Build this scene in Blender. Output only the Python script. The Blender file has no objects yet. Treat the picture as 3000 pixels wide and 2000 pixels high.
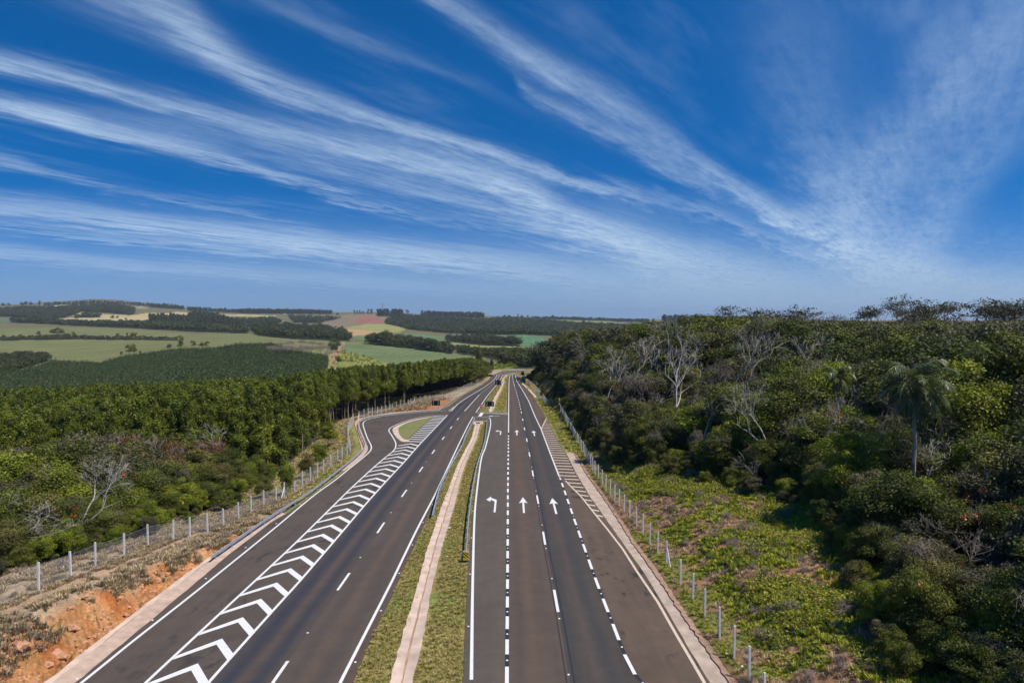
import bpy, math, random
import numpy as np
from mathutils import Vector

# ------------------------------------------------------------------ camera, light, exposure
scene = bpy.context.scene
CAM_H = 19.4            # metres above the road
GRADE = 0.0225          # the road runs gently downhill away from the camera
PITCH = math.atan(60 / 2000.0)
cam_data = bpy.data.cameras.new('camera')
cam_data.sensor_width = 36.0
cam_data.lens = 24.0
cam_data.clip_start = 0.5
cam_data.clip_end = 30000.0
cam = bpy.data.objects.new('camera', cam_data)
scene.collection.objects.link(cam)
cam.location = (0, 0, CAM_H)
cam.rotation_euler = (math.radians(90) - PITCH, 0, 0)
scene.camera = cam

SUN_EL = math.radians(57)
SUN_AZ_VEC = (0.90, -0.44)      # horizontal direction towards the sun (right, slightly behind)
sun_data = bpy.data.lights.new('sun', 'SUN')
sun_data.energy = 4.9
sun_data.angle = math.radians(0.5)
sun_data.color = (1.0, 0.94, 0.84)
sun = bpy.data.objects.new('sun', sun_data)
scene.collection.objects.link(sun)
_h = math.hypot(*SUN_AZ_VEC)
sdir = Vector((SUN_AZ_VEC[0] / _h * math.cos(SUN_EL), SUN_AZ_VEC[1] / _h * math.cos(SUN_EL), math.sin(SUN_EL)))
sun.rotation_euler = (-sdir).to_track_quat('-Z', 'Y').to_euler()
sun.location = (60, -30, 90)

scene.view_settings.view_transform = 'Standard'
scene.view_settings.look = 'None'
scene.view_settings.exposure = 0.0
scene.view_settings.gamma = 1.0
scene.cycles.max_bounces = 6
scene.cycles.diffuse_bounces = 2
scene.cycles.glossy_bounces = 2
scene.cycles.transmission_bounces = 3
scene.cycles.transparent_max_bounces = 12
scene.cycles.use_denoising = True
scene.cycles.use_adaptive_sampling = True
scene.cycles.adaptive_threshold = 0.02
scene.cycles.caustics_reflective = False
scene.cycles.caustics_refractive = False

# ------------------------------------------------------------------ node helpers
class NT:
    def __init__(self, tree):
        self.t = tree
        self.n = tree.nodes
        self.l = tree.links
    def new(self, kind, **kw):
        nd = self.n.new(kind)
        for k, v in kw.items():
            setattr(nd, k, v)
        return nd
    def put(self, sock, v):
        if v is None:
            return
        if isinstance(v, bpy.types.NodeSocket):
            self.l.new(v, sock)
        else:
            sock.default_value = v
    def math(self, op, a, b=None, c=None, clamp=False):
        nd = self.new('ShaderNodeMath', operation=op, use_clamp=clamp)
        self.put(nd.inputs[0], a)
        self.put(nd.inputs[1], b)
        if c is not None:
            self.put(nd.inputs[2], c)
        return nd.outputs[0]
    def mix(self, f, a, b, mode='MIX'):
        nd = self.new('ShaderNodeMix', data_type='RGBA', blend_type=mode)
        nd.clamp_factor = True
        self.put(nd.inputs[0], f)
        self.put(nd.inputs[6], a)
        self.put(nd.inputs[7], b)
        return nd.outputs[2]
    def noise(self, vec, scale, detail=4.0, rough=0.55, out=0, dim='3D'):
        nd = self.new('ShaderNodeTexNoise', noise_dimensions=dim)
        self.put(nd.inputs['Vector'], vec)
        nd.inputs['Scale'].default_value = scale
        nd.inputs['Detail'].default_value = detail
        nd.inputs['Roughness'].default_value = rough
        return nd.outputs[out]
    def ramp(self, f, stops, interp='LINEAR'):
        nd = self.new('ShaderNodeValToRGB')
        cr = nd.color_ramp
        cr.interpolation = interp
        while len(cr.elements) < len(stops):
            cr.elements.new(0.5)
        for e, (p, c) in zip(cr.elements, stops):
            e.position = p
            e.color = (c[0], c[1], c[2], 1.0) if not isinstance(c, (int, float)) else (c, c, c, 1.0)
        self.put(nd.inputs[0], f)
        return nd.outputs[0]
    def mrange(self, v, a, b, c=0.0, d=1.0, smooth=False):
        nd = self.new('ShaderNodeMapRange')
        if smooth:
            nd.interpolation_type = 'SMOOTHSTEP'
        self.put(nd.inputs[0], v)
        for i, x in enumerate((a, b, c, d)):
            nd.inputs[i + 1].default_value = x
        return nd.outputs[0]
    def sep(self, v):
        nd = self.new('ShaderNodeSeparateXYZ')
        self.put(nd.inputs[0], v)
        return nd.outputs
    def comb(self, x, y, z):
        nd = self.new('ShaderNodeCombineXYZ')
        self.put(nd.inputs[0], x); self.put(nd.inputs[1], y); self.put(nd.inputs[2], z)
        return nd.outputs[0]

# ------------------------------------------------------------------ sky: Nishita plus cirrus streaks
world = bpy.data.worlds.new("World")
scene.world = world
world.use_nodes = True
W = NT(world.node_tree)
for nd in list(W.n):
    W.n.remove(nd)
sky = W.new('ShaderNodeTexSky', sky_type='NISHITA')
sky.sun_disc = False
sky.sun_elevation = SUN_EL
sky.sun_rotation = math.atan2(SUN_AZ_VEC[0], SUN_AZ_VEC[1])
sky.altitude = 500
sky.air_density = 1.0
sky.dust_density = 0.35
sky.ozone_density = 2.5
SKY_K = 0.10
tc = W.new('ShaderNodeTexCoord')
dx, dy, dz = W.sep(tc.outputs['Generated'])
yy = W.math('MAXIMUM', dy, 0.05)
U = W.math('DIVIDE', dx, yy)
V = W.math('DIVIDE', dz, yy)
# coordinates on a high flat cloud layer, turned along the streaks
zz = W.math('ADD', W.math('MAXIMUM', dz, 0.0), 0.012)
PX = W.math('DIVIDE', dx, zz)
PY = W.math('DIVIDE', dy, zz)
SX, SY = 0.54, 0.84
S_ = W.math('ADD', W.math('MULTIPLY', PX, SX), W.math('MULTIPLY', PY, SY))
T_ = W.math('SUBTRACT', W.math('MULTIPLY', PX, SY), W.math('MULTIPLY', PY, SX))
str1 = W.noise(W.comb(W.math('MULTIPLY', S_, 0.35), W.math('MULTIPLY', T_, 1.6), 0.0), 1.6, 6.0, 0.62)
str2 = W.noise(W.comb(W.math('MULTIPLY', S_, 1.1), W.math('MULTIPLY', T_, 4.2), 3.0), 2.4, 7.0, 0.68)
mot = W.noise(W.comb(S_, W.math('MULTIPLY', T_, 1.4), 7.0), 9.0, 7.0, 0.72)
fil = W.noise(W.comb(W.math('MULTIPLY', S_, 0.8), W.math('ADD', W.math('MULTIPLY', T_, 9.0), W.math('MULTIPLY', mot, 0.6)), 11.0), 2.6, 6.0, 0.7)
slow = W.noise(W.comb(W.math('MULTIPLY', U, 1.0), W.math('MULTIPLY', V, 2.0), 1.0), 2.6, 3.0, 0.5)
warp = W.math('ADD', W.math('MULTIPLY', W.math('SUBTRACT', str1, 0.5), 0.060),
              W.math('MULTIPLY', W.math('SUBTRACT', str2, 0.5), 0.034))
VW = W.math('ADD', V, warp)
XN = W.math('DIVIDE', W.math('ADD', U, 1.5), 3.0)        # 0..1 for U in -1.5..1.5
YN = W.math('DIVIDE', W.math('ADD', VW, 0.1), 0.7)       # 0..1 for V in -0.1..0.6
UW = W.math('ADD', U, W.math('MULTIPLY', warp, 1.6))
XNW = W.math('DIVIDE', W.math('ADD', UW, 1.5), 3.0)
def px_u(x): return (x - 1500) / 2000.0
def row_v(y): return (940 - y) / 2000.0
def stroke(pts, vertical=False):
    """pts: (x, y, halfwidth, strength) knots of one streak, given on a chart of sky directions"""
    cv = W.new('ShaderNodeRGBCurve')
    mp = cv.mapping
    mp.use_clip = False
    mp.extend = 'HORIZONTAL'
    for ci in range(3):
        c = mp.curves[ci]
        data = []
        for (x, y, hw, st) in pts:
            a = (px_u(x) + 1.5) / 3.0
            b = (row_v(y) + 0.1) / 0.7
            if vertical:
                a, b = b, a
            h = hw * (1.0 if vertical else 0.88) / 2000.0 / (3.0 if vertical else 0.7)
            data.append((a, (b, h * 4.0, st)[ci]))
        data.sort()
        while len(c.points) < len(data):
            c.points.new(0.5, 0.5)
        for p, d in zip(c.points, data):
            p.location = d
            p.handle_type = 'AUTO'
    mp.update()
    src = YN if vertical else XN
    tgt = XNW if vertical else YN
    W.put(cv.inputs['Color'], W.comb(src, src, src))
    r = W.sep(cv.outputs[0])
    d = W.math('DIVIDE', W.math('SUBTRACT', tgt, r[0]), W.math('MAXIMUM', W.math('MULTIPLY', r[1], 0.25), 0.002))
    g = W.math('EXPONENT', W.math('MULTIPLY', W.math('MULTIPLY', d, d), -1.0))
    return W.math('MULTIPLY', g, W.math('MAXIMUM', r[2], 0.0))
STROKES = [
    ([(-900, 40, 25, .3), (0, 182, 24, .62), (250, 238, 28, .6), (510, 305, 30, .55), (829, 392, 36, .55), (1150, 460, 45, .7),
      (1403, 529, 62, .9), (1538, 576, 66, .95), (1660, 638, 60, .8), (1819, 702, 80, .8), (2010, 785, 95, .7), (2400, 865, 80, .5), (3300, 930, 50, 0)], False),
    ([(-900, 180, 40, .4), (0, 318, 34, .85), (150, 350, 36, .9), (330, 395, 28, .75), (560, 445, 30, .75), (797, 508, 20, .65), (1020, 560, 13, .4), (1250, 610, 10, 0), (3500, 700, 10, 0)], False),
    ([(-200, -220, 90, .3), (420, 5, 85, .55), (561, 92, 80, .68), (640, 160, 68, .7), (797, 258, 52, .7), (995, 328, 44, .65),
      (1150, 382, 36, .75), (1350, 430, 30, .75), (1551, 485, 26, .6), (1765, 556, 24, .6), (2000, 610, 30, .15), (3300, 700, 20, 0)], False),
    ([(900, -260, 50, .3), (1244, -20, 40, .55), (1400, 90, 48, .5), (1564, 196, 56, .58), (1755, 290, 60, .46), (1946, 415, 56, .42), (2106, 525, 36, .55),
      (2265, 619, 40, .62), (2457, 712, 56, .68), (2584, 790, 66, .7), (2776, 825, 60, .66), (2967, 845, 60, .6), (3600, 880, 50, .5)], False),
    ([(1500, 240, 20, 0), (1620, 328, 26, .4), (1730, 366, 30, .4), (1900, 455, 35, .35), (2050, 540, 30, .3), (2200, 600, 30, 0), (3500, 700, 30, 0)], False),
    ([(3040, -50, 270, .30), (2900, 120, 220, .34), (2780, 280, 170, .38), (2650, 420, 170, .38), (2550, 540, 165, .44), (2510, 620, 160, .48), (2550, 710, 150, .48), (2640, 790, 130, .4)], True),
    ([(2330, -50, 190, .10), (2350, 250, 150, .16), (2400, 450, 110, .22), (2450, 620, 80, .22), (2500, 760, 60, .1)], True),
    ([(3330, -50, 180, .16), (3150, 150, 170, .22), (2960, 350, 130, .26), (2800, 560, 90, .28), (2700, 740, 70, .3)], True),
    ([(-900, 540, 40, .4), (0, 606, 40, .6), (191, 625, 40, .65), (446, 663, 42, .75), (829, 708, 40, .8), (1275, 755, 42, .75), (1500, 785, 50, .65), (2000, 850, 60, .5), (3300, 900, 40, .2)], False),
    ([(-900, 690, 24, .4), (0, 738, 26, .5), (300, 772, 24, .45), (700, 800, 24, .45), (1100, 828, 24, .4), (1700, 870, 30, .3), (3300, 900, 30, .2)], False),
    ([(-900, 600, 20, .3), (0, 662, 14, .35), (300, 700, 13, .4), (560, 722, 12, .35), (900, 752, 12, .25), (1400, 800, 12, .1), (3300, 900, 12, 0)], False),
    ([(-900, 330, 30, .3), (0, 470, 26, .45), (190, 518, 20, .4), (420, 560, 15, .2), (800, 600, 12, .1), (1400, 660, 12, 0), (3300, 900, 12, 0)], False),
    ([(300, 570, 10, 0), (480, 588, 10, .35), (650, 615, 9, .35), (860, 645, 9, .25), (1050, 670, 9, 0), (3300, 900, 12, 0)], False),
    ([(100, 330, 40, 0), (500, 385, 50, .30), (750, 420, 50, .32), (1000, 480, 55, .38), (1250, 560, 55, .35), (1500, 640, 50, .3), (1800, 720, 50, .2), (3300, 900, 40, 0)], False),
    ([(400, -120, 50, .1), (760, 0, 45, .16), (1000, 95, 34, .2), (1180, 170, 32, .15), (1400, 260, 28, .08), (1600, 360, 24, .03), (3300, 900, 30, 0)], False),
    ([(900, 560, 12, 0), (990, 582, 10, .35), (1110, 600, 9, .35), (1300, 640, 12, .15), (1600, 700, 20, .1), (3300, 900, 12, 0)], False),
    ([(1900, 560, 20, 0), (2100, 640, 22, .3), (2300, 720, 26, .35), (2500, 800, 30, .3), (2800, 870, 30, .25), (3300, 900, 30, .2)], False),
]
acc = None
for pts, vert in STROKES:
    v = stroke(pts, vert)
    acc = v if acc is None else W.math('SUBTRACT', W.math('ADD', acc, v), W.math('MULTIPLY', acc, v))
tex = W.math('ADD', W.math('MULTIPLY', str1, 0.6), W.math('ADD', W.math('MULTIPLY', str2, 0.55), W.math('ADD', W.math('MULTIPLY', mot, 0.38), W.math('MULTIPLY', fil, 0.62))))
tex = W.mrange(tex, 0.78, 1.38, 0.20, 1.30)
dens = W.math('MULTIPLY', acc, tex)
veil = W.math('MULTIPLY', W.mrange(str1, 0.48, 0.80, 0.0, 0.20, True), W.mrange(slow, 0.35, 0.65, 0.2, 1.0, True))
dens = W.math('MAXIMUM', dens, veil)
lowband = W.mrange(V, 0.01, 0.21, 0.40, 0.0, True)       # thin cirrus piles up towards the horizon
dens = W.math('ADD', dens, W.math('MULTIPLY', lowband, W.mrange(str2, 0.35, 0.65, 0.5, 1.0)))
dens = W.math('MULTIPLY', dens, W.math('MULTIPLY', W.mrange(dy, 0.05, 0.25), W.mrange(dz, -0.02, 0.0)))
dens = W.math('MINIMUM', dens, 0.92)
W.put(sky.inputs['Vector'], W.comb(dx, dy, W.math('ADD', W.math('MULTIPLY', W.math('MAXIMUM', dz, 0.0), 1.0), 0.17)))
skyc = W.new('ShaderNodeHueSaturation')
skyc.inputs['Saturation'].default_value = 1.55
skyc.inputs['Value'].default_value = 1.0
skyc.inputs['Hue'].default_value = 0.5
W.put(skyc.inputs['Color'], sky.outputs[0])
sc1 = W.mix(1.0, skyc.outputs[0], (SKY_K * 0.80, SKY_K * 1.03, SKY_K * 1.18, 1), 'MULTIPLY')
CLOUD = (0.54, 0.70, 0.89, 1)
sc2 = W.mix(W.mrange(V, -0.01, 0.13, 0.80, 0.0, True), sc1, (0.215, 0.350, 0.550, 1))
cl2 = W.mix(W.mrange(V, 0.0, 0.13, 1.0, 0.0, True), CLOUD, (0.31, 0.46, 0.65, 1))
fin = W.mix(W.math('MULTIPLY', dens, 0.92), sc2, cl2)
bg = W.new('ShaderNodeBackground')
bg.inputs['Strength'].default_value = 1.0
W.put(bg.inputs['Color'], fin)
wo = W.new('ShaderNodeOutputWorld')
W.l.new(bg.outputs[0], wo.inputs[0])

# ------------------------------------------------------------------ geometry helpers
rng = np.random.default_rng(7)
random.seed(7)
COL = scene.collection

def tag(o, label=None, cat=None, group=None, kind=None):
    if label: o['label'] = label
    if cat: o['category'] = cat
    if group: o['group'] = group
    if kind: o['kind'] = kind
    return o

def make_mesh(name, verts, faces, mats, mat_idx=None, smooth=False, colors=None, cname='col', fattr=None):
    """verts (n,3); faces: (m,3) or (m,4) int array or list of such arrays"""
    me = bpy.data.meshes.new(name)
    verts = np.asarray(verts, dtype=np.float32)
    fl = faces if isinstance(faces, list) else [faces]
    fl = [np.asarray(f, dtype=np.int32) for f in fl if len(f)]
    nl = sum(f.size for f in fl)
    nf = sum(len(f) for f in fl)
    me.vertices.add(len(verts))
    me.vertices.foreach_set('co', verts.ravel())
    me.loops.add(nl)
    me.loops.foreach_set('vertex_index', np.concatenate([f.ravel() for f in fl]))
    me.polygons.add(nf)
    tot = np.concatenate([np.full(len(f), f.shape[1], dtype=np.int32) for f in fl])
    st = np.concatenate([[0], np.cumsum(tot)[:-1]]).astype(np.int32)
    me.polygons.foreach_set('loop_start', st)
    me.polygons.foreach_set('loop_total', tot)
    if mat_idx is not None:
        me.polygons.foreach_set('material_index', np.asarray(mat_idx, dtype=np.int32))
    me.polygons.foreach_set('use_smooth', np.full(nf, bool(smooth)))
    for m in (mats if isinstance(mats, (list, tuple)) else [mats]):
        me.materials.append(m)
    if colors is not None:
        a = me.color_attributes.new(cname, 'FLOAT_COLOR', 'POINT')
        c = np.ones((len(verts), 4), dtype=np.float32)
        c[:, :3] = colors
        a.data.foreach_set('color', c.ravel())
    if fattr is not None:
        for k, v in fattr.items():
            a = me.attributes.new(k, 'FLOAT', 'FACE')
            a.data.foreach_set('value', np.asarray(v, dtype=np.float32))
    me.update(calc_edges=True)
    return me

def link(name, me, parent=None):
    o = bpy.data.objects.new(name, me)
    COL.objects.link(o)
    if parent is not None:
        o.parent = parent
    return o

def empty(name, loc, rz=0.0, s=1.0):
    o = bpy.data.objects.new(name, None)
    COL.objects.link(o)
    o.location = loc
    o.rotation_euler = (0, 0, rz)
    o.scale = (s, s, s)
    o.empty_display_size = 0.2
    return o

class MB:
    """collects boxes, tubes and plates into one mesh"""
    def __init__(self):
        self.v = []; self.q = []; self.t = []; self.n = 0; self.mi = []
        self.tm = []
    def add(self, v, q=None, t=None, m=0):
        v = np.asarray(v, dtype=float)
        if q is not None and len(q):
            self.q.append(np.asarray(q) + self.n); self.mi += [m] * len(q)
        if t is not None and len(t):
            self.t.append(np.asarray(t) + self.n); self.tm += [m] * len(t)
        self.v.append(v); self.n += len(v)
    def box(self, c, s, rz=0.0, m=0, taper=1.0):
        x, y, z = [k / 2 for k in s]
        b = np.array([(-x, -y, -z), (x, -y, -z), (x, y, -z), (-x, y, -z),
                      (-x * taper, -y * taper, z), (x * taper, -y * taper, z), (x * taper, y * taper, z), (-x * taper, y * taper, z)])
        cs, sn = math.cos(rz), math.sin(rz)
        r = b.copy(); r[:, 0] = b[:, 0] * cs - b[:, 1] * sn; r[:, 1] = b[:, 0] * sn + b[:, 1] * cs
        self.add(r + np.array(c), [(0, 3, 2, 1), (4, 5, 6, 7), (0, 1, 5, 4), (1, 2, 6, 5), (2, 3, 7, 6), (3, 0, 4, 7)], m=m)
    def tube(self, pts, rad, sides=6, m=0, caps=True):
        pts = np.asarray(pts, dtype=float); n = len(pts)
        rad = np.broadcast_to(np.asarray(rad, dtype=float), (n,))
        d = np.gradient(pts, axis=0)
        d /= np.maximum(np.linalg.norm(d, axis=1, keepdims=True), 1e-9)
        ref = np.array([0.0, 0.0, 1.0]) if abs(d[0, 2]) < 0.9 else np.array([1.0, 0, 0])
        u = np.cross(d, ref); u /= np.maximum(np.linalg.norm(u, axis=1, keepdims=True), 1e-9)
        w = np.cross(d, u)
        a = np.arange(sides) * 2 * math.pi / sides
        ring = pts[:, None, :] + rad[:, None, None] * (np.cos(a)[None, :, None] * u[:, None, :] + np.sin(a)[None, :, None] * w[:, None, :])
        i = np.arange(n - 1)[:, None] * sides
        j = np.arange(sides)[None, :]; k = (j + 1) % sides
        q = np.stack([i + j, i + k, i + sides + k, i + sides + j], axis=-1).reshape(-1, 4)
        v = ring.reshape(-1, 3)
        t = []
        if caps:
            v = np.vstack([v, pts[0], pts[-1]])
            c0, c1 = n * sides, n * sides + 1
            for s in range(sides):
                t.append((c0, (s + 1) % sides, s)); t.append((c1, (n - 1) * sides + s, (n - 1) * sides + (s + 1) % sides))
        self.add(v, q, t, m)
    def mesh(self, name, mats, smooth=False):
        fs = []
        if self.q: fs.append(np.vstack(self.q))
        if self.t: fs.append(np.vstack(self.t))
        return make_mesh(name, np.vstack(self.v), fs, mats, self.mi + self.tm, smooth)

def hash2(ix, iy, seed):
    h = (ix.astype(np.int64) * 374761393 + iy.astype(np.int64) * 668265263 + seed * 982451653) & 0xFFFFFFFF
    h = ((h ^ (h >> 13)) * 1274126177) & 0xFFFFFFFF
    h = (h ^ (h >> 16)) & 0xFFFFFF
    return h / float(0xFFFFFF)
def vnoise(x, y, seed=0):
    ix, iy = np.floor(x), np.floor(y)
    fx, fy = x - ix, y - iy
    fx = fx * fx * (3 - 2 * fx); fy = fy * fy * (3 - 2 * fy)
    a = hash2(ix, iy, seed); b = hash2(ix + 1, iy, seed); c = hash2(ix, iy + 1, seed); d = hash2(ix + 1, iy + 1, seed)
    return (a * (1 - fx) + b * fx) * (1 - fy) + (c * (1 - fx) + d * fx) * fy
def fbm(x, y, seed=0, oct=4, gain=0.5):
    s = 0; a = 1; t = 0
    for o in range(oct):
        s = s + a * vnoise(x * 2 ** o, y * 2 ** o, seed + o * 17); t += a; a *= gain
    return s / t
def sstep(a, b, x):
    t = np.clip((x - a) / (b - a), 0, 1)
    return t * t * (3 - 2 * t)

def G(px, py, up=0.0):
    """point of the road plane (raised by up) that the photograph shows at a chart position"""
    a = PITCH
    dyc = (1000 - np.asarray(py, dtype=float)) / 2000.0
    d0 = (np.asarray(px, dtype=float) - 1500) / 2000.0
    d1 = math.cos(a) + dyc * math.sin(a)
    d2 = dyc * math.cos(a) - math.sin(a)
    t = (CAM_H - up) / (-(d2 + GRADE * d1))
    return d0 * t, d1 * t
def plane_z(y): return -GRADE * np.asarray(y)

def tab(pts, up=0.0, extra=()):
    """chart polyline -> world x as a function of y"""
    xs, ys = G([p[0] for p in pts], [p[1] for p in pts], up)
    pr = sorted(list(zip(ys, xs)) + [(b, a) for a, b in extra])
    return np.array([p[0] for p in pr]), np.array([p[1] for p in pr])
def F(t): return lambda y: np.interp(y, t[0], t[1])
def world_line(pts, up=0.0):
    xs, ys = G([p[0] for p in pts], [p[1] for p in pts], up)
    return np.stack([xs, ys], axis=1)
def smooth_line(p, step=1.0, passes=2):
    """Catmull-Rom through the knots, evenly resampled"""
    p = np.asarray(p, dtype=float)
    q = np.vstack([2 * p[0] - p[1], p, 2 * p[-1] - p[-2]])
    out = []
    for i in range(1, len(q) - 2):
        n = max(2, int(np.linalg.norm(q[i + 1] - q[i]) / step))
        t = np.linspace(0, 1, n, endpoint=False)[:, None]
        a, b, c, d = q[i - 1], q[i], q[i + 1], q[i + 2]
        out.append(0.5 * ((2 * b) + (c - a) * t + (2 * a - 5 * b + 4 * c - d) * t ** 2 + (-a + 3 * b - 3 * c + d) * t ** 3))
    out.append(p[-1:])
    o = np.vstack(out)
    for _ in range(passes):
        o[1:-1] = (o[:-2] + 2 * o[1:-1] + o[2:]) / 4
    return o

# ------------------------------------------------------------------ road lines (surveyed against the photograph)
NEAR = 20.0
tL1 = tab([(429, 1999), (509, 1925), (700, 1746), (852, 1604), (950, 1508), (1030, 1429), (1093, 1371), (1129, 1340)], extra=[(-20.6, NEAR)])
tL2 = tab([(612, 1999), (799, 1790), (879, 1702), (979, 1586), (1066, 1483), (1124, 1418), (1182, 1356), (1231, 1300), (1310, 1217), (1322, 1204.6),
           (1341, 1183), (1373, 1162), (1416, 1136.5), (1443, 1117), (1452, 1107), (1457, 1097)], extra=[(-16.9, NEAR), (-3.2, 372), (0.5, 380), (10, 386), (30, 390.5), (60, 392)])
tL3 = tab([(800, 1999), (983.5, 1737.5), (1102, 1566.5), (1174.5, 1459), (1235, 1373), (1268.6, 1324.7), (1315, 1261), (1347, 1220), (1406, 1154.6), (1445.5, 1122.7),
           (1460, 1105), (1464, 1097)], extra=[(-13.3, NEAR), (-1.5, 369), (2.5, 376), (11, 382), (30, 386.5), (60, 388)])
tL4 = tab([(1008, 1978), (1146, 1708), (1220, 1554), (1276, 1447), (1343, 1304), (1371, 1247), (1386, 1220.5), (1394.5, 1208), (1426, 1162), (1454, 1128), (1467, 1111), (1472, 1099)],
          extra=[(-9.6, NEAR), (-0.3, 366), (4, 372), (12, 378), (30, 382.5), (60, 384)])
tME1 = tab([(1037, 1996), (1093, 1862), (1146, 1755), (1186, 1661), (1253, 1519), (1290, 1438), (1354, 1298), (1381, 1243), (1396, 1219), (1402, 1207), (1432, 1162), (1458, 1128), (1470, 1111), (1475, 1099)],
           extra=[(-8.5, NEAR), (0.4, 364), (5, 370.5), (12, 376.6), (30, 381), (60, 382.5)])
tL5 = tab([(1381, 1992), (1385, 1702), (1390, 1523), (1397, 1440), (1410, 1345), (1422, 1311), (1430.6, 1277), (1436, 1247)], extra=[(-2.3, NEAR)])
tME2 = tab([(1356, 1996), (1361, 1880), (1370, 1679), (1379, 1550), (1390, 1434), (1403, 1345), (1415, 1311), (1424, 1277), (1429, 1247), (1429, 1225)], extra=[(-2.75, NEAR)])
tME2N = tab([(1484.5, 1209), (1486, 1150), (1487.5, 1111), (1489, 1100)], extra=[(2, 359.5), (8, 363.5), (30, 367.5), (60, 369)])
tL6 = tab([(1485, 1999), (1487, 1679), (1488, 1434), (1490, 1244), (1490.4, 1180), (1491, 1130), (1491.6, 1111), (1493, 1100)], extra=[(-0.3, NEAR), (1.8, 358), (8, 362), (30, 366), (60, 367.5)])
tL7 = tab([(1637, 1803.5), (1625, 1736.6), (1598, 1600), (1578, 1479.5), (1563, 1399), (1545, 1297), (1534, 1243), (1527.6, 1207.6), (1520, 1175), (1512, 1146), (1508, 1134), (1503, 1113), (1501, 1099)],
          extra=[(3.2, NEAR), (2.2, 353), (8, 357.5), (30, 361.8), (60, 363)])
tL8 = tab([(1993, 1999 + 130), (1846, 1960), (1750, 1711), (1686, 1532), (1643, 1407), (1634, 1385), (1603, 1304.5), (1585, 1256.5), (1567, 1219), (1549, 1175), (1528.6, 1139.5), (1514.5, 1118), (1510, 1103)],
          extra=[(6.7, NEAR), (2.2, 348), (8, 353), (30, 357.6), (60, 358.6)])
tL9 = tab([(1634, 1385), (1668, 1420.5), (1703.6, 1456), (1739, 1501), (1779, 1550), (1824, 1608), (1869, 1679), (1927, 1764), (1980, 1858), (2025, 1934), (2061, 1996)], extra=[(10.9, NEAR)])
tGI = tab([(1659, 1328), (1686, 1382.6), (1726, 1452), (1770.5, 1514), (1824, 1590), (1891, 1684), (1958, 1795.5), (2025, 1911.6), (2078, 1996)], extra=[(11.3, NEAR)])
tGO = tab([(1679, 1327), (1721, 1398), (1757, 1447), (1802, 1514), (1846, 1586), (1913, 1679), (1980, 1782), (2047, 1880), (2132, 1999)], extra=[(12.4, NEAR)])
tRE = tab([(2078, 1996), (2025, 1911.6), (1958, 1795.5), (1891, 1684), (1824, 1590), (1770.5, 1514), (1726, 1452), (1686, 1382.6), (1659, 1328), (1649, 1316), (1616, 1254), (1600, 1226), (1590, 1204.5), (1573, 1180), (1563, 1160), (1545, 1140), (1528.6, 1124), (1521, 1112), (1518, 1104)],
          extra=[(11.3, NEAR), (3.4, 344), (8, 350), (30, 355), (60, 356)])
tEL = tab([(223, 1999), (558, 1720), (669, 1626), (799, 1527), (850, 1498), (1010, 1380), (1032, 1364), (1052, 1348)], extra=[(-24.9, NEAR)])
tELN = tab([(1302, 1200), (1322, 1184), (1356, 1160), (1388, 1142), (1415, 1125), (1431, 1113), (1437, 1104), (1447, 1097)], extra=[(-5.6, 378), (-1, 386), (9, 391.5), (30, 396), (60, 397)])
fL1, fL2, fL3, fL4, fL5, fL6, fL7, fL8, fL9 = map(F, (tL1, tL2, tL3, tL4, tL5, tL6, tL7, tL8, tL9))
fME1, fME2, fME2N, fGI, fGO, fRE, fEL, fELN = map(F, (tME1, tME2, tME2N, tGI, tGO, tRE, tEL, tELN))

# outer limits of the road corridor, for the terrain
_ly = np.array([15, 38, 46, 55, 62, 72, 78, 98, 103, 112, 121, 134, 146, 152, 160, 168, 174, 179, 197, 223, 249, 290, 310, 343, 376, 386, 400])
_lx = np.array([-25.6, -25.5, -25.8, -25.9, -25.8, -25.5, -24.8, -24.3, -24.5, -26.0, -27.5, -31, -34.6, -35.6, -36.0, -33, -28, -20, -18.3, -16.7, -14.6, -11.0, -9.8, -8.6, -6.2, -5.6, -5.0])
_ry = np.array([15, 38.3, 43.4, 55.9, 73.3, 84, 94, 113, 117, 144, 161, 177, 199, 219, 252, 281, 308, 330, 345, 352, 400])
_rx = np.array([12.6, 12.1, 11.9, 11.55, 11.1, 10.8, 10.5, 10.2, 8.9, 8.5, 8.2, 8.1, 7.5, 7.5, 5.9, 4.4, 3.6, 4.4, 12, 70, 70])
def XL(y): return np.interp(y, _ly, _lx)
def XR(y): return np.interp(y, _ry, _rx)

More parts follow.
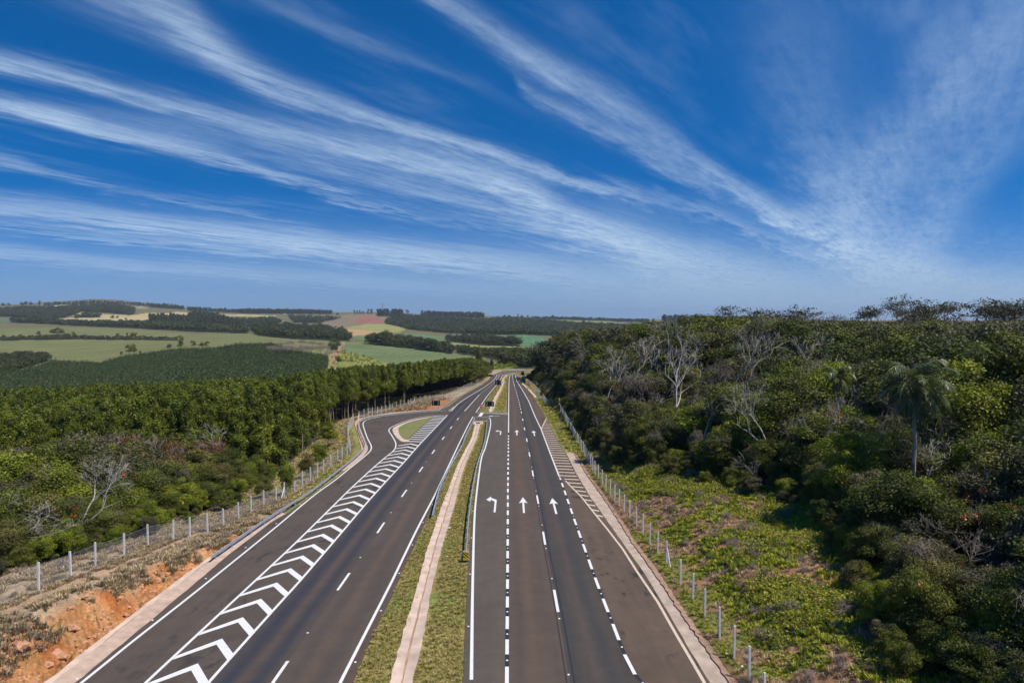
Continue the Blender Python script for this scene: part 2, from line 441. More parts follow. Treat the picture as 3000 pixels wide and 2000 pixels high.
# far country: for a fan of bearings, the row at which the ground stands at each distance
PC = np.array([-1500, 0, 300, 600, 800, 950, 1100, 1300, 1500, 1700, 2000, 3000, 4500], dtype=float)
YD = np.array([300, 420, 560, 750, 900, 1250, 1500, 2200, 3000, 4000, 5500, 12000], dtype=float)
ROWS = np.array([
    [1165, 1120, 1058, 1028, 1008, 968, 953, 922, 905, 896, 910, 926],
    [1165, 1120, 1058, 1028, 1008, 968, 953, 922, 905, 894, 908, 926],
    [1165, 1112, 1062, 1020, 1000, 966, 955, 916, 892, 873, 905, 926],
    [1150, 1082, 1022, 1000, 988, 970, 958, 926, 912, 906, 916, 928],
    [1140, 1072, 1012, 1000, 990, 972, 957, 932, 918, 912, 920, 930],
    [1130, 1095, 1050, 1020, 1000, 985, 968, 941, 923, 914, 922, 931],
    [1120, 1090, 1062, 1030, 1004, 985, 965, 936, 922, 914, 922, 931],
    [1110, 1090, 1063, 1040, 1022, 998, 980, 946, 930, 922, 926, 932],
    [1108, 1080, 1050, 1026, 1010, 985, 970, 949, 935, 927, 930, 934],
    [1100, 1070, 1040, 1015, 1000, 985, 970, 951, 938, 931, 933, 935],
    [1050, 1030, 1010, 990, 978, 962, 954, 947, 942, 938, 938, 938],
    [1040, 1020, 1000, 982, 972, 960, 952, 946, 942, 939, 939, 939],
    [1040, 1020, 1000, 982, 972, 960, 952, 946, 942, 939, 939, 939]], dtype=float)
_pg = np.linspace(-1500, 4500, 601)
_yg = np.linspace(math.log(200), math.log(12000), 240)
_R = np.array([[np.interp(v, np.log(YD), r) for v in _yg] for r in ROWS])
_RG = np.array([np.interp(_pg, PC, _R[:, k]) for k in range(len(_yg))]).T
def _blur(a, ax, n):
    for _ in range(n):
        b = np.concatenate([np.take(a, [0], ax), a, np.take(a, [-1], ax)], ax)
        k = a.shape[ax]
        a = (np.take(b, range(0, k), ax) + 2 * np.take(b, range(1, k + 1), ax) + np.take(b, range(2, k + 2), ax)) / 4
    return a
_RG = _blur(_blur(_RG, 0, 30), 1, 5)
def far_z(x, y):
    y = np.maximum(y, 60.0)
    px = np.clip(1500 + 2000 * x / y, -1499, 4499)
    v = np.clip(np.log(y), _yg[0], _yg[-1] - 1e-6)
    i = (px + 1500) / 10.0; j = (v - _yg[0]) / (_yg[1] - _yg[0])
    i0 = np.clip(np.floor(i).astype(int), 0, 599); j0 = np.clip(np.floor(j).astype(int), 0, 238)
    a = i - i0; b = j - j0
    r = (_RG[i0, j0] * (1 - a) + _RG[i0 + 1, j0] * a) * (1 - b) + (_RG[i0, j0 + 1] * (1 - a) + _RG[i0 + 1, j0 + 1] * a) * b
    z = CAM_H - (r - 940) / 2000.0 * y
    z = z + (fbm(x / 180.0, y / 180.0, 5, 3) - 0.5) * np.clip((y - 500) / 240.0, 0, 9)
    return z

def near_z(x, y):
    base = plane_z(y)
    xl, xr = XL(y), XR(y)
    dl = xl - x
    dr = x - xr
    n1 = fbm(x / 0.9, y / 0.9, 3, 4)
    n2 = fbm(x / 4.0, y / 4.0, 9, 3)
    # left: cut bank by the kerb, then the ground falls to the valley
    amp = np.interp(y, [20, 38, 44, 50, 56, 62, 70], [2.6, 2.4, 2.0, 1.5, 0.9, 0.4, 0.0])
    wid = 0.8 + 1.5 * amp
    bank = amp * sstep(0.25, 1.0, dl / np.maximum(wid, 0.3) + (n2 - 0.5) * 0.5) * (dl > 0.2)
    rid = 1 - np.abs(2 * fbm(x / 1.3 + y / 5.0, y / 0.9, 13, 4) - 1)
    ledge = np.floor((rid + 0.25 * n1) * 5) / 5
    face = sstep(0.2, 0.6, dl) * (1 - sstep(0.95, 1.25, dl / np.maximum(wid, 0.3)))
    rough = (n1 - 0.45) * 0.45 * sstep(0.3, 0.9, dl) * np.clip(amp, 0.0, 1.2) + (0.6 * ledge + 0.4 * rid - 0.72) * 0.95 * face * np.clip(amp, 0, 1.0)
    lump = (n2 - 0.5) * 0.5 * sstep(1.0, 4.0, dl)
    fall = -11.0 * (1 - np.exp(-np.maximum(dl - 9 - 0 * y, 0) / 60.0)) - 1.2 * sstep(1.0, 7.0, dl) * sstep(80, 100, y) * (1 - sstep(165, 180, y))
    zl = bank + rough + lump + fall
    # right: verge, bank and wooded hillside
    Ls = np.interp(y, [30, 60, 110, 210, 300], [62, 62, 34, 17, 14])
    tgt = 8.0 + 0.010 * y + (fbm(x / 60.0, y / 60.0, 21, 3) - 0.5) * 4.0
    S = 1 - np.exp(-np.maximum(dr - 3.0, 0) / Ls)
    hump = 1.0 * sstep(3.0, 7.0, dr) * (1 - sstep(95, 120, y))
    zr = (tgt - base) * S + hump + (n2 - 0.5) * 0.9 * sstep(2.5, 6.0, dr) + (n1 - 0.5) * 0.35 * sstep(0.6, 2.0, dr) + 0.12 * sstep(0.3, 0.8, dr)
    z = base + np.where(dl > 0, zl, 0.0) + np.where(dr > 0, zr, 0.0)
    return z

def H(x, y):
    x = np.asarray(x, dtype=float); y = np.asarray(y, dtype=float)
    zn = near_z(x, np.minimum(y, 420))
    zn = zn - GRADE * np.maximum(y - 420, 0) * 0.3
    px = 1500 + 2000 * x / np.maximum(y, 1)
    b0 = np.interp(px, [1150, 1400, 1560, 1750], [250, 396, 400, 440])
    b1 = np.interp(px, [1150, 1400, 1560, 1750], [330, 425, 440, 620])
    w = sstep(0, 1, (y - b0) / (b1 - b0))
    return zn * (1 - w) + far_z(x, y) * w

# lookup chart position -> ground point
_lp = np.linspace(-300, 3300, 361)
_lyv = np.exp(np.linspace(math.log(28), math.log(4300), 700))
_LX = (_lp[:, None] - 1500) / 2000.0 * _lyv[None, :]
_LZ = H(_LX, np.broadcast_to(_lyv[None, :], _LX.shape))
def row_of(z, y): return 940 - (z - CAM_H) / np.asarray(y) * 2000.0
_LR = np.minimum.accumulate(row_of(_LZ, _lyv[None, :]), axis=1) - np.arange(700)[None, :] * 1e-6
def ground_at(px, row):
    """ground point that stands at a chart position (vectorised)"""
    px = np.atleast_1d(np.asarray(px, dtype=float)); row = np.atleast_1d(np.asarray(row, dtype=float))
    ys = np.empty(len(px))
    ii = np.clip(((px + 300) / 10).round().astype(int), 0, 360)
    for i in np.unique(ii):
        m = ii == i
        ys[m] = np.interp(-row[m], -_LR[i], _lyv)
    xs = (px - 1500) / 2000.0 * ys
    return xs, ys, H(xs, ys)

def inpoly(px, py, poly):
    poly = np.asarray(poly, dtype=float)
    x, y = px, py
    inside = np.zeros(np.shape(px), dtype=bool)
    j = len(poly) - 1
    for i in range(len(poly)):
        xi, yi = poly[i]; xj, yj = poly[j]
        if yi != yj:
            c = ((yi > y) != (yj > y)) & (x < (xj - xi) * (y - yi) / (yj - yi) + xi)
            inside ^= c
        j = i
    return inside

# ------------------------------------------------------------------ land use of the far country
WOODS = {
 'A': [(28, 945), (150, 950), (250, 956), (400, 962), (560, 971), (720, 977), (735, 964), (600, 953), (440, 949), (250, 949), (130, 942), (35, 938)],
 'B': [(437, 932), (500, 930), (550, 935), (560, 920), (620, 922), (700, 948), (720, 965), (560, 958), (440, 951)],
 'C': [(-300, 905), (0, 905), (80, 899), (170, 901), (280, 893), (340, 891), (400, 905), (390, 923), (320, 917), (240, 914), (200, 927), (130, 940), (100, 932), (0, 927), (-300, 930)],
 'D': [(215, 928), (245, 920), (300, 921), (290, 929), (220, 932)],
 'E': [(738, 972), (760, 960), (830, 956), (950, 964), (1010, 978), (1028, 994), (1020, 999), (970, 997), (850, 992), (760, 984), (742, 978)],
 'F': [(1075, 1004), (1100, 996), (1130, 990), (1150, 1000), (1200, 1004), (1328, 1030), (1328, 1037), (1200, 1021), (1080, 1008)],
 'G': [(1125, 948), (1160, 922), (1300, 930), (1400, 938), (1480, 930), (1560, 934), (1700, 950), (1800, 955), (1850, 965), (1650, 985), (1540, 980), (1440, 980), (1320, 977), (1200, 966), (1160, 954)],
 'H': [(1310, 995), (1400, 990), (1500, 1003), (1530, 1013), (1420, 1012), (1310, 1001)],
 'I': [(1340, 1026), (1420, 1036), (1520, 1040), (1620, 1045), (1620, 1078), (1540, 1082), (1500, 1068), (1450, 1050), (1340, 1036)],
 'J': [(-300, 1055), (0, 1053), (100, 1048), (150, 1055), (60, 1082), (0, 1105), (-300, 1112)],
 'K': [(0, 992), (100, 988), (190, 982), (230, 987), (520, 993), (520, 997), (230, 994), (0, 998)],
 'L': [(700, 914), (830, 911), (970, 915), (975, 921), (760, 919), (700, 918)],
 'M': [(1105, 921), (1180, 921), (1182, 928), (1105, 927)],
 'N': [(1235, 921), (1420, 927), (1420, 933), (1235, 928)],
 'O': [(130, 893), (300, 886), (520, 898), (520, 901), (300, 889), (130, 896)],
 'P': [(440, 896), (540, 902), (540, 907), (440, 900)],
 'Q': [(1938, 938), (2053, 938), (2050, 947), (1940, 946)],
 'R': [(845, 926), (1000, 930), (940, 946), (860, 946)],
 'S': [(550, 905), (760, 916), (760, 920), (550, 910)],
 'T': [(1560, 930), (1720, 934), (1900, 940), (1900, 945), (1720, 939), (1560, 934)],
 'U': [(600, 926), (700, 935), (800, 930), (830, 945), (740, 955), (690, 948)],
}
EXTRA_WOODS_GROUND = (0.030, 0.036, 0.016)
PLANT = [(-300, 1200), (-300, 1112), (0, 1106), (60, 1085), (129, 1066), (150, 1056), (292, 1062), (374, 1041), (510, 1023), (633, 1018), (700, 1007), (802, 1006), (850, 1025), (960, 1042), (952, 1105), (900, 1160), (0, 1200)]
FIELDS = [
 ((0.150, 0.135, 0.070), [(-400, 870), (3200, 870), (3200, 1000), (-400, 1000)]),
 ((0.165, 0.170, 0.068), [(-400, 1115), (-400, 958), (0, 962), (150, 958), (280, 959), (400, 965), (560, 978), (700, 977), (760, 976), (780, 985), (955, 998), (962, 1003), (950, 1045)]),
 ((0.440, 0.350, 0.175), [(130, 942), (215, 928), (240, 914), (380, 925), (430, 917), (550, 914), (555, 935), (440, 942), (420, 952), (250, 952)]),
 ((0.400, 0.330, 0.160), [(600, 917), (700, 921), (810, 924), (805, 930), (620, 925)]),
 ((0.140, 0.175, 0.072), [(995, 1002), (1090, 1000), (1200, 1010), (1330, 1037), (1420, 1040), (1420, 1075), (1300, 1080), (1150, 1075), (1060, 1047), (1005, 1028)]),
 ((0.215, 0.220, 0.062), [(968, 1034), (1010, 1028), (1070, 1045), (1130, 1062), (1180, 1095), (960, 1110), (950, 1075)]),
 ((0.420, 0.270, 0.130), [(980, 963), (1040, 958), (1110, 968), (1100, 980), (1020, 985), (1000, 975)]),
 ((0.280, 0.270, 0.100), [(1010, 961), (1080, 948), (1130, 949), (1200, 964), (1170, 972), (1110, 972)]),
 ((0.215, 0.170, 0.105), [(915, 957), (960, 937), (1000, 922), (1060, 918), (1130, 927), (1130, 948), (1080, 948), (1000, 962)]),
 ((0.290, 0.130, 0.095), [(1038, 948), (1045, 932), (1065, 924), (1100, 927), (1120, 938), (1128, 947), (1080, 948)]),
 ((0.125, 0.185, 0.080), [(1020, 986), (1100, 980), (1160, 980), (1250, 978), (1360, 992), (1200, 1002), (1080, 998)]),
 ((0.260, 0.270, 0.090), [(1160, 1000), (1300, 997), (1420, 1012), (1600, 1016), (1600, 1038), (1440, 1034), (1300, 1014)]),
 ((0.095, 0.190, 0.095), [(1440, 989), (1480, 980), (1530, 981), (1600, 990), (1600, 1014), (1530, 1012), (1490, 1004)]),
 ((0.200, 0.210, 0.090), [(1540, 934), (1600, 931), (1700, 936), (1830, 945), (1830, 953), (1700, 952), (1620, 946)]),
 ((0.130, 0.180, 0.085), [(1320, 930), (1370, 931), (1420, 935), (1400, 940), (1330, 937)]),
 ((0.110, 0.160, 0.085), [(-200, 930), (0, 932), (100, 933), (95, 943), (0, 945), (-200, 945)]),
 ((0.270, 0.235, 0.125), [(130, 897), (230, 889), (320, 887), (380, 894), (300, 897), (150, 901)]),
 ((0.270, 0.250, 0.120), [(355, 896), (420, 897), (440, 905), (380, 905)]),
 ((0.180, 0.160, 0.100), [(620, 925), (700, 930), (820, 935), (850, 950), (720, 962), (690, 945)]),
 ((0.230, 0.250, 0.070), [(1450, 1060), (1500, 1064), (1510, 1092), (1450, 1092)]),
 ((0.330, 0.190, 0.120), [(938, 1108), (958, 1085), (972, 1062), (968, 1040), (985, 1028), (1000, 1000), (1008, 1002), (992, 1040), (984, 1062), (958, 1108)]),
]

# ------------------------------------------------------------------ materials
def new_mat(name):
    m = bpy.data.materials.new(name)
    m.use_nodes = True
    t = NT(m.node_tree)
    bsdf = t.n['Principled BSDF']
    return m, t, bsdf

def simple_mat(name, col, rough=0.6, metal=0.0, var=0.12, scale=3.0, bump=0.0, spec=0.5):
    m, t, b = new_mat(name)
    g = t.new('ShaderNodeNewGeometry')
    n = t.noise(g.outputs['Position'], scale, 5.0, 0.6)
    f = t.mrange(n, 0.3, 0.7, 1 - var, 1 + var)
    c = t.mix(1.0, (col[0], col[1], col[2], 1), t.comb(f, f, f), 'MULTIPLY')
    t.put(b.inputs['Base Color'], c)
    b.inputs['Roughness'].default_value = rough
    b.inputs['Metallic'].default_value = metal
    b.inputs['Specular IOR Level'].default_value = spec
    if bump:
        bp = t.new('ShaderNodeBump')
        bp.inputs['Strength'].default_value = bump
        bp.inputs['Distance'].default_value = 0.05
        t.put(bp.inputs['Height'], n)
        t.l.new(bp.outputs[0], b.inputs['Normal'])
    return m

# ground: painted land-use albedo broken up by several scales of noise
m_ground, t, b = new_mat('ground_soil_and_grass')
at = t.new('ShaderNodeAttribute'); at.attribute_name = 'col'
g = t.new('ShaderNodeNewGeometry'); P = g.outputs['Position']
n1 = t.noise(P, 2.6, 6.0, 0.65)
n2 = t.noise(P, 0.28, 5.0, 0.6)
n3 = t.noise(P, 0.02, 5.0, 0.6)
n4 = t.noise(P, 9.0, 3.0, 0.6)
f = t.math('MULTIPLY', t.mrange(n1, 0.25, 0.75, 0.62, 1.38), t.mrange(n2, 0.25, 0.75, 0.80, 1.20))
f = t.math('MULTIPLY', f, t.mrange(n3, 0.3, 0.7, 0.84, 1.16))
f = t.math('MULTIPLY', f, t.mrange(n4, 0.3, 0.7, 0.78, 1.22))
c = t.mix(1.0, at.outputs['Color'], t.comb(f, f, t.math('POWER', f, 1.2)), 'MULTIPLY')
# faint contour and crop rows on the fields, and greener patches
wv = t.new('ShaderNodeTexWave', wave_type='BANDS', bands_direction='X')
t.put(wv.inputs['Vector'], P); wv.inputs['Scale'].default_value = 0.035; wv.inputs['Distortion'].default_value = 6.0; wv.inputs['Detail'].default_value = 2.0
wv.inputs['Detail Scale'].default_value = 0.3
dist = t.sep(P)[1]
rows = t.math('MULTIPLY', t.mrange(wv.outputs[0], 0.0, 1.0, -0.10, 0.10), t.mrange(dist, 450, 600))
c = t.mix(1.0, c, t.comb(t.math('ADD', rows, 1.0), t.math('ADD', t.math('MULTIPLY', rows, 0.7), 1.0), t.math('ADD', rows, 1.0)), 'MULTIPLY')
gp = t.noise(P, 0.9, 4.0, 0.6)
c = t.mix(t.mrange(gp, 0.56, 0.72, 0.0, 0.25), c, t.mix(1.0, c, (0.62, 1.0, 0.55, 1), 'MULTIPLY'))
t.put(b.inputs['Base Color'], c)
b.inputs['Roughness'].default_value = 0.95
b.inputs['Specular IOR Level'].default_value = 0.1
bp = t.new('ShaderNodeBump'); bp.inputs['Strength'].default_value = 0.9; bp.inputs['Distance'].default_value = 0.12
t.put(bp.inputs['Height'], t.math('ADD', n1, t.math('MULTIPLY', n4, 0.4)))
t.l.new(bp.outputs[0], b.inputs['Normal'])

def asphalt(name, c0, c1, tracks=(), track_col=(0.03, 0.032, 0.045), stain=0.0):
    """u (0..1 across the lane, in the attribute 'lane') drives polished wheel tracks"""
    m, t, b = new_mat(name)
    g = t.new('ShaderNodeNewGeometry'); P = g.outputs['Position']
    x, y, z = t.sep(P)
    lng = t.comb(t.math('MULTIPLY', x, 1.0), t.math('MULTIPLY', y, 0.045), 0.0)
    n1 = t.noise(lng, 1.4, 5.0, 0.6)
    n2 = t.noise(P, 0.12, 4.0, 0.6)
    n3 = t.noise(P, 22.0, 3.0, 0.7)
    n4 = t.noise(lng, 5.0, 4.0, 0.6)
    c = t.mix(t.mrange(t.math('ADD', t.math('MULTIPLY', n1, 0.6), t.math('MULTIPLY', n2, 0.4)), 0.38, 0.62), (*c0, 1), (*c1, 1))
    if tracks:
        at = t.new('ShaderNodeAttribute'); at.attribute_name = 'lane'
        u = t.sep(at.outputs['Color'])[0]
        u = t.math('ADD', u, t.math('MULTIPLY', t.math('SUBTRACT', n1, 0.5), 0.10))
        for (uc, w, k, tc_) in tracks:
            d = t.math('DIVIDE', t.math('SUBTRACT', u, uc), w)
            e = t.math('EXPONENT', t.math('MULTIPLY', t.math('MULTIPLY', d, d), -1.0))
            e = t.math('MULTIPLY', t.math('MULTIPLY', e, k), t.mrange(n4, 0.3, 0.7, 0.75, 1.1))
            c = t.mix(e, c, (*tc_, 1))
    if stain:
        s = t.noise(t.comb(x, t.math('MULTIPLY', y, 0.5), 4.0), 0.9, 5.0, 0.62)
        s2 = t.noise(P, 0.10, 2.0, 0.5)
        k = t.math('MULTIPLY', t.mrange(s, 0.545, 0.62), t.mrange(s2, 0.44, 0.56))
        c = t.mix(t.math('MULTIPLY', k, stain), c, (0.030, 0.027, 0.027, 1))
    n5 = t.noise(P, 0.75, 6.0, 0.7)
    f = t.math('MULTIPLY', t.mrange(n3, 0.25, 0.75, 0.78, 1.22), t.mrange(n5, 0.3, 0.7, 0.93, 1.15))
    c = t.mix(1.0, c, t.comb(f, f, f), 'MULTIPLY')
    t.put(b.inputs['Base Color'], c)
    b.inputs['Roughness'].default_value = 0.82
    b.inputs['Specular IOR Level'].default_value = 0.25
    bp = t.new('ShaderNodeBump'); bp.inputs['Strength'].default_value = 0.35; bp.inputs['Distance'].default_value = 0.02
    t.put(bp.inputs['Height'], n3)
    t.l.new(bp.outputs[0], b.inputs['Normal'])
    return m
DARKT = (0.034, 0.036, 0.048)
BRN = (0.125, 0.082, 0.056)
m_as_slip = asphalt('asphalt_slip_lane', (0.080, 0.063, 0.051), (0.100, 0.077, 0.061), stain=0.7)
m_as_fast = asphalt('asphalt_polished_lane', (0.066, 0.054, 0.047), (0.080, 0.064, 0.054),
                    [(0.27, 0.17, 0.92, DARKT), (0.74, 0.12, 0.80, DARKT), (0.50, 0.08, 0.30, BRN)])
m_as_mid = asphalt('asphalt_worn_lane', (0.080, 0.061, 0.048), (0.096, 0.073, 0.057),
                   [(0.26, 0.12, 0.30, (0.054, 0.05, 0.052)), (0.72, 0.12, 0.30, (0.054, 0.05, 0.052)), (0.48, 0.09, 0.45, BRN)])
m_as_edge = asphalt('asphalt_dusty_shoulder', (0.082, 0.055, 0.042), (0.104, 0.072, 0.054))
m_as_turn = asphalt('asphalt_turning_lane', (0.088, 0.072, 0.058), (0.104, 0.084, 0.068), [(0.86, 0.06, 0.4, BRN)])
m_as_r1 = asphalt('asphalt_brown_lane', (0.086, 0.063, 0.048), (0.104, 0.076, 0.057),
                  [(0.46, 0.10, 0.40, BRN), (0.2, 0.12, 0.25, (0.056, 0.052, 0.052)), (0.78, 0.12, 0.25, (0.056, 0.052, 0.052))])
m_as_r2 = asphalt('asphalt_dark_lane', (0.060, 0.050, 0.042), (0.072, 0.059, 0.048),
                  [(0.10, 0.10, 0.6, (0.040, 0.042, 0.048)), (0.44, 0.07, 0.5, (0.095, 0.066, 0.062)), (0.66, 0.12, 0.6, (0.043, 0.045, 0.05))])
m_as_r3 = asphalt('asphalt_stained_shoulder', (0.096, 0.068, 0.049), (0.122, 0.086, 0.062), stain=0.85)
def paint_mat(name, col, under, lo):
    m, t, b = new_mat(name)
    P = t.new('ShaderNodeNewGeometry').outputs['Position']
    w = t.noise(P, 5.0, 6.0, 0.75); w2 = t.noise(P, 0.5, 4.0, 0.6)
    k = t.math('MULTIPLY', t.mrange(w, lo, lo + 0.16), t.mrange(w2, 0.35, 0.65, 0.35, 1.0))
    t.put(b.inputs['Base Color'], t.mix(k, (*col, 1), (*under, 1)))
    b.inputs['Roughness'].default_value = 0.65
    return m
m_paint = paint_mat('white_road_paint', (0.76, 0.75, 0.715), (0.34, 0.30, 0.27), 0.56)
m_paint_old = paint_mat('dusty_road_paint', (0.66, 0.53, 0.40), (0.26, 0.19, 0.14), 0.52)
m_paint_blk = simple_mat('black_road_paint', (0.022, 0.022, 0.024), 0.7, var=0.2, scale=4.0)
m_conc = simple_mat('gutter_concrete', (0.50, 0.36, 0.27), 0.9, var=0.22, scale=1.3, bump=0.4)
m_conc_pink = simple_mat('drain_concrete', (0.60, 0.45, 0.35), 0.9, var=0.22, scale=0.8, bump=0.4)
m_conc_grey = simple_mat('gutter_concrete_grey', (0.47, 0.36, 0.275), 0.9, var=0.25, scale=1.0, bump=0.4)
m_stone = simple_mat('kerb_earth_lumps', (0.34, 0.21, 0.14), 0.95, var=0.35, scale=2.2, bump=0.8)

# ------------------------------------------------------------------ forest limits (world)
def ER(y): return np.interp(y, [30, 36, 45, 52, 62, 70, 80, 88, 100, 117, 165, 175, 190, 215, 235, 275, 295, 340], [19.5, 20.5, 23.5, 25.5, 27.5, 26.0, 22, 18, 14.5, 13.2, 14.0, 13.0, 12.5, 14.0, 14.5, 12.5, 9.0, 8.0])
def EL(y): return np.interp(y, [30, 50, 55, 60, 66, 74, 80, 90, 100, 110, 125, 150, 165, 185, 205, 235, 290, 340], [-40, -39, -38, -36, -34, -32, -32, -33.5, -35, -35.5, -36.5, -38.5, -41, -36, -28.5, -20.5, -13.6, -11.2])

# ------------------------------------------------------------------ terrain mesh
cols = np.concatenate([np.linspace(-1600, -220, 60), np.arange(-200, 3201, 4.0), np.linspace(3220, 4600, 60)])
r1 = np.arange(2105, 1085, -4.0)
y1 = CAM_H * 2000.0 / (r1 - 985)
y2 = np.exp(np.linspace(math.log(y1[-1] * 1.012), math.log(11500), 215))
ys = np.concatenate([np.linspace(14, y1[0] * 0.985, 16), y1, y2])
X = (cols[None, :] - 1500) / 2000.0 * ys[:, None]
Y = np.broadcast_to(ys[:, None], X.shape)
Z = H(X, Y)
PXg = np.broadcast_to(cols[None, :], X.shape)
RW = row_of(Z, Y)
# albedo
C = np.zeros(X.shape + (3,))
def put(mask, col, k=1.0):
    m = (mask * k)[..., None]
    C[:] = C * (1 - m) + np.array(col) * m
base_far = np.array((0.150, 0.135, 0.070))
C[:] = base_far
dl = XL(Y) - X; dr = X - XR(Y)
nA = fbm(X / 1.6, Y / 1.6, 31, 4); nB = fbm(X / 7.0, Y / 7.0, 33, 3); nC = fbm(X / 0.6, Y / 0.6, 35, 3)
near = (Y < 420)
grass = np.array((0.275, 0.225, 0.080))
gcol = grass * (0.8 + 0.5 * nA[..., None]) * np.array((1, 1, 1))
gcol = gcol * (1 - 0.30 * sstep(0.55, 0.7, nB)[..., None] * np.array((1.1, 0.1, 0.9)))
C[near] = gcol[near]
# left ground
L_ = near & (dl > 0)
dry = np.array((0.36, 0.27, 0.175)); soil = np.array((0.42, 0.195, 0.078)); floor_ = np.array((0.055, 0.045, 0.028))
cl = dry[None, None, :] * (0.72 + 0.6 * nA[..., None])
amp = np.interp(Y, [20, 38, 44, 50, 56, 62, 70, 76], [2.6, 2.4, 2.0, 1.5, 0.9, 0.5, 0.3, 0.0])
cut = (1 - sstep(0.62, 1.0, dl / (0.8 + 1.5 * amp) + (nB - 0.5) * 0.9 + (nC - 0.5) * 0.3)) * sstep(0.02, 0.3, amp)
nD = fbm(X / 0.35, Y / 0.25, 37, 3); nE = fbm(X / 2.5 + 9, Y / 1.5, 39, 3)
sc = soil[None, None, :] * (0.45 + 0.55 * nC[..., None] + 0.55 * nD[..., None]) * (1 + 0.9 * (nE[..., None] - 0.5) * np.array((0.5, 1.3, 1.8)))
sc = sc * (1 - 0.55 * (sstep(0.60, 0.68, nD) * sstep(0.45, 0.6, nE))[..., None])
cl = cl * (1 - cut[..., None]) + sc * cut[..., None]
path = np.exp(-((dl - np.interp(Y, [38, 62], [6.0, 4.6]) + (nB - 0.5) * 1.5) / 0.55) ** 2) * (1 - sstep(60, 72, Y)) * 0.8
cl = cl * (1 - path[..., None]) + np.array((0.40, 0.25, 0.16)) * path[..., None]
gr = sstep(72, 80, Y) * (1 - sstep(150, 160, Y)) * (1 - sstep(12, 22, dl))
cg = np.array((0.225, 0.195, 0.070)) * (0.75 + 0.6 * nA[..., None])
cl = cl * (1 - gr[..., None]) + cg * gr[..., None]
er = sstep(146, 156, Y + 0.3 * dl) * (1 - sstep(205, 225, Y)) * (1 - sstep(13, 20, dl))
ce = (np.array((0.37, 0.17, 0.085)) * (1 - sstep(4, 9, dl + 6 * (nB - 0.5)))[..., None] + np.array((0.30, 0.21, 0.13)) * sstep(4, 9, dl + 6 * (nB - 0.5))[..., None]) * (0.8 + 0.4 * nA[..., None])
cl = cl * (1 - er[..., None]) + ce * er[..., None]
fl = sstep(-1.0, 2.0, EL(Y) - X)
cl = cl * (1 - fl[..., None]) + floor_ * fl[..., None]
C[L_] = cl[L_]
R_ = near & (dr > 0)
soilr = np.array((0.26, 0.145, 0.080)); grn = np.array((0.190, 0.185, 0.045))
k = sstep(0.42, 0.60, nA * 0.6 + nB * 0.4 + 0.06 * sstep(3, 8, dr))
cr = soilr * (0.75 + 0.6 * nC[..., None]) * (1 - k[..., None]) + grn * (0.75 + 0.5 * nC[..., None]) * k[..., None]
vg = sstep(108, 118, Y) * (1 - sstep(7, 10, dr))
vc = np.array((0.225, 0.205, 0.075)) * (0.8 + 0.5 * nA[..., None])
cr = cr * (1 - vg[..., None]) + vc * vg[..., None]
rd = np.exp(-((Y - 181 - 0.6 * dr) / 6.0) ** 2) * vg
cr = cr * (1 - 0.8 * rd[..., None]) + np.array((0.33, 0.14, 0.07)) * 0.8 * rd[..., None]
cb = sstep(205, 235, Y) * sstep(3, 5, dr) * (1 - sstep(12, 18, dr))
cr = cr * (1 - cb[..., None]) + np.array((0.27, 0.19, 0.10)) * (0.7 + 0.6 * nC[..., None]) * cb[..., None]
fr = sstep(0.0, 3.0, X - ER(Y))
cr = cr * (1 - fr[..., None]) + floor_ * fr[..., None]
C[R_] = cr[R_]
# far fields
far = Y >= 400
far = far | ((Y > 262) & (PXg < 1360) & (X < EL(Y) - 3))
wob = (fbm(X / 70.0, Y / 70.0, 41, 3) - 0.5)
PXw = PXg + wob * 14; RWw = RW + wob * 4
CF = np.zeros_like(C); CF[:] = base_far
for colr, poly in FIELDS:
    m = inpoly(PXw, RWw, poly)
    CF[m] = colr
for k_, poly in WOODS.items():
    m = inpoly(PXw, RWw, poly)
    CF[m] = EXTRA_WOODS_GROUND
m = inpoly(PXg, RW, PLANT)
CF[m] = (0.055, 0.062, 0.026)
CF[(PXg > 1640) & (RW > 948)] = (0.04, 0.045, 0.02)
C[far] = CF[far]
nr, nc = X.shape
idx = np.arange(nr * nc).reshape(nr, nc)
q = np.stack([idx[:-1, :-1], idx[:-1, 1:], idx[1:, 1:], idx[1:, :-1]], axis=-1).reshape(-1, 4)
V3 = np.stack([X, Y, Z], axis=-1).reshape(-1, 3)
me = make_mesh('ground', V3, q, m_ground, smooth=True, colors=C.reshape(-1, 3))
tag(link('ground', me), kind='structure')

# ------------------------------------------------------------------ asphalt
def grid_y(y0, y1):
    n = max(3, int((y1 - y0) / 2.0))
    return np.linspace(y0, y1, n)
def strip(name, fa, fb, y0, y1, mat, nc=2, up=0.04, kind='structure'):
    yv = grid_y(y0, y1)
    u = np.linspace(0, 1, nc)
    a, b_ = fa(yv), fb(yv)
    xx = a[:, None] * (1 - u)[None, :] + b_[:, None] * u[None, :]
    yg = np.broadcast_to(yv[:, None], xx.shape)
    zz = plane_z(yg) + up
    idx = np.arange(xx.size).reshape(xx.shape)
    q = np.stack([idx[:-1, :-1], idx[:-1, 1:], idx[1:, 1:], idx[1:, :-1]], axis=-1).reshape(-1, 4)
    uu = np.broadcast_to(u[None, :], xx.shape)
    cc = np.stack([uu, uu * 0, uu * 0], axis=-1).reshape(-1, 3)
    o = link(name, make_mesh(name, np.stack([xx, yg, zz], -1).reshape(-1, 3), q, mat, colors=cc, cname='lane'))
    return tag(o, kind=kind)
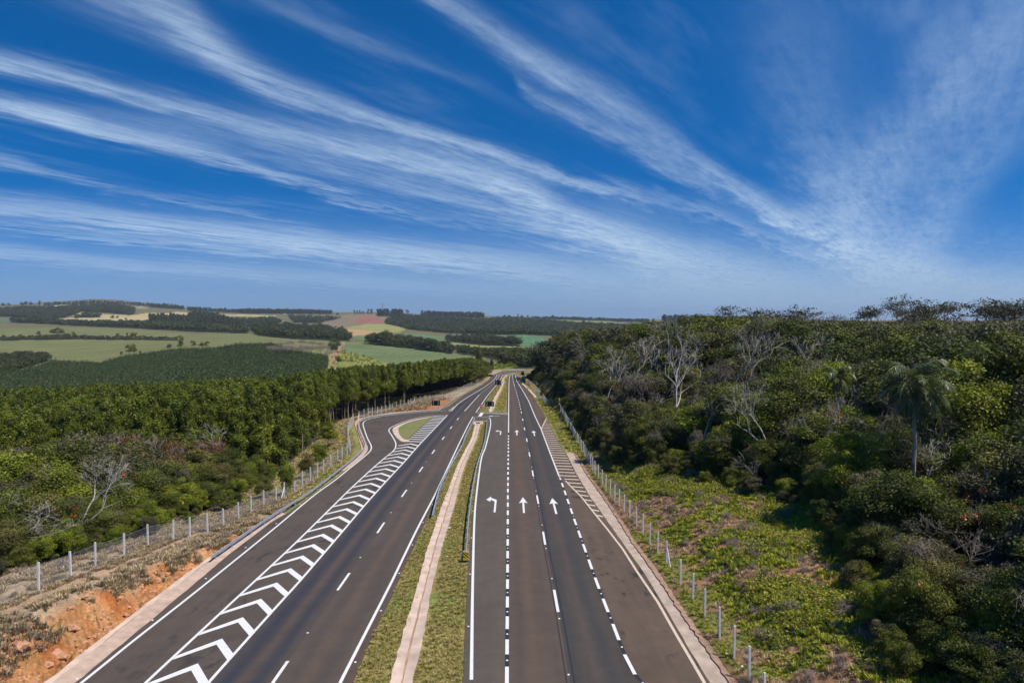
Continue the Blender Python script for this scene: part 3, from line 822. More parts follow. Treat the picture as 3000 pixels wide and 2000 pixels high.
def plate(name, outline, mat, up, kind='structure', depth=0.0):
    """flat piece lying on the road plane with the given outline"""
    o2 = np.asarray(outline, dtype=float)
    import mathutils
    poly = [Vector((p[0], p[1], 0)) for p in o2]
    tris = mathutils.geometry.tessellate_polygon([poly])
    v = np.column_stack([o2[:, 0], o2[:, 1], plane_z(o2[:, 1]) + up])
    f = []
    for a, b_, c_ in tris:
        n = (poly[b_] - poly[a]).cross(poly[c_] - poly[a]).z
        f.append((a, b_, c_) if n > 0 else (a, c_, b_))
    fs = [np.array(f)]
    if depth:
        n = len(v); lo = v.copy(); lo[:, 2] -= depth
        v = np.vstack([v, lo])
        i = np.arange(n); j = (i + 1) % n
        area = sum(poly[k].x * poly[(k + 1) % n].y - poly[(k + 1) % n].x * poly[k].y for k in range(n))
        qd = np.stack([i, i + n, j + n, j], -1) if area > 0 else np.stack([i, j, j + n, i + n], -1)
        fs.append(qd)
    o = link(name, make_mesh(name, v, fs, mat))
    return tag(o, kind=kind)

YF = 383.0
# left: slip lane with its loop, one sheet reaching to the main carriageway
el = world_line([(223, 1999), (558, 1720), (669, 1626), (799, 1527), (850, 1498), (1010, 1380), (1032, 1364)])
loop_out = smooth_line(world_line([(1032, 1364), (1066, 1335), (1078, 1315), (1072, 1296), (1060, 1266), (1053, 1247), (1055, 1237), (1066, 1230), (1095, 1223), (1148, 1214), (1210, 1208.5), (1289, 1203)]), 0.7)
start = np.array([[-24.9, NEAR]])
l2y = np.linspace(198, NEAR, 90)
slip_outline = np.vstack([start, el, loop_out[1:], [[fELN(190), 190], [fELN(198), 198]], np.column_stack([fL2(l2y), l2y])])
plate('slip_road', slip_outline, m_as_slip, 0.04)
strip('left_shoulder', fELN, fL2, 198, YF, m_as_slip, 2)
strip('carriageway_outer_lane', fL2, fL3, NEAR, YF, m_as_fast, 9)
strip('carriageway_inner_lane', fL3, fL4, NEAR, YF, m_as_mid, 9)
strip('median_shoulder', fL4, fME1, NEAR, YF, m_as_edge, 3)
# crossing through the median and the turning lane
fCut = lambda y: np.where(y < 157.5, fME2(y), np.where(y < 172.5, fME1(y), fME2N(y)))
strip('turning_lane', fME2, fL6, NEAR, 157.0, m_as_turn, 9)
strip('median_crossing', fME1, fL6, 157.0, 172.8, m_as_turn, 9)
strip('inner_verge_asphalt', fME2N, fL6, 172.8, 366, m_as_edge, 3)
strip('right_carriageway_inner_lane', fL6, fL7, NEAR, 361.5, m_as_r1, 9)
strip('right_carriageway_outer_lane', fL7, fL8, NEAR, 357, m_as_r2, 9)
strip('right_shoulder', fL8, fRE, NEAR, 352, m_as_r3, 5)

# ------------------------------------------------------------------ painted markings
def ribbon(name, line, w, mat=m_paint, up=0.052):
    p = np.asarray(line, dtype=float)
    d = np.gradient(p, axis=0); d /= np.maximum(np.linalg.norm(d, axis=1, keepdims=True), 1e-9)
    n = np.column_stack([-d[:, 1], d[:, 0]]) * (w / 2)
    v = np.empty((len(p) * 2, 3))
    v[0::2, :2] = p + n; v[1::2, :2] = p - n
    v[:, 2] = plane_z(v[:, 1]) + up
    i = np.arange(len(p) - 1) * 2
    q = np.stack([i + 1, i + 3, i + 2, i], -1)
    o = link(name, make_mesh(name, v, q, mat))
    return tag(o, kind='structure')
def yline(f, y0, y1, step=3.0, off=0.0):
    y = np.linspace(y0, y1, max(2, int((y1 - y0) / step)))
    return np.column_stack([f(y) + off, y])
LW = 0.20
ribbon('edge_line', yline(fL2, NEAR, 167.2), LW)
ribbon('edge_line', yline(fL2, 176.6, 380), LW)
ribbon('edge_line', yline(fL4, NEAR, 164.0), LW)
ribbon('edge_line', yline(fL4, 173.6, 377), LW)
slip_edge = smooth_line(np.vstack([[[-24.2, NEAR]], world_line([(241, 1999), (388, 1880), (580, 1729), (799, 1552), (918, 1453), (980, 1408), (1026, 1371), (1066, 1339), (1083, 1323), (1088, 1313), (1086, 1302), (1078, 1287), (1070, 1266), (1064, 1246), (1065, 1237), (1075, 1230), (1095, 1224.5), (1133, 1218), (1210, 1210), (1305, 1202.5)])]), 0.7)
ribbon('slip_road_edge_line', slip_edge, LW)
l1 = smooth_line(np.vstack([[[-20.6, NEAR]], world_line([(429, 1999), (700, 1746), (852, 1604), (950, 1508), (1030, 1429), (1093, 1371), (1129, 1340), (1148, 1325), (1157, 1315), (1160, 1302), (1156, 1290), (1146, 1273), (1139.5, 1263), (1142, 1255), (1156, 1246.6), (1179, 1237), (1210, 1227), (1240, 1220.6), (1272, 1217), (1310, 1216.2)])]), 0.7)
ribbon('chevron_area_edge_line', l1, LW)
ribbon('edge_line', smooth_line(world_line([(1386, 1220.6), (1411, 1221.5), (1431, 1222.3), (1436.5, 1229), (1437, 1247), (1430.6, 1277), (1422, 1311), (1410, 1345), (1397, 1440), (1390, 1523), (1385, 1702), (1381, 1992)]), 1.0), LW)
ribbon('edge_line', yline(fL6, 137, 168), LW)
ribbon('edge_line', yline(fL6, 168, 360), LW)
ribbon('edge_line', yline(fL8, 92.5, 352), LW)
ribbon('edge_line', np.vstack([yline(fL9, NEAR, 91.0, 2.0)]), LW, m_paint_old)
ribbon('crossing_edge_line', world_line([(1394.5, 1208.6), (1440, 1210.6), (1471, 1211.3), (1489.5, 1209.8)]), 0.35, m_paint)
ribbon('crossing_edge_line', world_line([(1440, 1210.9), (1471, 1212.6), (1489.5, 1214.2)]), 0.35, m_paint)
ribbon('stop_line', world_line([(1412.5, 1209.8), (1405.5, 1219.6)]), 0.8)
ribbon('lane_line', yline(fL3, 176.2, 226), 0.18)
ribbon('lane_line', yline(fL3, 292, 374), 0.13)
ribbon('lane_line', yline(fL7, 262, 358), 0.14)
def dashes(name, f, y0, y1, length, pitch, w=0.2, mat=m_paint, ylim=None, up=0.052):
    mb = MB()
    y = y0
    while y + length < y1:
        a, b_ = f(y), f(y + length)
        mb.add([(a - w / 2, y, plane_z(y) + up), (a + w / 2, y, plane_z(y) + up), (b_ + w / 2, y + length, plane_z(y + length) + up), (b_ - w / 2, y + length, plane_z(y + length) + up)], [(0, 1, 2, 3)])
        y += pitch
    o = link(name, mb.mesh(name, mat))
    return tag(o, kind='structure')
dashes('lane_dashes', fL3, 51.6 - 30.4, 172, 3.8, 15.15)
dashes('lane_dashes', fL3, 229, 292, 1.6, 4.6, 0.18)
dashes('lane_dashes', fL7, 47.4 - 15.5, 176, 4.2, 15.5, 0.2)
dashes('lane_dashes', fL7, 180, 262, 2.6, 6.4, 0.2)
dashes('lane_dashes', fL6, 55.4 - 3.6 * 9, 136.6, 2.05, 3.6, 0.22)
dashes('lane_dashes', fL8, 51.8 - 4.42 * 6, 96, 2.45, 4.42, 0.22)
ribbon('black_backing_line', yline(fL6, NEAR, 136), 0.24, m_paint_blk, up=0.046)
ribbon('black_backing_line', yline(fL8, NEAR, 94), 0.22, m_paint_blk, up=0.046)
ribbon('construction_joint', yline(fL7, NEAR, 190, off=-0.17), 0.07, m_paint_blk, up=0.046)
ribbon('construction_joint', yline(fL7, NEAR, 190, off=0.27), 0.10, m_paint_blk, up=0.046)
# chevrons: apex between the two edge lines, arms running back
mb = MB()
y = 39.86 - 3.32 * 4
while y < 125.5:
    xa = (fL1(y) + fL2(y)) / 2 + 0.1
    th = 0.85
    yl, yr = y - 2.35, y - 2.05
    xl_, xr_ = fL1(yl) + 0.1, fL2(yr) - 0.1
    Zp = lambda v: plane_z(v) + 0.052
    pts = [(xl_, yl - 0.55), (xa, y - th), (xr_, yr - 0.85), (xr_, yr), (xa, y), (xl_, yl)]
    mb.add([(p[0], p[1], Zp(p[1])) for p in pts], [(0, 1, 4, 5), (1, 2, 3, 4)])
    y += 3.32
yb = 125.4
def l1x(yq):   # west limit of the hatched bars beside the grass island
    return np.interp(yq, [122, 128, 146, 164, 168], [-20.9, -19.5, -19.3, -18.9, -18.7])
while yb < 166.5:
    a0, a1 = l1x(yb), fL2(yb - 1.0)
    mb.add([(a0, yb, Zp(yb)), (a1, yb - 1.0, Zp(yb - 1)), (a1, yb - 0.35, Zp(yb - .35)), (a0, yb + 0.65, Zp(yb + .65))], [(0, 1, 2, 3)])
    yb += 2.62
for yb in (176.8, 179.9, 183.0, 186.2):
    a1 = fL2(yb); a0 = fELN(yb + 4) + 1.2
    mb.add([(a0, yb + 0.7, Zp(yb + .7)), (a1, yb, Zp(yb)), (a1, yb + 0.8, Zp(yb + .8)), (a0, yb + 1.5, Zp(yb + 1.5))], [(0, 1, 2, 3)])
tag(link('chevron_markings', mb.mesh('chevron_markings', m_paint)), kind='structure')
# hatched triangle on the right shoulder
mb = MB()
tip = world_line([(1600, 1227), (1585.5, 1257)])
yb = 72.5
while yb < 160:
    if yb > 142.6:
        a0 = np.interp(yb, [142.6, 160.4], [tip[1][0], tip[0][0]])
    elif yb > 92:
        a0 = fL8(yb)
    else:
        a0 = fL9(yb)
    a1 = min(float(fRE(yb)), float(fGI(yb)) if yb < 113 else 99) - 0.15
    if a1 - a0 > 0.25:
        mb.add([(a0, yb + 0.5, Zp(yb)), (a1, yb, Zp(yb)), (a1, yb + 0.55, Zp(yb + .55)), (a0, yb + 1.05, Zp(yb + .8))], [(0, 1, 2, 3)])
    yb += 2.35
tag(link('hatch_markings', mb.mesh('hatch_markings', m_paint_old)), kind='structure')
ribbon('hatch_edge_line', tip, 0.22, m_paint_old)
# arrows
def arrow(name, x, y0, kind, L=7.3, rz=0.0, s=1.0):
    mb = MB()
    if kind == 'ahead':
        pts = [(-0.11, 0), (0.11, 0), (0.11, L * 0.66), (0.5, L * 0.60), (0.0, L), (-0.5, L * 0.60), (-0.11, L * 0.66)]
        q = [(0, 1, 2, 6)]; tr = [(2, 3, 4), (6, 4, 5), (2, 4, 6)]
    else:
        pts = [(0.30, 0), (0.52, 0), (0.52, L * 0.78), (0.30, L * 0.66), (-0.20, L * 0.80), (-0.20, L * 0.92), (-0.20, L * 0.66), (-0.20, L * 1.02), (-0.72, L * 0.80)]
        q = [(0, 1, 2, 3), (3, 2, 5, 4)]; tr = [(6, 7, 8)]
    c_, s_ = math.cos(rz), math.sin(rz)
    v = []
    for a, b_ in pts:
        a *= s
        xx = x + a * c_ - b_ * s_; yy_ = y0 + a * s_ + b_ * c_
        v.append((xx, yy_, plane_z(yy_) + 0.054))
    mb.add(v, q, tr)
    return tag(link(name, mb.mesh(name, m_paint)), kind='structure')
def GX(px, py):
    a, b_ = G(px, py); return float(a), float(b_)
ax, ay = GX(1450, 1501); arrow('left_turn_arrow', ax - 0.45, ay, 'left')
ax, ay = GX(1535, 1503); arrow('ahead_arrow', ax, ay, 'ahead')
ax, ay = GX(1630, 1506); arrow('ahead_arrow', ax, ay, 'ahead', rz=0.004)
ax, ay = GX(1466.5, 1274); arrow('left_turn_arrow', ax - 0.45, ay, 'left', L=6.5)
ax, ay = GX(1514.5, 1275); arrow('ahead_arrow', ax, ay, 'ahead')
ax, ay = GX(1566.5, 1277); arrow('ahead_arrow', ax, ay, 'ahead', rz=0.004)
ax, ay = GX(1432, 1219); arrow('turn_in_arrow', ax + 2.6, ay + 0.2, 'ahead', L=2.8, rz=math.radians(92), s=1.8)

# ------------------------------------------------------------------ concrete gutters and drains
def solid_strip(name, lineA, lineB, mat, upA, upB, depth=0.22, dip=None, jag=0.0, joints=0.0):
    """concrete strip between two lines (same number of points); optional centre dip"""
    A = np.asarray(lineA, float); B = np.asarray(lineB, float); n = len(A)
    if jag:
        d = B - A
        A = A - d * (rng.random((n, 1)) - 0.5) * jag; B = B + d * (rng.random((n, 1)) - 0.5) * jag
    rowsv = []
    us = [0.0, 1.0] if dip is None else [0.0, 0.35, 0.5, 0.65, 1.0]
    for u in us:
        p = A * (1 - u) + B * u
        up = upA * (1 - u) + upB * u
        if dip is not None and u in (0.35, 0.65): up -= dip * 0.8
        if dip is not None and u == 0.5: up -= dip
        rowsv.append(np.column_stack([p, plane_z(p[:, 1]) + up]))
    top0 = rowsv[0].copy(); top0[:, 2] -= depth
    top1 = rowsv[-1].copy(); top1[:, 2] -= depth
    rowsv = [top0] + rowsv + [top1]
    v = np.vstack(rowsv); q = []
    for k in range(len(rowsv) - 1):
        i = np.arange(n - 1)
        q.append(np.stack([k * n + i, (k + 1) * n + i, (k + 1) * n + i + 1, k * n + i + 1], -1))
    q = np.vstack(q)
    # make normals face up
    a, b_, c_ = v[q[len(q) // 2, 0]], v[q[len(q) // 2, 1]], v[q[len(q) // 2, 2]]
    if np.cross(b_ - a, c_ - a)[2] < 0:
        q = q[:, ::-1]
    o = link(name, make_mesh(name, v, q, mat))
    return tag(o, kind='structure')
def fstrip(name, fa, fb, y0, y1, mat, upA, upB, step=1.0, **kw):
    y = np.linspace(y0, y1, max(2, int((y1 - y0) / step)))
    return solid_strip(name, np.column_stack([fa(y), y]), np.column_stack([fb(y), y]), mat, upA, upB, **kw)
fstrip('left_gutter', lambda y: XL(y) - 0.05, lambda y: fEL(y) - 0.02, 22, 74, m_conc, 0.16, 0.05, jag=0.10)
fstrip('left_gutter_lip', lambda y: XL(y) - 0.42, lambda y: XL(y) - 0.05, 22, 70, m_conc_pink, 0.24, 0.20, jag=0.35)
fstrip('right_gutter', fGI, fGO, 22, 112.5, m_conc_grey, 0.05, 0.12, jag=0.05)
fstrip('right_gutter_kerb', lambda y: fGO(y) + 0.02, lambda y: fGO(y) + 0.42, 24, 110, m_stone, 0.20, 0.16, step=0.45, jag=0.5)
# median drain (south and north of the crossing)
dS = [(1142, 1209, 1999), (1180, 1242, 1858), (1215.6, 1260, 1746), (1251, 1291.5, 1612.5), (1289, 1327, 1496), (1325, 1349.5, 1403), (1342, 1364, 1358), (1362, 1381, 1320), (1382, 1397.5, 1283), (1392, 1407, 1240)]
def drain(name, rows_, extra0=None):
    a = world_line([(r[0], r[2]) for r in rows_]); b_ = world_line([(r[1], r[2]) for r in rows_])
    if extra0 is not None:
        a = np.vstack([[extra0[0]], a]); b_ = np.vstack([[extra0[1]], b_])
    yq = np.arange(a[0, 1], a[-1, 1], 0.8)
    A = np.column_stack([np.interp(yq, a[:, 1], a[:, 0]), yq]); B = np.column_stack([np.interp(yq, b_[:, 1], b_[:, 0]), yq])
    return solid_strip(name, A, B, m_conc_pink, 0.10, 0.10, dip=0.085, jag=0.08)
drain('median_drain', dS, ((-6.6, 22), (-5.3, 22)))
dN = [(1431, 1443, 1207), (1437, 1448, 1190), (1448, 1457, 1165), (1463, 1469, 1141), (1471, 1477, 1122), (1470, 1475, 1110), (1484, 1488, 1099)]
drain('median_drain', dN)
m_silt = simple_mat('silt_stain', (0.40, 0.24, 0.13), 0.95, var=0.3, scale=1.0)
sl = world_line([((r[0] + r[1]) / 2, r[2]) for r in dS]); sl = np.vstack([[[-5.95, 22]], sl])
yq = np.arange(22, 150, 0.9)
ribbon('drain_silt', np.column_stack([np.interp(yq, sl[:, 1], sl[:, 0]) + rng.normal(0, 0.03, len(yq)), yq]), 0.13, m_silt, up=0.024)
# grass island in the loop with its concrete gutter
isl_o = smooth_line(world_line([(1203, 1294), (1180, 1295), (1163, 1283), (1152, 1268), (1150, 1258), (1158, 1250), (1178, 1241), (1210, 1230), (1245, 1223.5), (1272, 1219)]), 0.6)
isl_i = smooth_line(world_line([(1196, 1289), (1185, 1289), (1172, 1276), (1167, 1262), (1168, 1254), (1176, 1248), (1192, 1240), (1215, 1232.5), (1247, 1226), (1271, 1220.5)]), 0.6)
m_ = min(len(isl_o), len(isl_i))
ro = isl_o[np.linspace(0, len(isl_o) - 1, 60).astype(int)]; ri = isl_i[np.linspace(0, len(isl_i) - 1, 60).astype(int)]
solid_strip('island_gutter', ro, ri, m_conc_pink, 0.075, 0.13, depth=0.06)
east = np.column_stack([np.array([l1x(v) - 0.15 for v in np.linspace(163, 128.5, 20)]), np.linspace(163, 128.5, 20)])
isl_poly = np.vstack([ri[2:-2], east])
m_isl, t_, b_ = new_mat('island_grass')
g_ = t_.new('ShaderNodeNewGeometry')
nn = t_.noise(g_.outputs['Position'], 1.1, 6.0, 0.65); nn2 = t_.noise(g_.outputs['Position'], 0.18, 3.0, 0.6)
cc_ = t_.mix(t_.mrange(nn, 0.3, 0.7), (0.24, 0.20, 0.08, 1), (0.15, 0.17, 0.045, 1))
cc_ = t_.mix(t_.mrange(nn2, 0.5, 0.62, 0, 0.7), cc_, (0.12, 0.19, 0.03, 1))
t_.put(b_.inputs['Base Color'], cc_); b_.inputs['Roughness'].default_value = 0.95
plate('island_grass', isl_poly, m_isl, 0.12, kind='structure', depth=0.08)
# gutter outside the loop
lo = smooth_line(world_line([(1008, 1379), (1032, 1364), (1066, 1335), (1078, 1315), (1072, 1296), (1060, 1266), (1053, 1247), (1055, 1237), (1066, 1229), (1095, 1221.6), (1148, 1212.6), (1210, 1206.8), (1289, 1201.4)]), 0.6)
lo2 = smooth_line(world_line([(990, 1383), (1018, 1366), (1048, 1334), (1058, 1315), (1053, 1296), (1047, 1270), (1040, 1247), (1043, 1235), (1058, 1226.5), (1092, 1219.0), (1146, 1210.6), (1209, 1205.4), (1289, 1200.4)]), 0.6)
ro = lo[np.linspace(0, len(lo) - 1, 90).astype(int)]; ri = lo2[np.linspace(0, len(lo2) - 1, 90).astype(int)]
solid_strip('loop_gutter', ro, ri, m_conc, 0.055, 0.14, jag=0.06)
fstrip('far_right_gutter', lambda y: fRE(y) + 0.05, lambda y: fRE(y) + 0.75, 215, 250, m_conc_pink, 0.06, 0.1, step=1.5)
fstrip('far_right_gutter', lambda y: fRE(y) + 0.05, lambda y: fRE(y) + 0.7, 256, 285, m_conc_pink, 0.06, 0.1, step=1.5)

# ------------------------------------------------------------------ guard rails
m_zinc = simple_mat('galvanised_steel', (0.52, 0.55, 0.59), 0.42, 0.5, var=0.12, scale=2.0)
m_post = simple_mat('concrete_post', (0.66, 0.64, 0.60), 0.85, var=0.12, scale=2.5, bump=0.2)
m_black = simple_mat('black_sign_back', (0.008, 0.008, 0.009), 0.35, var=0.1, scale=2.0, spec=0.3)
m_yellow = simple_mat('yellow_sign_face', (0.85, 0.55, 0.01), 0.45, var=0.04)
m_signblk = simple_mat('black_sign_ink', (0.012, 0.012, 0.012), 0.5, var=0.05)
m_red = simple_mat('red_sign_face', (0.60, 0.012, 0.03), 0.45, var=0.05)
m_white = simple_mat('white_sign_face', (0.82, 0.82, 0.80), 0.5, var=0.04)
m_litter = simple_mat('white_litter', (0.80, 0.79, 0.76), 0.7, var=0.1)
m_stud = simple_mat('road_stud_plastic', (0.85, 0.83, 0.78), 0.4, var=0.05)

def hz(x, y):
    return float(H(x, y))

def guard_rail(label, line, side, group=None, spacing=3.8, up0=0.0, end_wing=False):
    """line: world points of the rail; side = +1 / -1 puts the posts to the left / right of travel"""
    p = smooth_line(line, 1.0)
    z = np.array([max(hz(a, b), float(plane_z(b)) + 0.02) for a, b in p])
    z = np.convolve(np.pad(z, 4, mode='edge'), np.ones(9) / 9, 'valid') + up0
    root = empty('guard_rail', (p[0, 0], p[0, 1], z[0]))
    tag(root, label, 'guardrail', group)
    org = np.array([p[0, 0], p[0, 1], z[0]])
    d = np.gradient(p, axis=0); d /= np.linalg.norm(d, axis=1, keepdims=True)
    n = np.column_stack([-d[:, 1], d[:, 0]]) * side
    prof = [(0.00, 0.43), (0.03, 0.45), (-0.05, 0.50), (-0.05, 0.53), (0.03, 0.575), (0.03, 0.595), (-0.05, 0.64), (-0.05, 0.67), (0.03, 0.72), (0.0, 0.74)]
    rowsv = []
    for (o_, h_) in prof:
        rowsv.append(np.column_stack([p + n * o_, z + h_]) - org)
    N = len(p); v = np.vstack(rowsv); q = []
    i = np.arange(N - 1)
    for k in range(len(prof) - 1):
        q.append(np.stack([k * N + i, k * N + i + 1, (k + 1) * N + i + 1, (k + 1) * N + i], -1))
    link('rail', make_mesh('rail', v, np.vstack(q), m_zinc), root)
    s = np.concatenate([[0], np.cumsum(np.linalg.norm(np.diff(p, axis=0), axis=1))])
    mb = MB()
    mb.box((0, 0, 0.30), (0.11, 0.07, 0.76)); mb.box((0, 0.0, 0.59), (0.16, 0.10, 0.26))
    pm = mb.mesh('rail_post', m_zinc)
    t = 0.4
    while t < s[-1]:
        k = min(int(np.searchsorted(s, t)), N - 1)
        c = p[k] + n[k] * 0.10
        o = link('rail_post', pm, root)
        o.location = Vector((c[0], c[1], z[k])) - Vector(org)
        o.rotation_euler = (0, 0, math.atan2(n[k, 1], n[k, 0]))
        t += spacing
    return root, p, z

gl1 = world_line([(618, 1628), (700, 1572), (799, 1505), (857, 1470), (918, 1430.5), (980, 1384), (1026, 1348), (1056, 1322), (1069, 1306), (1067, 1293), (1057, 1270), (1050, 1248), (1051, 1234), (1061, 1226), (1087, 1219.5), (1133, 1213), (1210, 1205), (1286, 1199)], up=0.72)
gl1[-8:] = gl1[-8:]
guard_rail('blue-grey steel guardrail bending around the outside of the left slip road loop', gl1, 1)
gl2 = world_line([(1288, 1199), (1300, 1190), (1324, 1172.7), (1352, 1157), (1384, 1139), (1412, 1124)], up=0.72)
guard_rail('steel guardrail between the far left shoulder and the long fence', gl2, 1, spacing=5)
gm1 = world_line([(1267, 1502), (1289, 1424), (1320.5, 1359), (1354, 1301), (1363, 1277), (1391, 1222)], up=0.72)
guard_rail('galvanised guardrail on the left edge of the grass median', gm1, -1)
gm2 = world_line([(1366, 1622), (1370, 1545), (1378.5, 1466), (1390, 1395), (1400, 1351), (1414, 1311), (1421, 1285), (1426, 1245), (1426, 1228)], up=0.72)
r_, p_, z_ = guard_rail('galvanised guardrail on the right edge of the grass median beside the turning lane', gm2, 1)
gf = np.array([[-6.5, 384], [-2, 391], [5, 396], [15, 399], [30, 400.5], [45, 401]])
guard_rail('far guardrail closing off the bend where the road turns right', gf, 1, spacing=6)
# striped end marker
ex, ey, ez = p_[0][0], p_[0][1], z_[0]
root = empty('rail_end_marker', (ex - 0.02, ey - 0.12, ez)); tag(root, 'yellow and black striped marker plate at the near end of the median guardrail', 'road marker')
mb = MB(); mb.box((0, 0, 0.62), (0.46, 0.05, 0.72)); link('plate', mb.mesh('plate', m_yellow), root)
mb = MB()
for k in (-0.16, 0.12, 0.40):
    a = []
    for (u, w) in ((-0.23, k + 0.12), (0.23, k - 0.26), (0.23, k - 0.12), (-0.23, k + 0.26)):
        a.append((u, -0.030, 0.62 + max(-0.355, min(0.355, w - 0.08))))
    mb.add(a, [(0, 1, 2, 3)])
link('stripes', mb.mesh('stripes', m_signblk), root)
mb = MB(); mb.box((0, 0.03, 0.62), (0.56, 0.04, 0.84)); mb.box((0, 0.25, 0.5), (0.5, 0.40, 0.5)); link('frame', mb.mesh('frame', m_zinc), root)

# ------------------------------------------------------------------ fences
m_net, t, b = new_mat('wire_netting')
tr_ = t.new('ShaderNodeBsdfTransparent'); mx = t.new('ShaderNodeMixShader')
mx.inputs[0].default_value = 0.13
b.inputs['Base Color'].default_value = (0.42, 0.42, 0.43, 1); b.inputs['Metallic'].default_value = 0.3
out = [n for n in t.n if n.type == 'OUTPUT_MATERIAL'][0]
t.l.new(tr_.outputs[0], mx.inputs[1]); t.l.new(b.outputs[0], mx.inputs[2]); t.l.new(mx.outputs[0], out.inputs['Surface'])
mb = MB(); mb.box((0, 0, 0.93), (0.13, 0.13, 2.1), taper=0.92); mb.box((0, 0, 1.985), (0.10, 0.10, 0.02))
me_post = mb.mesh('fence_post', m_post)
def brace_mesh(dx, dy):
    mb = MB(); mb.tube([(dx * 1.0, dy * 1.0, -0.05), (0, 0, 1.45)], 0.065, 4)
    return mb.mesh('brace', m_post)
def fence(label, pts, braces=(), h=1.75):
    pts = [tuple(map(float, p)) for p in pts]
    x0, y0 = pts[0]; z0 = hz(x0, y0)
    root = empty('wire_fence', (x0, y0, z0)); tag(root, label, 'fence')
    top = []; bot = []
    for i, (x, y) in enumerate(pts):
        z = hz(x, y)
        o = link('fence_post', me_post, root); o.location = (x - x0, y - y0, z - z0)
        o.rotation_euler = (random.uniform(-.02, .02), random.uniform(-.02, .02), 0.1 * random.random())
        bot.append((x - x0, y - y0, z - z0 + 0.05)); top.append((x - x0, y - y0, z - z0 + h))
        if i in braces:
            a, b_ = pts[max(i - 1, 0)], pts[min(i + 1, len(pts) - 1)]
            dx, dy = b_[0] - a[0], b_[1] - a[1]; L = math.hypot(dx, dy) or 1
            for s in (-1, 1):
                o = link('brace', brace_mesh(dx / L * s * 1.3, dy / L * s * 1.3), root); o.location = (x - x0, y - y0, z - z0)
    n = len(pts)
    v = np.array(bot + top); i = np.arange(n - 1)
    link('netting', make_mesh('netting', v, np.stack([i, i + 1, i + n + 1, i + n], -1), m_net), root)
    mb = MB()
    for f in (0.02, 0.35, 0.68, 1.0):
        mb.tube(v[:n] * (1 - f) + v[n:] * f, 0.007, 3, caps=False)
    link('wires', mb.mesh('wires', m_zinc), root)
    return root
def gpt(px, py, up=0.0):
    """terrain point standing at a chart position"""
    x, y, z = ground_at(px, py); return float(x[0]), float(y[0])
lf = [gpt(*p) for p in [(97, 1740), (193, 1700), (266, 1668), (352, 1637), (423, 1605), (498, 1590), (548, 1582), (600, 1568), (647, 1552), (692, 1530), (730, 1510), (767, 1490), (804, 1479.5), (828, 1464), (859, 1443.5), (882, 1427), (905.5, 1413), (926.5, 1400), (945, 1388), (966, 1371), (986, 1354.5), (1000, 1346), (1014, 1338), (1024, 1328.5)]]
xa, ya = lf[0]
lf = [(-33.6, 34.2), (-33.2, 39.5)] + lf
xe, ye = lf[-1]
xt, yt = gpt(1034, 1239)
for k in range(1, 14):
    f = k / 13.0
    lf.append((xe + (xt - xe) * f - 0.8 * math.sin(math.pi * f), ye + (yt - ye) * f))
fence('concrete post and wire fence above the left slip road, from red cut to loop', lf, braces=(15, 39))
l2f = [gpt(*p) for p in [(1050, 1230), (1065, 1223), (1077.5, 1220.5), (1089.5, 1217), (1105, 1216), (1117, 1214), (1129, 1211), (1141.5, 1207), (1148, 1204), (1160.6, 1197), (1172, 1196), (1183, 1194.5), (1195, 1191.5), (1203, 1188), (1214, 1186), (1230, 1181), (1245, 1177), (1259, 1176), (1277, 1174), (1295.6, 1171.6), (1308.4, 1171.6), (1320, 1171.6)]]
fence('concrete post fence behind the loop, around the red earth and the large black sign back', l2f, braces=(0, 14))
x0, y0 = l2f[-1]
l3 = [(x0, y0)]
for py_ in np.arange(y0 + 3, 292, 3.4):
    l3.append((float(XL(py_)) - 2.0, float(py_)))
fence('far left fence whose close-set pale posts run beside the shoulder under the eucalyptus trees', l3)
rf = [gpt(*p) for p in [(2252, 2100), (2206, 2010), (2160, 1943), (2116.5, 1878), (2072, 1818), (2036, 1766.5), (1999.5, 1719.6), (1958, 1659), (1931, 1628), (1907.6, 1599), (1886.6, 1569), (1868, 1545.5), (1848, 1525), (1831, 1505), (1816.5, 1487.5), (1803, 1472), (1790, 1455), (1777, 1440.6), (1766, 1423), (1755, 1406), (1745, 1394)]]
yy0 = rf[-1][1]; xx0 = rf[-1][0]
for k in range(1, 27):
    y = yy0 + k * (167.5 - yy0) / 26
    rf.append((xx0 + (12.0 - xx0) * (y - yy0) / (167.5 - yy0), y))
fence('concrete post and wire fence beside the right-hand gutter and grassy bank', rf, braces=(7,))
r2 = [(12.6, 181.0), (9.9, 186.5)]
for y in np.arange(190, 300, 3.0):
    r2.append((float(np.interp(y, [190, 219, 252, 281, 300], [9.6, 9.0, 7.8, 6.2, 5.4])), float(y)))
fence('far right fence of close-set posts behind the yellow pedestrian warning signs', r2)

# ------------------------------------------------------------------ signs
def at(px, py):
    x, y = G(px, py); return float(x), float(y)
def sign_root(name, x, y, label, cat='road sign', rz=0.0, group=None):
    z = max(hz(x, y), float(plane_z(y)))
    r = empty(name, (x, y, z), rz); tag(r, label, cat, group); return r
def big_back(px, py, w, h, clear, label, posts=(-0.22, 0.28)):
    x, y = at(px, py)
    r = sign_root('sign_back', x, y, label)
    mb = MB(); mb.box((0, 0.06, clear + h / 2), (w, 0.04, h))
    for k in range(1, 3): mb.box((0, 0.03, clear + h * k / 3), (w, 0.02, 0.04))
    link('panel', mb.mesh('panel', m_black), r)
    for f in posts:
        mb = MB(); mb.box((0, 0, (clear + h) / 2 - 0.1), (0.11, 0.09, clear + h + 0.2)); o = link('post', mb.mesh('post', m_zinc), r); o.location = (w * f, -0.03, 0)
    return r
big_back(1277, 1201.5, 2.15, 1.30, 1.25, 'large black sign back on two steel posts, on the red earth behind the loop', (-0.30, 0.28))
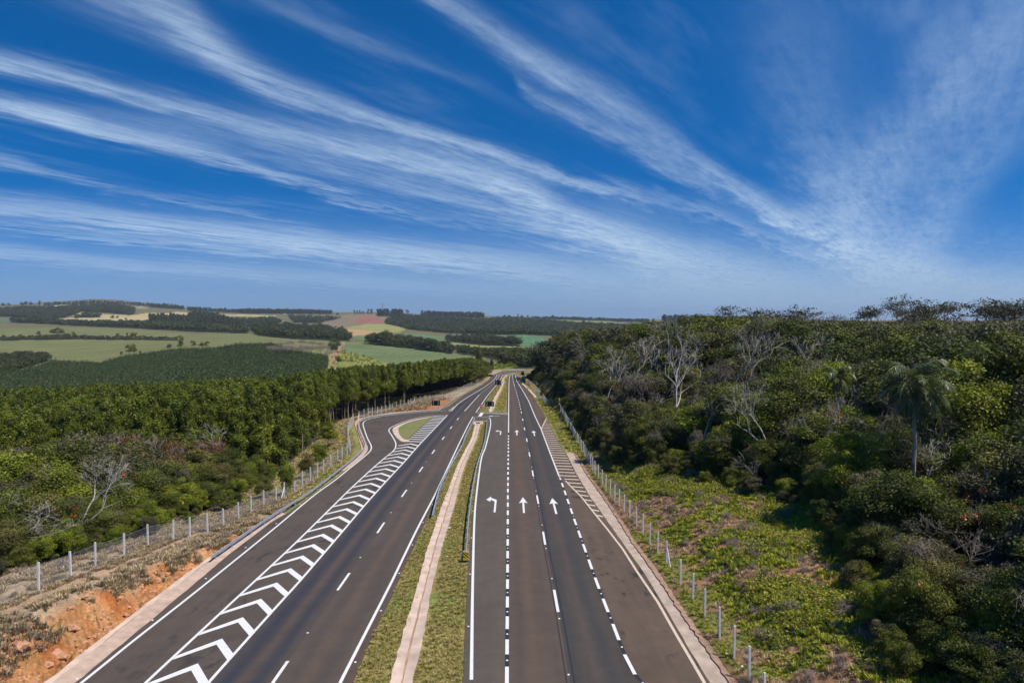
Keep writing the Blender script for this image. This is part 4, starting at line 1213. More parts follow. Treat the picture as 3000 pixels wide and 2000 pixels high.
big_back(1434.5, 1207.5, 2.20, 1.30, 1.5, 'large black sign back over the median drain, beside the round red sign', (-0.30, 0.30))
big_back(1459.5, 1135, 2.3, 1.8, 1.0, 'black sign back at the left median edge, well beyond the round red sign', (-0.25, 0.32))
big_back(1435, 1106.5, 2.8, 0.9, 0.6, 'flat black sign back at the far end of the left shoulder, before the bend')
# round no-entry sign
x, y = at(1410.5, 1207.6)
r = sign_root('no_entry_sign', x, y, 'round red no-entry sign with a white bar at the tip of the far median')
def disc(mb, rad, z, yoff, m=0, n=28, th=0.03):
    a = np.arange(n) * 2 * math.pi / n
    v = [(rad * math.cos(t), yoff, z + rad * math.sin(t)) for t in a] + [(rad * math.cos(t), yoff + th, z + rad * math.sin(t)) for t in a] + [(0, yoff, z), (0, yoff + th, z)]
    tr = [(2 * n, k, (k + 1) % n) for k in range(n)] + [(2 * n + 1, n + (k + 1) % n, n + k) for k in range(n)]
    q = [(k, (k + 1) % n, n + (k + 1) % n, n + k)[::-1] for k in range(n)]
    mb.add(v, q, tr, m)
mb = MB(); disc(mb, 0.50, 1.55, -0.02); o = link('rim', mb.mesh('rim', m_white), r)
mb = MB(); disc(mb, 0.44, 1.55, -0.028, th=0.006); link('face', mb.mesh('face', m_red), r)
mb = MB(); mb.box((0, -0.033, 1.57), (0.62, 0.006, 0.17), rz=0); link('bar', mb.mesh('bar', m_white), r)
mb = MB(); mb.tube([(0, 0.05, -0.1), (0, 0.05, 1.7)], 0.04, 8); link('post', mb.mesh('post', m_zinc), r)
# yellow chevron marker
x, y = at(1469.5, 1200.5)
r = sign_root('hazard_marker', x, y, 'small upright yellow marker with black upward chevrons on the median grass', 'road marker')
mb = MB(); mb.box((0, 0, 0.92), (0.46, 0.03, 1.0)); link('plate', mb.mesh('plate', m_yellow), r)
mb = MB()
for k in range(3):
    z0 = 0.55 + k * 0.31
    mb.add([(-0.225, -0.018, z0 - 0.10), (0, -0.018, z0 + 0.06), (0, -0.018, z0 + 0.20), (-0.225, -0.018, z0 + 0.04)], [(0, 1, 2, 3)])
    mb.add([(0.225, -0.018, z0 - 0.10), (0, -0.018, z0 + 0.06), (0, -0.018, z0 + 0.20), (0.225, -0.018, z0 + 0.04)], [(0, 3, 2, 1)])
link('chevrons', mb.mesh('chevrons', m_signblk), r)
mb = MB(); mb.box((0, 0.04, 0.3), (0.06, 0.06, 0.9)); link('post', mb.mesh('post', m_zinc), r)
# pedestrian warning signs
def warn(px, py, label, s=1.0, diamond=True, sub=True):
    x, y = at(px, py)
    r = sign_root('warning_sign', x, y, label, 'warning sign', group='yellow warning signs beside the right shoulder')
    hw = 0.62 * s; zc = 2.25 if sub else 1.2
    mb = MB()
    v = [(0, -0.02, zc - hw), (hw, -0.02, zc), (0, -0.02, zc + hw), (-hw, -0.02, zc), (0, 0.01, zc - hw), (hw, 0.01, zc), (0, 0.01, zc + hw), (-hw, 0.01, zc)]
    if diamond:
        mb.add(v, [(0, 1, 2, 3), (7, 6, 5, 4), (0, 4, 5, 1), (1, 5, 6, 2), (2, 6, 7, 3), (3, 7, 4, 0)])
    else:
        disc(mb, hw * 0.85, zc, -0.02)
    link('face', mb.mesh('face', m_yellow), r)
    mb = MB()
    if diamond:
        disc(mb, 0.06, zc + 0.22, -0.03, th=0.006, n=12)
        mb.box((0, -0.027, zc + 0.04), (0.15, 0.006, 0.24)); mb.box((-0.05, -0.027, zc - 0.19), (0.05, 0.006, 0.22)); mb.box((0.06, -0.027, zc - 0.19), (0.05, 0.006, 0.22))
    else:
        mb.box((0, -0.027, zc), (0.4, 0.006, 0.10))
    link('pictogram', mb.mesh('pictogram', m_signblk), r)
    if sub:
        mb = MB(); mb.box((0, -0.01, 1.25), (0.85, 0.03, 0.62)); f = link('sub_plate', mb.mesh('sub_plate', m_yellow), r)
        mb = MB(); mb.box((0, -0.028, 1.34), (0.6, 0.006, 0.06)); mb.box((0, -0.028, 1.18), (0.5, 0.006, 0.06)); link('lettering', mb.mesh('lettering', m_signblk), f)
    mb = MB(); mb.tube([(0, 0.06, -0.1), (0, 0.06, zc)], 0.045, 8); link('post', mb.mesh('post', m_zinc), r)
warn(1561, 1149, 'nearer yellow diamond pedestrian sign with a plate below, beside the far right fence', 1.05)
warn(1543, 1130.5, 'farther yellow diamond pedestrian sign with a plate below, beside the far right fence', 1.0)
warn(1527, 1114, 'small round yellow sign by the kerb opening before the bend', 0.85, diamond=False, sub=False)
x, y = at(1519, 1104)
r = sign_root('barrier_board', x, y, 'small red and white board at the road edge where the right carriageway bends away', 'road sign')
mb = MB(); mb.box((0, 0, 1.0), (1.1, 0.05, 1.0)); link('board', mb.mesh('board', m_white), r)
mb = MB(); mb.box((0.05, -0.03, 1.2), (0.5, 0.01, 0.4)); link('emblem', mb.mesh('emblem', m_red), r)
mb = MB(); mb.box((-0.4, 0, 0.25), (0.08, 0.05, 0.7)); mb.box((0.4, 0, 0.25), (0.08, 0.05, 0.7)); link('stand', mb.mesh('stand', m_zinc), r)
x, y = at(1473, 1131)
r = sign_root('blank_sign', x, y, 'pale blank sign plate on the median, just beyond the farther median black sign', 'road sign')
mb = MB(); mb.box((0, 0, 1.6), (1.9, 0.05, 0.8)); link('panel', mb.mesh('panel', m_white), r)
for s in (-0.6, 0.6):
    mb = MB(); mb.box((s, 0.05, 0.7), (0.08, 0.06, 1.6)); link('post', mb.mesh('post', m_zinc), r)

# drain inlet at the head of the median drain
x, y = at(1400, 1243)
r = empty('drain_inlet', (x, y, float(plane_z(y)) + 0.0)); tag(r, 'concrete drain inlet with a dark slot at the head of the median drain', 'drain')
mb = MB(); mb.box((0, 2.2, 0.16), (2.0, 1.0, 0.24)); mb.box((-0.95, 0.6, 0.14), (0.25, 2.4, 0.2)); mb.box((0.95, 0.6, 0.14), (0.25, 2.4, 0.2)); mb.box((0, 0.6, 0.07), (1.65, 2.3, 0.04))
link('collar', mb.mesh('collar', m_conc_pink), r)
mb = MB(); mb.box((0, 1.2, 0.098), (0.9, 1.0, 0.02)); link('slot', mb.mesh('slot', m_signblk), r)

# road studs
mb = MB(); mb.box((0, 0, 0.015), (0.13, 0.13, 0.03), taper=0.6)
me_stud = mb.mesh('road_stud', m_stud)
def stud(x, y, label):
    o = link('road_stud', me_stud); o.location = (x, y, float(plane_z(y)) + 0.052)
    tag(o, label, 'road stud', label.replace('small white road stud', 'road studs'))
k = 55.4 - 0.78 - 3.6 * 5
while k < 92:
    stud(float(fL6(k)), k, 'small white road stud between dashes left of the straight-ahead lane'); k += 3.6
k = 51.8 - 1.0 - 4.42 * 3
while k < 80:
    stud(float(fL8(k)), k, 'small white road stud between dashes beside the right shoulder'); k += 4.42
for k in np.arange(40, 110, 7.6):
    stud(float(fL3(k + 4.0)), k + 4.0, 'small white road stud in the gaps of the left carriageway centre line')
    stud(float(fL4(k)) + 0.28, k, 'small white road stud beside the median edge line of the left carriageway')
for k in np.arange(38, 100, 8.0):
    stud(float(np.interp(k, [30, 74], [-24.3, -24.0])) - 0.35, k, 'small white road stud beside the outer edge line of the slip road')
for k in np.arange(38.5, 120, 7.75):
    stud(float(fL7(k)), k, 'small white road stud on the joint between the two straight-ahead lanes')
for k in np.arange(45, 130, 10):
    stud(float(fL5(k)) - 0.25, k, 'small white road stud beside the left edge line of the turning lane')

# rocks on the cut, litter
def rock_mesh(seed, s):
    r_ = np.random.default_rng(seed)
    import bmesh
    bm = bmesh.new(); bmesh.ops.create_icosphere(bm, subdivisions=2, radius=s)
    for v in bm.verts:
        k = 1 + 0.35 * (r_.random() - 0.5) + 0.25 * math.sin(v.co.x * 5 / s + seed)
        v.co = Vector((v.co.x * 1.25 * k, v.co.y * 0.9 * k, v.co.z * 0.62 * k))
    me = bpy.data.meshes.new('boulder'); bm.to_mesh(me); bm.free(); me.materials.append(m_rock); return me
m_rock = simple_mat('orange_rock', (0.50, 0.26, 0.15), 0.9, var=0.3, scale=3.0, bump=0.6)
RK = [(150, 1932, .42, 'large pale orange boulder low on the red cut, nearest the bottom of the photo'), (40, 1905, .5, 'dark-shadowed angular boulder at the lower left corner of the red cut'), (190, 1850, .34, 'boulder jutting under the grass edge of the red cut'),
      (300, 1850, .25, 'pink rock in the middle of the red cut near the gutter'), (452, 1706, .26, 'small orange rock where the red cut thins out'), (555, 1672, .30, 'pale orange rock at the far end of the red cut, close to the guardrail start'),
      (505, 1692, .22, 'upright shard of pink rock near the far end of the red cut'), (556, 1567, .24, 'pink stone in dry grass behind the left fence'), (456, 1580, .22, 'round tan stone in dry grass behind the left fence'),
      (120, 1960, .28, 'tan rock below the large pale boulder'), (340, 1760, .22, 'brown rock on the upper part of the red cut'), (520, 1702, .18, 'small white-pink stone beside the left gutter')]
for i, (px, py, s, lab) in enumerate(RK):
    x, y = gpt(px, py)
    o = link('boulder', rock_mesh(i + 3, s)); o.location = (x, y, hz(x, y) + s * 0.1); o.rotation_euler = (0.2 * math.sin(i), 0.2, i * 1.3)
    tag(o, lab, 'boulder')
LT = [(805, 1478, .7, 'crumpled white sheet at the foot of a fence post beside the left guardrail'), (1316, 1552, .35, 'bent white scrap on the median grass beside the drain'), (1349, 1538, .15, 'small white scrap on the median grass nearer the guardrail'),
      (2142, 1930, .30, 'crumpled white paper at the roadside fence in the right corner'), (2184, 1968, .2, 'small white scrap beyond the last right-hand fence posts'), (820, 1507, .35, 'white litter in green grass under the left guardrail'),
      (894, 1420, .25, 'pale flat stone on grass between the left guardrail and the fence'), (1615, 1206, .5, 'white litter on the grass verge right of the hatched triangle'), (1672, 1312, .3, 'white litter beside the right fence, behind the gutter start'),
      (1321, 1516, .14, 'tiny white scrap by the middle of the median drain'), (1308, 1637, .14, 'tiny white scrap on the median grass left of the striped marker')]
for i, (px, py, s, lab) in enumerate(LT):
    x, y = gpt(px, py)
    r_ = np.random.default_rng(i + 50)
    n = 5; gx = (np.arange(n) / (n - 1) - 0.5)
    v = np.array([(gx[a] * s, gx[b_] * s * 0.6, 0.06 + 0.12 * s * r_.random()) for a in range(n) for b_ in range(n)])
    idx = np.arange(n * n).reshape(n, n)
    q = np.stack([idx[:-1, :-1], idx[1:, :-1], idx[1:, 1:], idx[:-1, 1:]], -1).reshape(-1, 4)
    o = link('litter_scrap', make_mesh('litter_scrap', v, q, m_litter)); o.location = (x, y, max(hz(x, y), float(plane_z(y)))); o.rotation_euler = (0, 0, i)
    md = o.modifiers.new('thick', 'SOLIDIFY'); md.thickness = 0.01
    tag(o, lab, 'litter')

# ------------------------------------------------------------------ foliage materials
def leaf_mat(name, stops, rough=0.58, trans=0.22, spec=0.28, var=0.80, scale_var=0.3):
    m, t, b = new_mat(name)
    oi = t.new('ShaderNodeObjectInfo')
    at = t.new('ShaderNodeAttribute'); at.attribute_name = 'tint'
    g = t.new('ShaderNodeNewGeometry')
    n = t.noise(g.outputs['Position'], scale_var, 3.0, 0.6)
    r = t.math('ADD', t.math('MULTIPLY', oi.outputs['Random'], 0.62), t.math('MULTIPLY', t.math('SUBTRACT', n, 0.3), 0.8), clamp=True)
    c = t.ramp(r, stops)
    f = t.math('ADD', t.math('MULTIPLY', t.math('SUBTRACT', at.outputs['Fac'], 0.5), 2 * var), 1.0)
    c = t.mix(1.0, c, t.comb(f, f, t.math('MULTIPLY', f, 0.95)), 'MULTIPLY')
    t.put(b.inputs['Base Color'], c)
    b.inputs['Roughness'].default_value = rough
    b.inputs['Specular IOR Level'].default_value = spec
    if trans:
        tr = t.new('ShaderNodeBsdfTranslucent'); mx = t.new('ShaderNodeMixShader')
        mx.inputs[0].default_value = trans
        t.put(tr.inputs[0], t.mix(1.0, c, (1.0, 1.15, 0.5, 1), 'MULTIPLY'))
        out = [n_ for n_ in t.n if n_.type == 'OUTPUT_MATERIAL'][0]
        t.l.new(b.outputs[0], mx.inputs[1]); t.l.new(tr.outputs[0], mx.inputs[2]); t.l.new(mx.outputs[0], out.inputs['Surface'])
    return m
m_leaf_dark = leaf_mat('leaves_dark_green', [(0.0, (0.052, 0.066, 0.010)), (0.35, (0.095, 0.112, 0.014)), (0.6, (0.140, 0.150, 0.020)), (0.8, (0.145, 0.122, 0.040)), (1.0, (0.21, 0.205, 0.028))])
m_leaf_bright = leaf_mat('leaves_yellow_green', [(0.0, (0.13, 0.160, 0.012)), (0.5, (0.19, 0.215, 0.015)), (1.0, (0.25, 0.25, 0.022))])
m_leaf_olive = leaf_mat('leaves_grey_olive', [(0.0, (0.085, 0.085, 0.038)), (0.5, (0.12, 0.112, 0.055)), (1.0, (0.17, 0.14, 0.08))])
m_leaf_red = leaf_mat('leaves_reddish', [(0.0, (0.12, 0.07, 0.03)), (0.5, (0.16, 0.08, 0.045)), (1.0, (0.11, 0.10, 0.035))])
m_leaf_euc = leaf_mat('leaves_eucalyptus', [(0.0, (0.080, 0.105, 0.010)), (0.5, (0.135, 0.160, 0.012)), (1.0, (0.195, 0.205, 0.018))], rough=0.45, trans=0.2)
m_leaf_plant = leaf_mat('leaves_young_plantation', [(0.0, (0.052, 0.078, 0.026)), (0.5, (0.068, 0.094, 0.032)), (1.0, (0.090, 0.108, 0.042))], trans=0.1, scale_var=0.02)
m_leaf_far = leaf_mat('leaves_far_woods', [(0.0, (0.046, 0.058, 0.018)), (0.5, (0.072, 0.085, 0.026)), (1.0, (0.11, 0.11, 0.042))], trans=0.0, scale_var=0.01)
m_leaf_palm = leaf_mat('palm_leaflets', [(0.0, (0.060, 0.080, 0.018)), (1.0, (0.11, 0.125, 0.024))], rough=0.38, spec=0.45, trans=0.15)
m_dry = leaf_mat('dry_grass_blades', [(0.0, (0.30, 0.235, 0.19)), (0.4, (0.40, 0.30, 0.20)), (0.7, (0.50, 0.38, 0.23)), (1.0, (0.60, 0.48, 0.28))], trans=0.15, spec=0.1)
m_green_grass = leaf_mat('green_grass_blades', [(0.0, (0.20, 0.23, 0.025)), (0.45, (0.32, 0.33, 0.035)), (0.8, (0.42, 0.38, 0.06)), (1.0, (0.40, 0.30, 0.12))], trans=0.25, spec=0.15)
m_med_grass = leaf_mat('olive_grass_blades', [(0.0, (0.22, 0.20, 0.055)), (0.5, (0.33, 0.27, 0.09)), (1.0, (0.40, 0.32, 0.13))], trans=0.15, spec=0.1)
m_flower = simple_mat('orange_blossom', (0.75, 0.13, 0.015), 0.6, var=0.15)
m_flower_y = simple_mat('yellow_blossom', (0.75, 0.55, 0.03), 0.6, var=0.15)
m_bark = simple_mat('grey_bark', (0.21, 0.18, 0.145), 0.9, var=0.35, scale=2.5)
m_bark_pale = simple_mat('pale_bark', (0.47, 0.42, 0.36), 0.85, var=0.3, scale=1.6)
m_bark_euc = simple_mat('eucalyptus_bark', (0.30, 0.24, 0.185), 0.85, var=0.3, scale=2.0)
m_twig = simple_mat('dry_twigs', (0.26, 0.205, 0.165), 0.95, var=0.3, scale=1.5)

# ------------------------------------------------------------------ plant geometry
def rdir(n, r_, zmin=-1.0):
    z = r_.uniform(zmin, 1, n); a = r_.uniform(0, 2 * math.pi, n); s = np.sqrt(1 - z * z)
    return np.stack([s * np.cos(a), s * np.sin(a), z], -1)
def leaf_quads(c, nrm, size, aspect, r_, droop=None):
    n = len(c)
    nrm = nrm / np.maximum(np.linalg.norm(nrm, axis=1, keepdims=True), 1e-9)
    ref = rdir(n, r_) if droop is None else droop
    u = ref - (ref * nrm).sum(1, keepdims=True) * nrm
    u /= np.maximum(np.linalg.norm(u, axis=1, keepdims=True), 1e-9)
    w = np.cross(nrm, u)
    s = (size * r_.uniform(0.65, 1.3, n))[:, None]
    v = np.stack([c + u * s * 0.5, c + w * s * 0.5 * aspect, c - u * s * 0.5, c - w * s * 0.5 * aspect], 1).reshape(-1, 3)
    q = np.arange(4 * n).reshape(n, 4)
    return v, q
def clump_leaves(centers, radii, n, size, r_, aspect=0.6, zmin=-0.45, flat=0.75, shell=(0.55, 1.08), dark=0.0):
    k = r_.choice(len(centers), n, p=radii ** 2 / (radii ** 2).sum())
    d = rdir(n, r_, zmin)
    rr = radii[k] * r_.uniform(shell[0] ** 2, shell[1] ** 2, n) ** 0.5
    sprig = r_.random(n) < 0.16
    rr = np.where(sprig, rr * r_.uniform(1.0, 1.45, n), rr)
    p = centers[k] + d * rr[:, None] * np.array([1, 1, flat])
    nrm = d + r_.normal(0, 0.75, (n, 3)) + np.array([0, 0, 0.25])
    v, q = leaf_quads(p, nrm, np.full(n, size), aspect, r_)
    ct = r_.uniform(0.25, 0.75, len(centers))
    tint = np.clip(ct[k] + r_.normal(0, 0.16, n), 0, 1)
    return v, q, tint
def branch_tubes(mb, paths, sides=5):
    for p, r_ in paths:
        mb.tube(p, r_, sides, caps=False)
def crooked(a, b, n, wob, r_):
    a = np.array(a, float); b = np.array(b, float)
    t = np.linspace(0, 1, n)[:, None]
    p = a * (1 - t) + b * t
    p[1:-1] += r_.normal(0, wob, (n - 2, 3))
    return p

def broadleaf(seed, R, Ht, nleaf, size, nclump=16, low=0.25, pale=False):
    """returns trunk mesh builder, crown arrays. Crown radius R, total height Ht"""
    r_ = np.random.default_rng(seed)
    cz0 = Ht * low
    ch = Ht - cz0
    cen = []; rad = []
    for i in range(nclump):
        d = rdir(1, r_, -0.55)[0]
        k = r_.uniform(0.35, 0.98)
        c = np.array([d[0] * R * k, d[1] * R * k, cz0 + ch * 0.50 + d[2] * ch * 0.46 * k / 0.8 + r_.normal(0, 0.05 * ch)])
        cen.append(c); rad.append(R * r_.choice([0.16, 0.24, 0.32, 0.44]) * r_.uniform(0.85, 1.15))
    cen.append(np.array([0, 0, cz0 + ch * 0.55])); rad.append(R * 0.5)
    cen = np.array(cen); rad = np.array(rad)
    v, q, tint = clump_leaves(cen, rad, nleaf, size, r_)
    mb = MB()
    lean = r_.normal(0, 0.04 * Ht, 2)
    top = np.array([lean[0], lean[1], cz0 + ch * 0.35])
    tr = max(0.05, Ht * 0.016)
    mb.tube(crooked((0, 0, -0.4), top, 5, 0.02 * Ht, r_), np.linspace(tr, tr * 0.6, 5), 6, caps=False)
    for i in range(min(nclump, 9)):
        mb.tube(crooked(top * r_.uniform(0.6, 1.0), cen[i], 4, 0.03 * R, r_), np.linspace(tr * 0.5, tr * 0.12, 4), 4, caps=False)
    return mb, v, q, tint
def crown_mesh(v, q, tint, mats):
    return make_mesh('crown', v, q, mats, fattr={'tint': tint})
def eucalyptus(seed, Ht, nleaf, size, base=0.35, R=1.5):
    r_ = np.random.default_rng(seed)
    cen = []; rad = []
    n = 26
    for i in range(n):
        t = i / (n - 1)
        z = Ht * (base + (0.97 - base) * t)
        rr = R * (0.45 + 0.75 * math.sin(min(1, t * 1.15 + 0.18) * math.pi * 0.92)) * 0.75 * (1 - 0.55 * t ** 2)
        a = r_.uniform(0, 2 * math.pi); k = r_.uniform(0.3, 0.95)
        cen.append((rr * k * math.cos(a), rr * k * math.sin(a), z)); rad.append(0.42 + 0.42 * rr * r_.uniform(0.6, 1.1))
    cen = np.array(cen); rad = np.array(rad) * (R / 1.5)
    v, q, tint = clump_leaves(cen, rad, nleaf, size, r_, aspect=0.42, zmin=-0.7, flat=1.05)
    mb = MB()
    p = crooked((0, 0, -0.4), (r_.normal(0, .15), r_.normal(0, .15), Ht * 0.93), 7, 0.05, r_)
    mb.tube(p, np.linspace(0.11, 0.02, 7), 5, caps=False)
    for i in range(0, n, 2):
        z = cen[i][2] - 0.6
        mb.tube([(0, 0, z), tuple(cen[i])], [0.03, 0.01], 3, caps=False)
    return mb, v, q, tint
def bare_tree(seed, Ht, spread=0.55, depth=6, r0=None, up=0.35, fork0=0.35, twig=0.018, nb=(2, 3), lenk=0.74):
    """leafless tree: recursive forks, tapered, thin twigs at the tips"""
    r_ = np.random.default_rng(seed)
    mb = MB(); r0 = r0 or Ht * 0.021
    tips = []
    def grow(p, d, L, rad, k):
        n = 4
        pts = [p]; dd = d.copy()
        for i in range(n):
            dd = dd + r_.normal(0, 0.13, 3) + np.array([0, 0, 0.035 * up])
            dd /= np.linalg.norm(dd)
            pts.append(pts[-1] + dd * L / n)
        r1 = max(rad * 0.66, twig * 0.6)
        mb.tube(np.array(pts), np.linspace(rad, r1, n + 1), 5 if k > 3 else 3, caps=False)
        if k <= 0 or L < 0.16:
            tips.append(pts[-1]); return
        nn = r_.integers(nb[0], nb[1] + 1)
        for j in range(nn):
            ax = rdir(1, r_)[0]
            nd = dd + ax * spread * r_.uniform(0.6, 1.35) + np.array([0, 0, up * 0.3])
            nd /= np.linalg.norm(nd)
            grow(pts[-1 - (r_.random() < 0.35)], nd, L * lenk * r_.uniform(0.75, 1.2), r1 * r_.uniform(0.6, 0.9), k - 1)
    grow(np.array([0, 0, -0.3]), np.array([r_.normal(0, .06), r_.normal(0, .06), 1.0]), Ht * fork0, r0, depth)
    v = np.vstack(mb.v); zt = v[:, 2].max()
    s = Ht / zt
    mb.v = [a * s for a in mb.v]
    return mb, np.array(tips) * s
def tuft(seed, n, h, spread, w=0.03, mat=None):
    r_ = np.random.default_rng(seed)
    a = r_.uniform(0, 2 * math.pi, n); o = r_.uniform(0, spread * 0.5, n) * 1.0
    base = np.stack([np.cos(a) * o, np.sin(a) * o, np.full(n, -0.03)], -1)
    out = r_.uniform(0.2, 1.0, n) * spread
    hh = h * r_.uniform(0.5, 1.1, n)
    tip = np.stack([np.cos(a) * (o + out), np.sin(a) * (o + out), hh], -1)
    mid = (base + tip) / 2 + np.array([0, 0, 1]) * (hh * 0.22)[:, None]
    side = np.stack([-np.sin(a), np.cos(a), np.zeros(n)], -1) * w
    v = np.stack([base - side, base + side, mid + side * 0.9, mid - side * 0.9, tip], 1).reshape(-1, 3)
    i = np.arange(n)[:, None] * 5
    q = np.hstack([i, i + 1, i + 2, i + 3]); t3 = np.hstack([i + 3, i + 2, i + 4])
    tint = r_.uniform(0.1, 0.9, n)
    return make_mesh('tuft', v, [q, t3], mat, fattr={'tint': np.concatenate([tint, tint])})

# ------------------------------------------------------------------ scatter: one object of many small plants
def scatter(name, label, cat, pts, rots, scl, meshes, which, extra_label=True):
    """pts (n,3), rots (n) about z, scl (n); copies of MESHES placed by a geometry-nodes modifier"""
    n = len(pts)
    me = bpy.data.meshes.new(name)
    me.vertices.add(n); me.vertices.foreach_set('co', np.asarray(pts, dtype=np.float32).ravel())
    for k, v in (('rotz', rots), ('scl', scl)):
        a = me.attributes.new(k, 'FLOAT', 'POINT'); a.data.foreach_set('value', np.asarray(v, dtype=np.float32))
    a = me.attributes.new('which', 'INT', 'POINT'); a.data.foreach_set('value', np.asarray(which, dtype=np.int32))
    me.update()
    o = link(name, me)
    ng = bpy.data.node_groups.new(name + '_nodes', 'GeometryNodeTree')
    ng.interface.new_socket('Geometry', in_out='INPUT', socket_type='NodeSocketGeometry')
    ng.interface.new_socket('Geometry', in_out='OUTPUT', socket_type='NodeSocketGeometry')
    N = ng.nodes; Lk = ng.links
    gi = N.new('NodeGroupInput'); go = N.new('NodeGroupOutput')
    j = N.new('GeometryNodeJoinGeometry')
    for m in reversed(meshes):
        src = bpy.data.objects.new(name + '_source', m)      # never linked: only its shape is read
        oi = N.new('GeometryNodeObjectInfo'); oi.inputs['Object'].default_value = src; oi.inputs['As Instance'].default_value = False
        g2 = N.new('GeometryNodeGeometryToInstance')
        Lk.new(oi.outputs['Geometry'], g2.inputs[0]); Lk.new(g2.outputs[0], j.inputs[0])
    ip = N.new('GeometryNodeInstanceOnPoints')
    ip.inputs['Pick Instance'].default_value = True
    def attr(nm, typ):
        a = N.new('GeometryNodeInputNamedAttribute'); a.data_type = typ; a.inputs['Name'].default_value = nm; return a.outputs['Attribute']
    cx = N.new('ShaderNodeCombineXYZ'); Lk.new(attr('rotz', 'FLOAT'), cx.inputs[2])
    e2r = N.new('FunctionNodeEulerToRotation'); Lk.new(cx.outputs[0], e2r.inputs[0])
    Lk.new(gi.outputs[0], ip.inputs['Points']); Lk.new(j.outputs[0], ip.inputs['Instance'])
    Lk.new(attr('which', 'INT'), ip.inputs['Instance Index'])
    Lk.new(e2r.outputs[0], ip.inputs['Rotation'])
    cs = N.new('ShaderNodeCombineXYZ'); s_ = attr('scl', 'FLOAT')
    for k in range(3): Lk.new(s_, cs.inputs[k])
    Lk.new(cs.outputs[0], ip.inputs['Scale'])
    Lk.new(ip.outputs[0], go.inputs[0])
    md = o.modifiers.new('scatter', 'NODES'); md.node_group = ng
    tag(o, label, cat, kind='stuff')
    return o

def visible_px(x, y):
    px = 1500 + 2000 * x / np.maximum(y, 1)
    return (px > -260) & (px < 3260)
def jitter_grid(x0, x1, y0, y1, step, seed, jit=0.42):
    r_ = np.random.default_rng(seed)
    gx, gy = np.meshgrid(np.arange(x0, x1, step), np.arange(y0, y1, step))
    gx = gx + r_.uniform(-jit, jit, gx.shape) * step; gy = gy + r_.uniform(-jit, jit, gy.shape) * step
    return gx.ravel(), gy.ravel()

def plant(name, label, cat, group, x, y, parts, rz=None, s=1.0, sz=None, tilt=0.0):
    """one standing plant: an Empty with its parts (name, mesh, material or None)"""
    r = empty(name, (float(x), float(y), hz(x, y)), random.uniform(0, 6.28) if rz is None else rz, s)
    if sz: r.scale = (s, s, sz)
    if tilt: r.rotation_euler = (random.uniform(-tilt, tilt), random.uniform(-tilt, tilt), r.rotation_euler[2])
    tag(r, label, cat, group)
    for nm, me, mt in parts:
        o = link(nm, me, r)
        if mt is not None:
            o.material_slots[0].link = 'OBJECT'; o.material_slots[0].material = mt
    return r

# ---- mesh library
def lib_broad(seeds, R, Ht, nleaf, size, **kw):
    out = []
    for s in seeds:
        mb, v, q, ti = broadleaf(s, R, Ht, nleaf, size, **kw)
        kz = Ht / np.percentile(v[:, 2], 99.7); v[:, 2] *= kz
        mb.v = [a_ * np.array([1, 1, kz]) for a_ in mb.v]
        out.append((mb.mesh('trunk', m_bark), crown_mesh(v, q, ti, m_leaf_dark)))
    return out
B_NEAR = lib_broad([11, 12, 13, 14, 15, 16], 3.0, 8.0, 23000, 0.185, nclump=52, low=0.0)
B_MID = lib_broad([21, 22, 23, 24, 25], 3.0, 8.0, 13000, 0.235, nclump=50, low=0.05)
B_FAR = lib_broad([31, 32, 33, 34], 3.0, 8.0, 5000, 0.36, nclump=34, low=0.1)
def lib_euc(seeds, n, size, base):
    out = []
    for s in seeds:
        mb, v, q, ti = eucalyptus(s, 13.0, n, size, base=base)
        out.append((mb.mesh('trunk', m_bark_euc), crown_mesh(v, q, ti, m_leaf_euc)))
    return out
E_NEAR = lib_euc([41, 42, 43, 44], 7000, 0.27, 0.40)
E_LOW = lib_euc([45, 46, 47], 9000, 0.27, 0.10)
E_FAR = lib_euc([51, 52, 53], 2600, 0.42, 0.45)
def bare_lib(specs):
    return [bare_tree(*a[:2], **a[2]) for a in specs]

BT = [bare_tree(201, 12.0, spread=0.50, depth=6, up=0.5), bare_tree(202, 12.0, spread=0.62, depth=6, up=0.35), bare_tree(203, 12.0, spread=0.75, depth=6, up=0.15, fork0=0.28),
      bare_tree(204, 12.0, spread=0.42, depth=5, up=0.7, fork0=0.45), bare_tree(205, 12.0, spread=0.85, depth=7, up=0.25, fork0=0.42, lenk=0.70)]
BM = []
for mb, tips in BT:
    BM.append(mb)
bare_mid = [bare_tree(211, 12.0, spread=0.6, depth=6, up=0.4, twig=0.028)[0], bare_tree(212, 12.0, spread=0.7, depth=6, up=0.3, twig=0.028)[0], bare_tree(213, 12.0, spread=0.5, depth=6, up=0.5, twig=0.028)[0]]
bare_sky = [bare_tree(221 + k, 12.0, spread=0.62, depth=6, up=0.12, fork0=0.5, twig=0.06, r0=0.34, lenk=0.72) for k in range(3)]
bare_pale = [mb.mesh('trunk_and_limbs', m_bark_pale) for mb in BM]
bare_grey = [mb.mesh('trunk_and_limbs', m_bark) for mb in BM]
def umbrella_leaves(k, n=700, size=0.28):
    tips = BT[k][1]; r_ = np.random.default_rng(k)
    c = tips[r_.integers(0, len(tips), n)] + r_.normal(0, 0.35, (n, 3)) * np.array([1, 1, 0.4])
    v, q = leaf_quads(c, rdir(n, r_, 0.1), np.full(n, size), 0.6, r_)
    return make_mesh('sparse_leaves', v, q, m_leaf_olive, fattr={'tint': r_.uniform(0, 1, n)})
SPARSE = {k: umbrella_leaves(k) for k in (2, 4)}
bare_skym = []
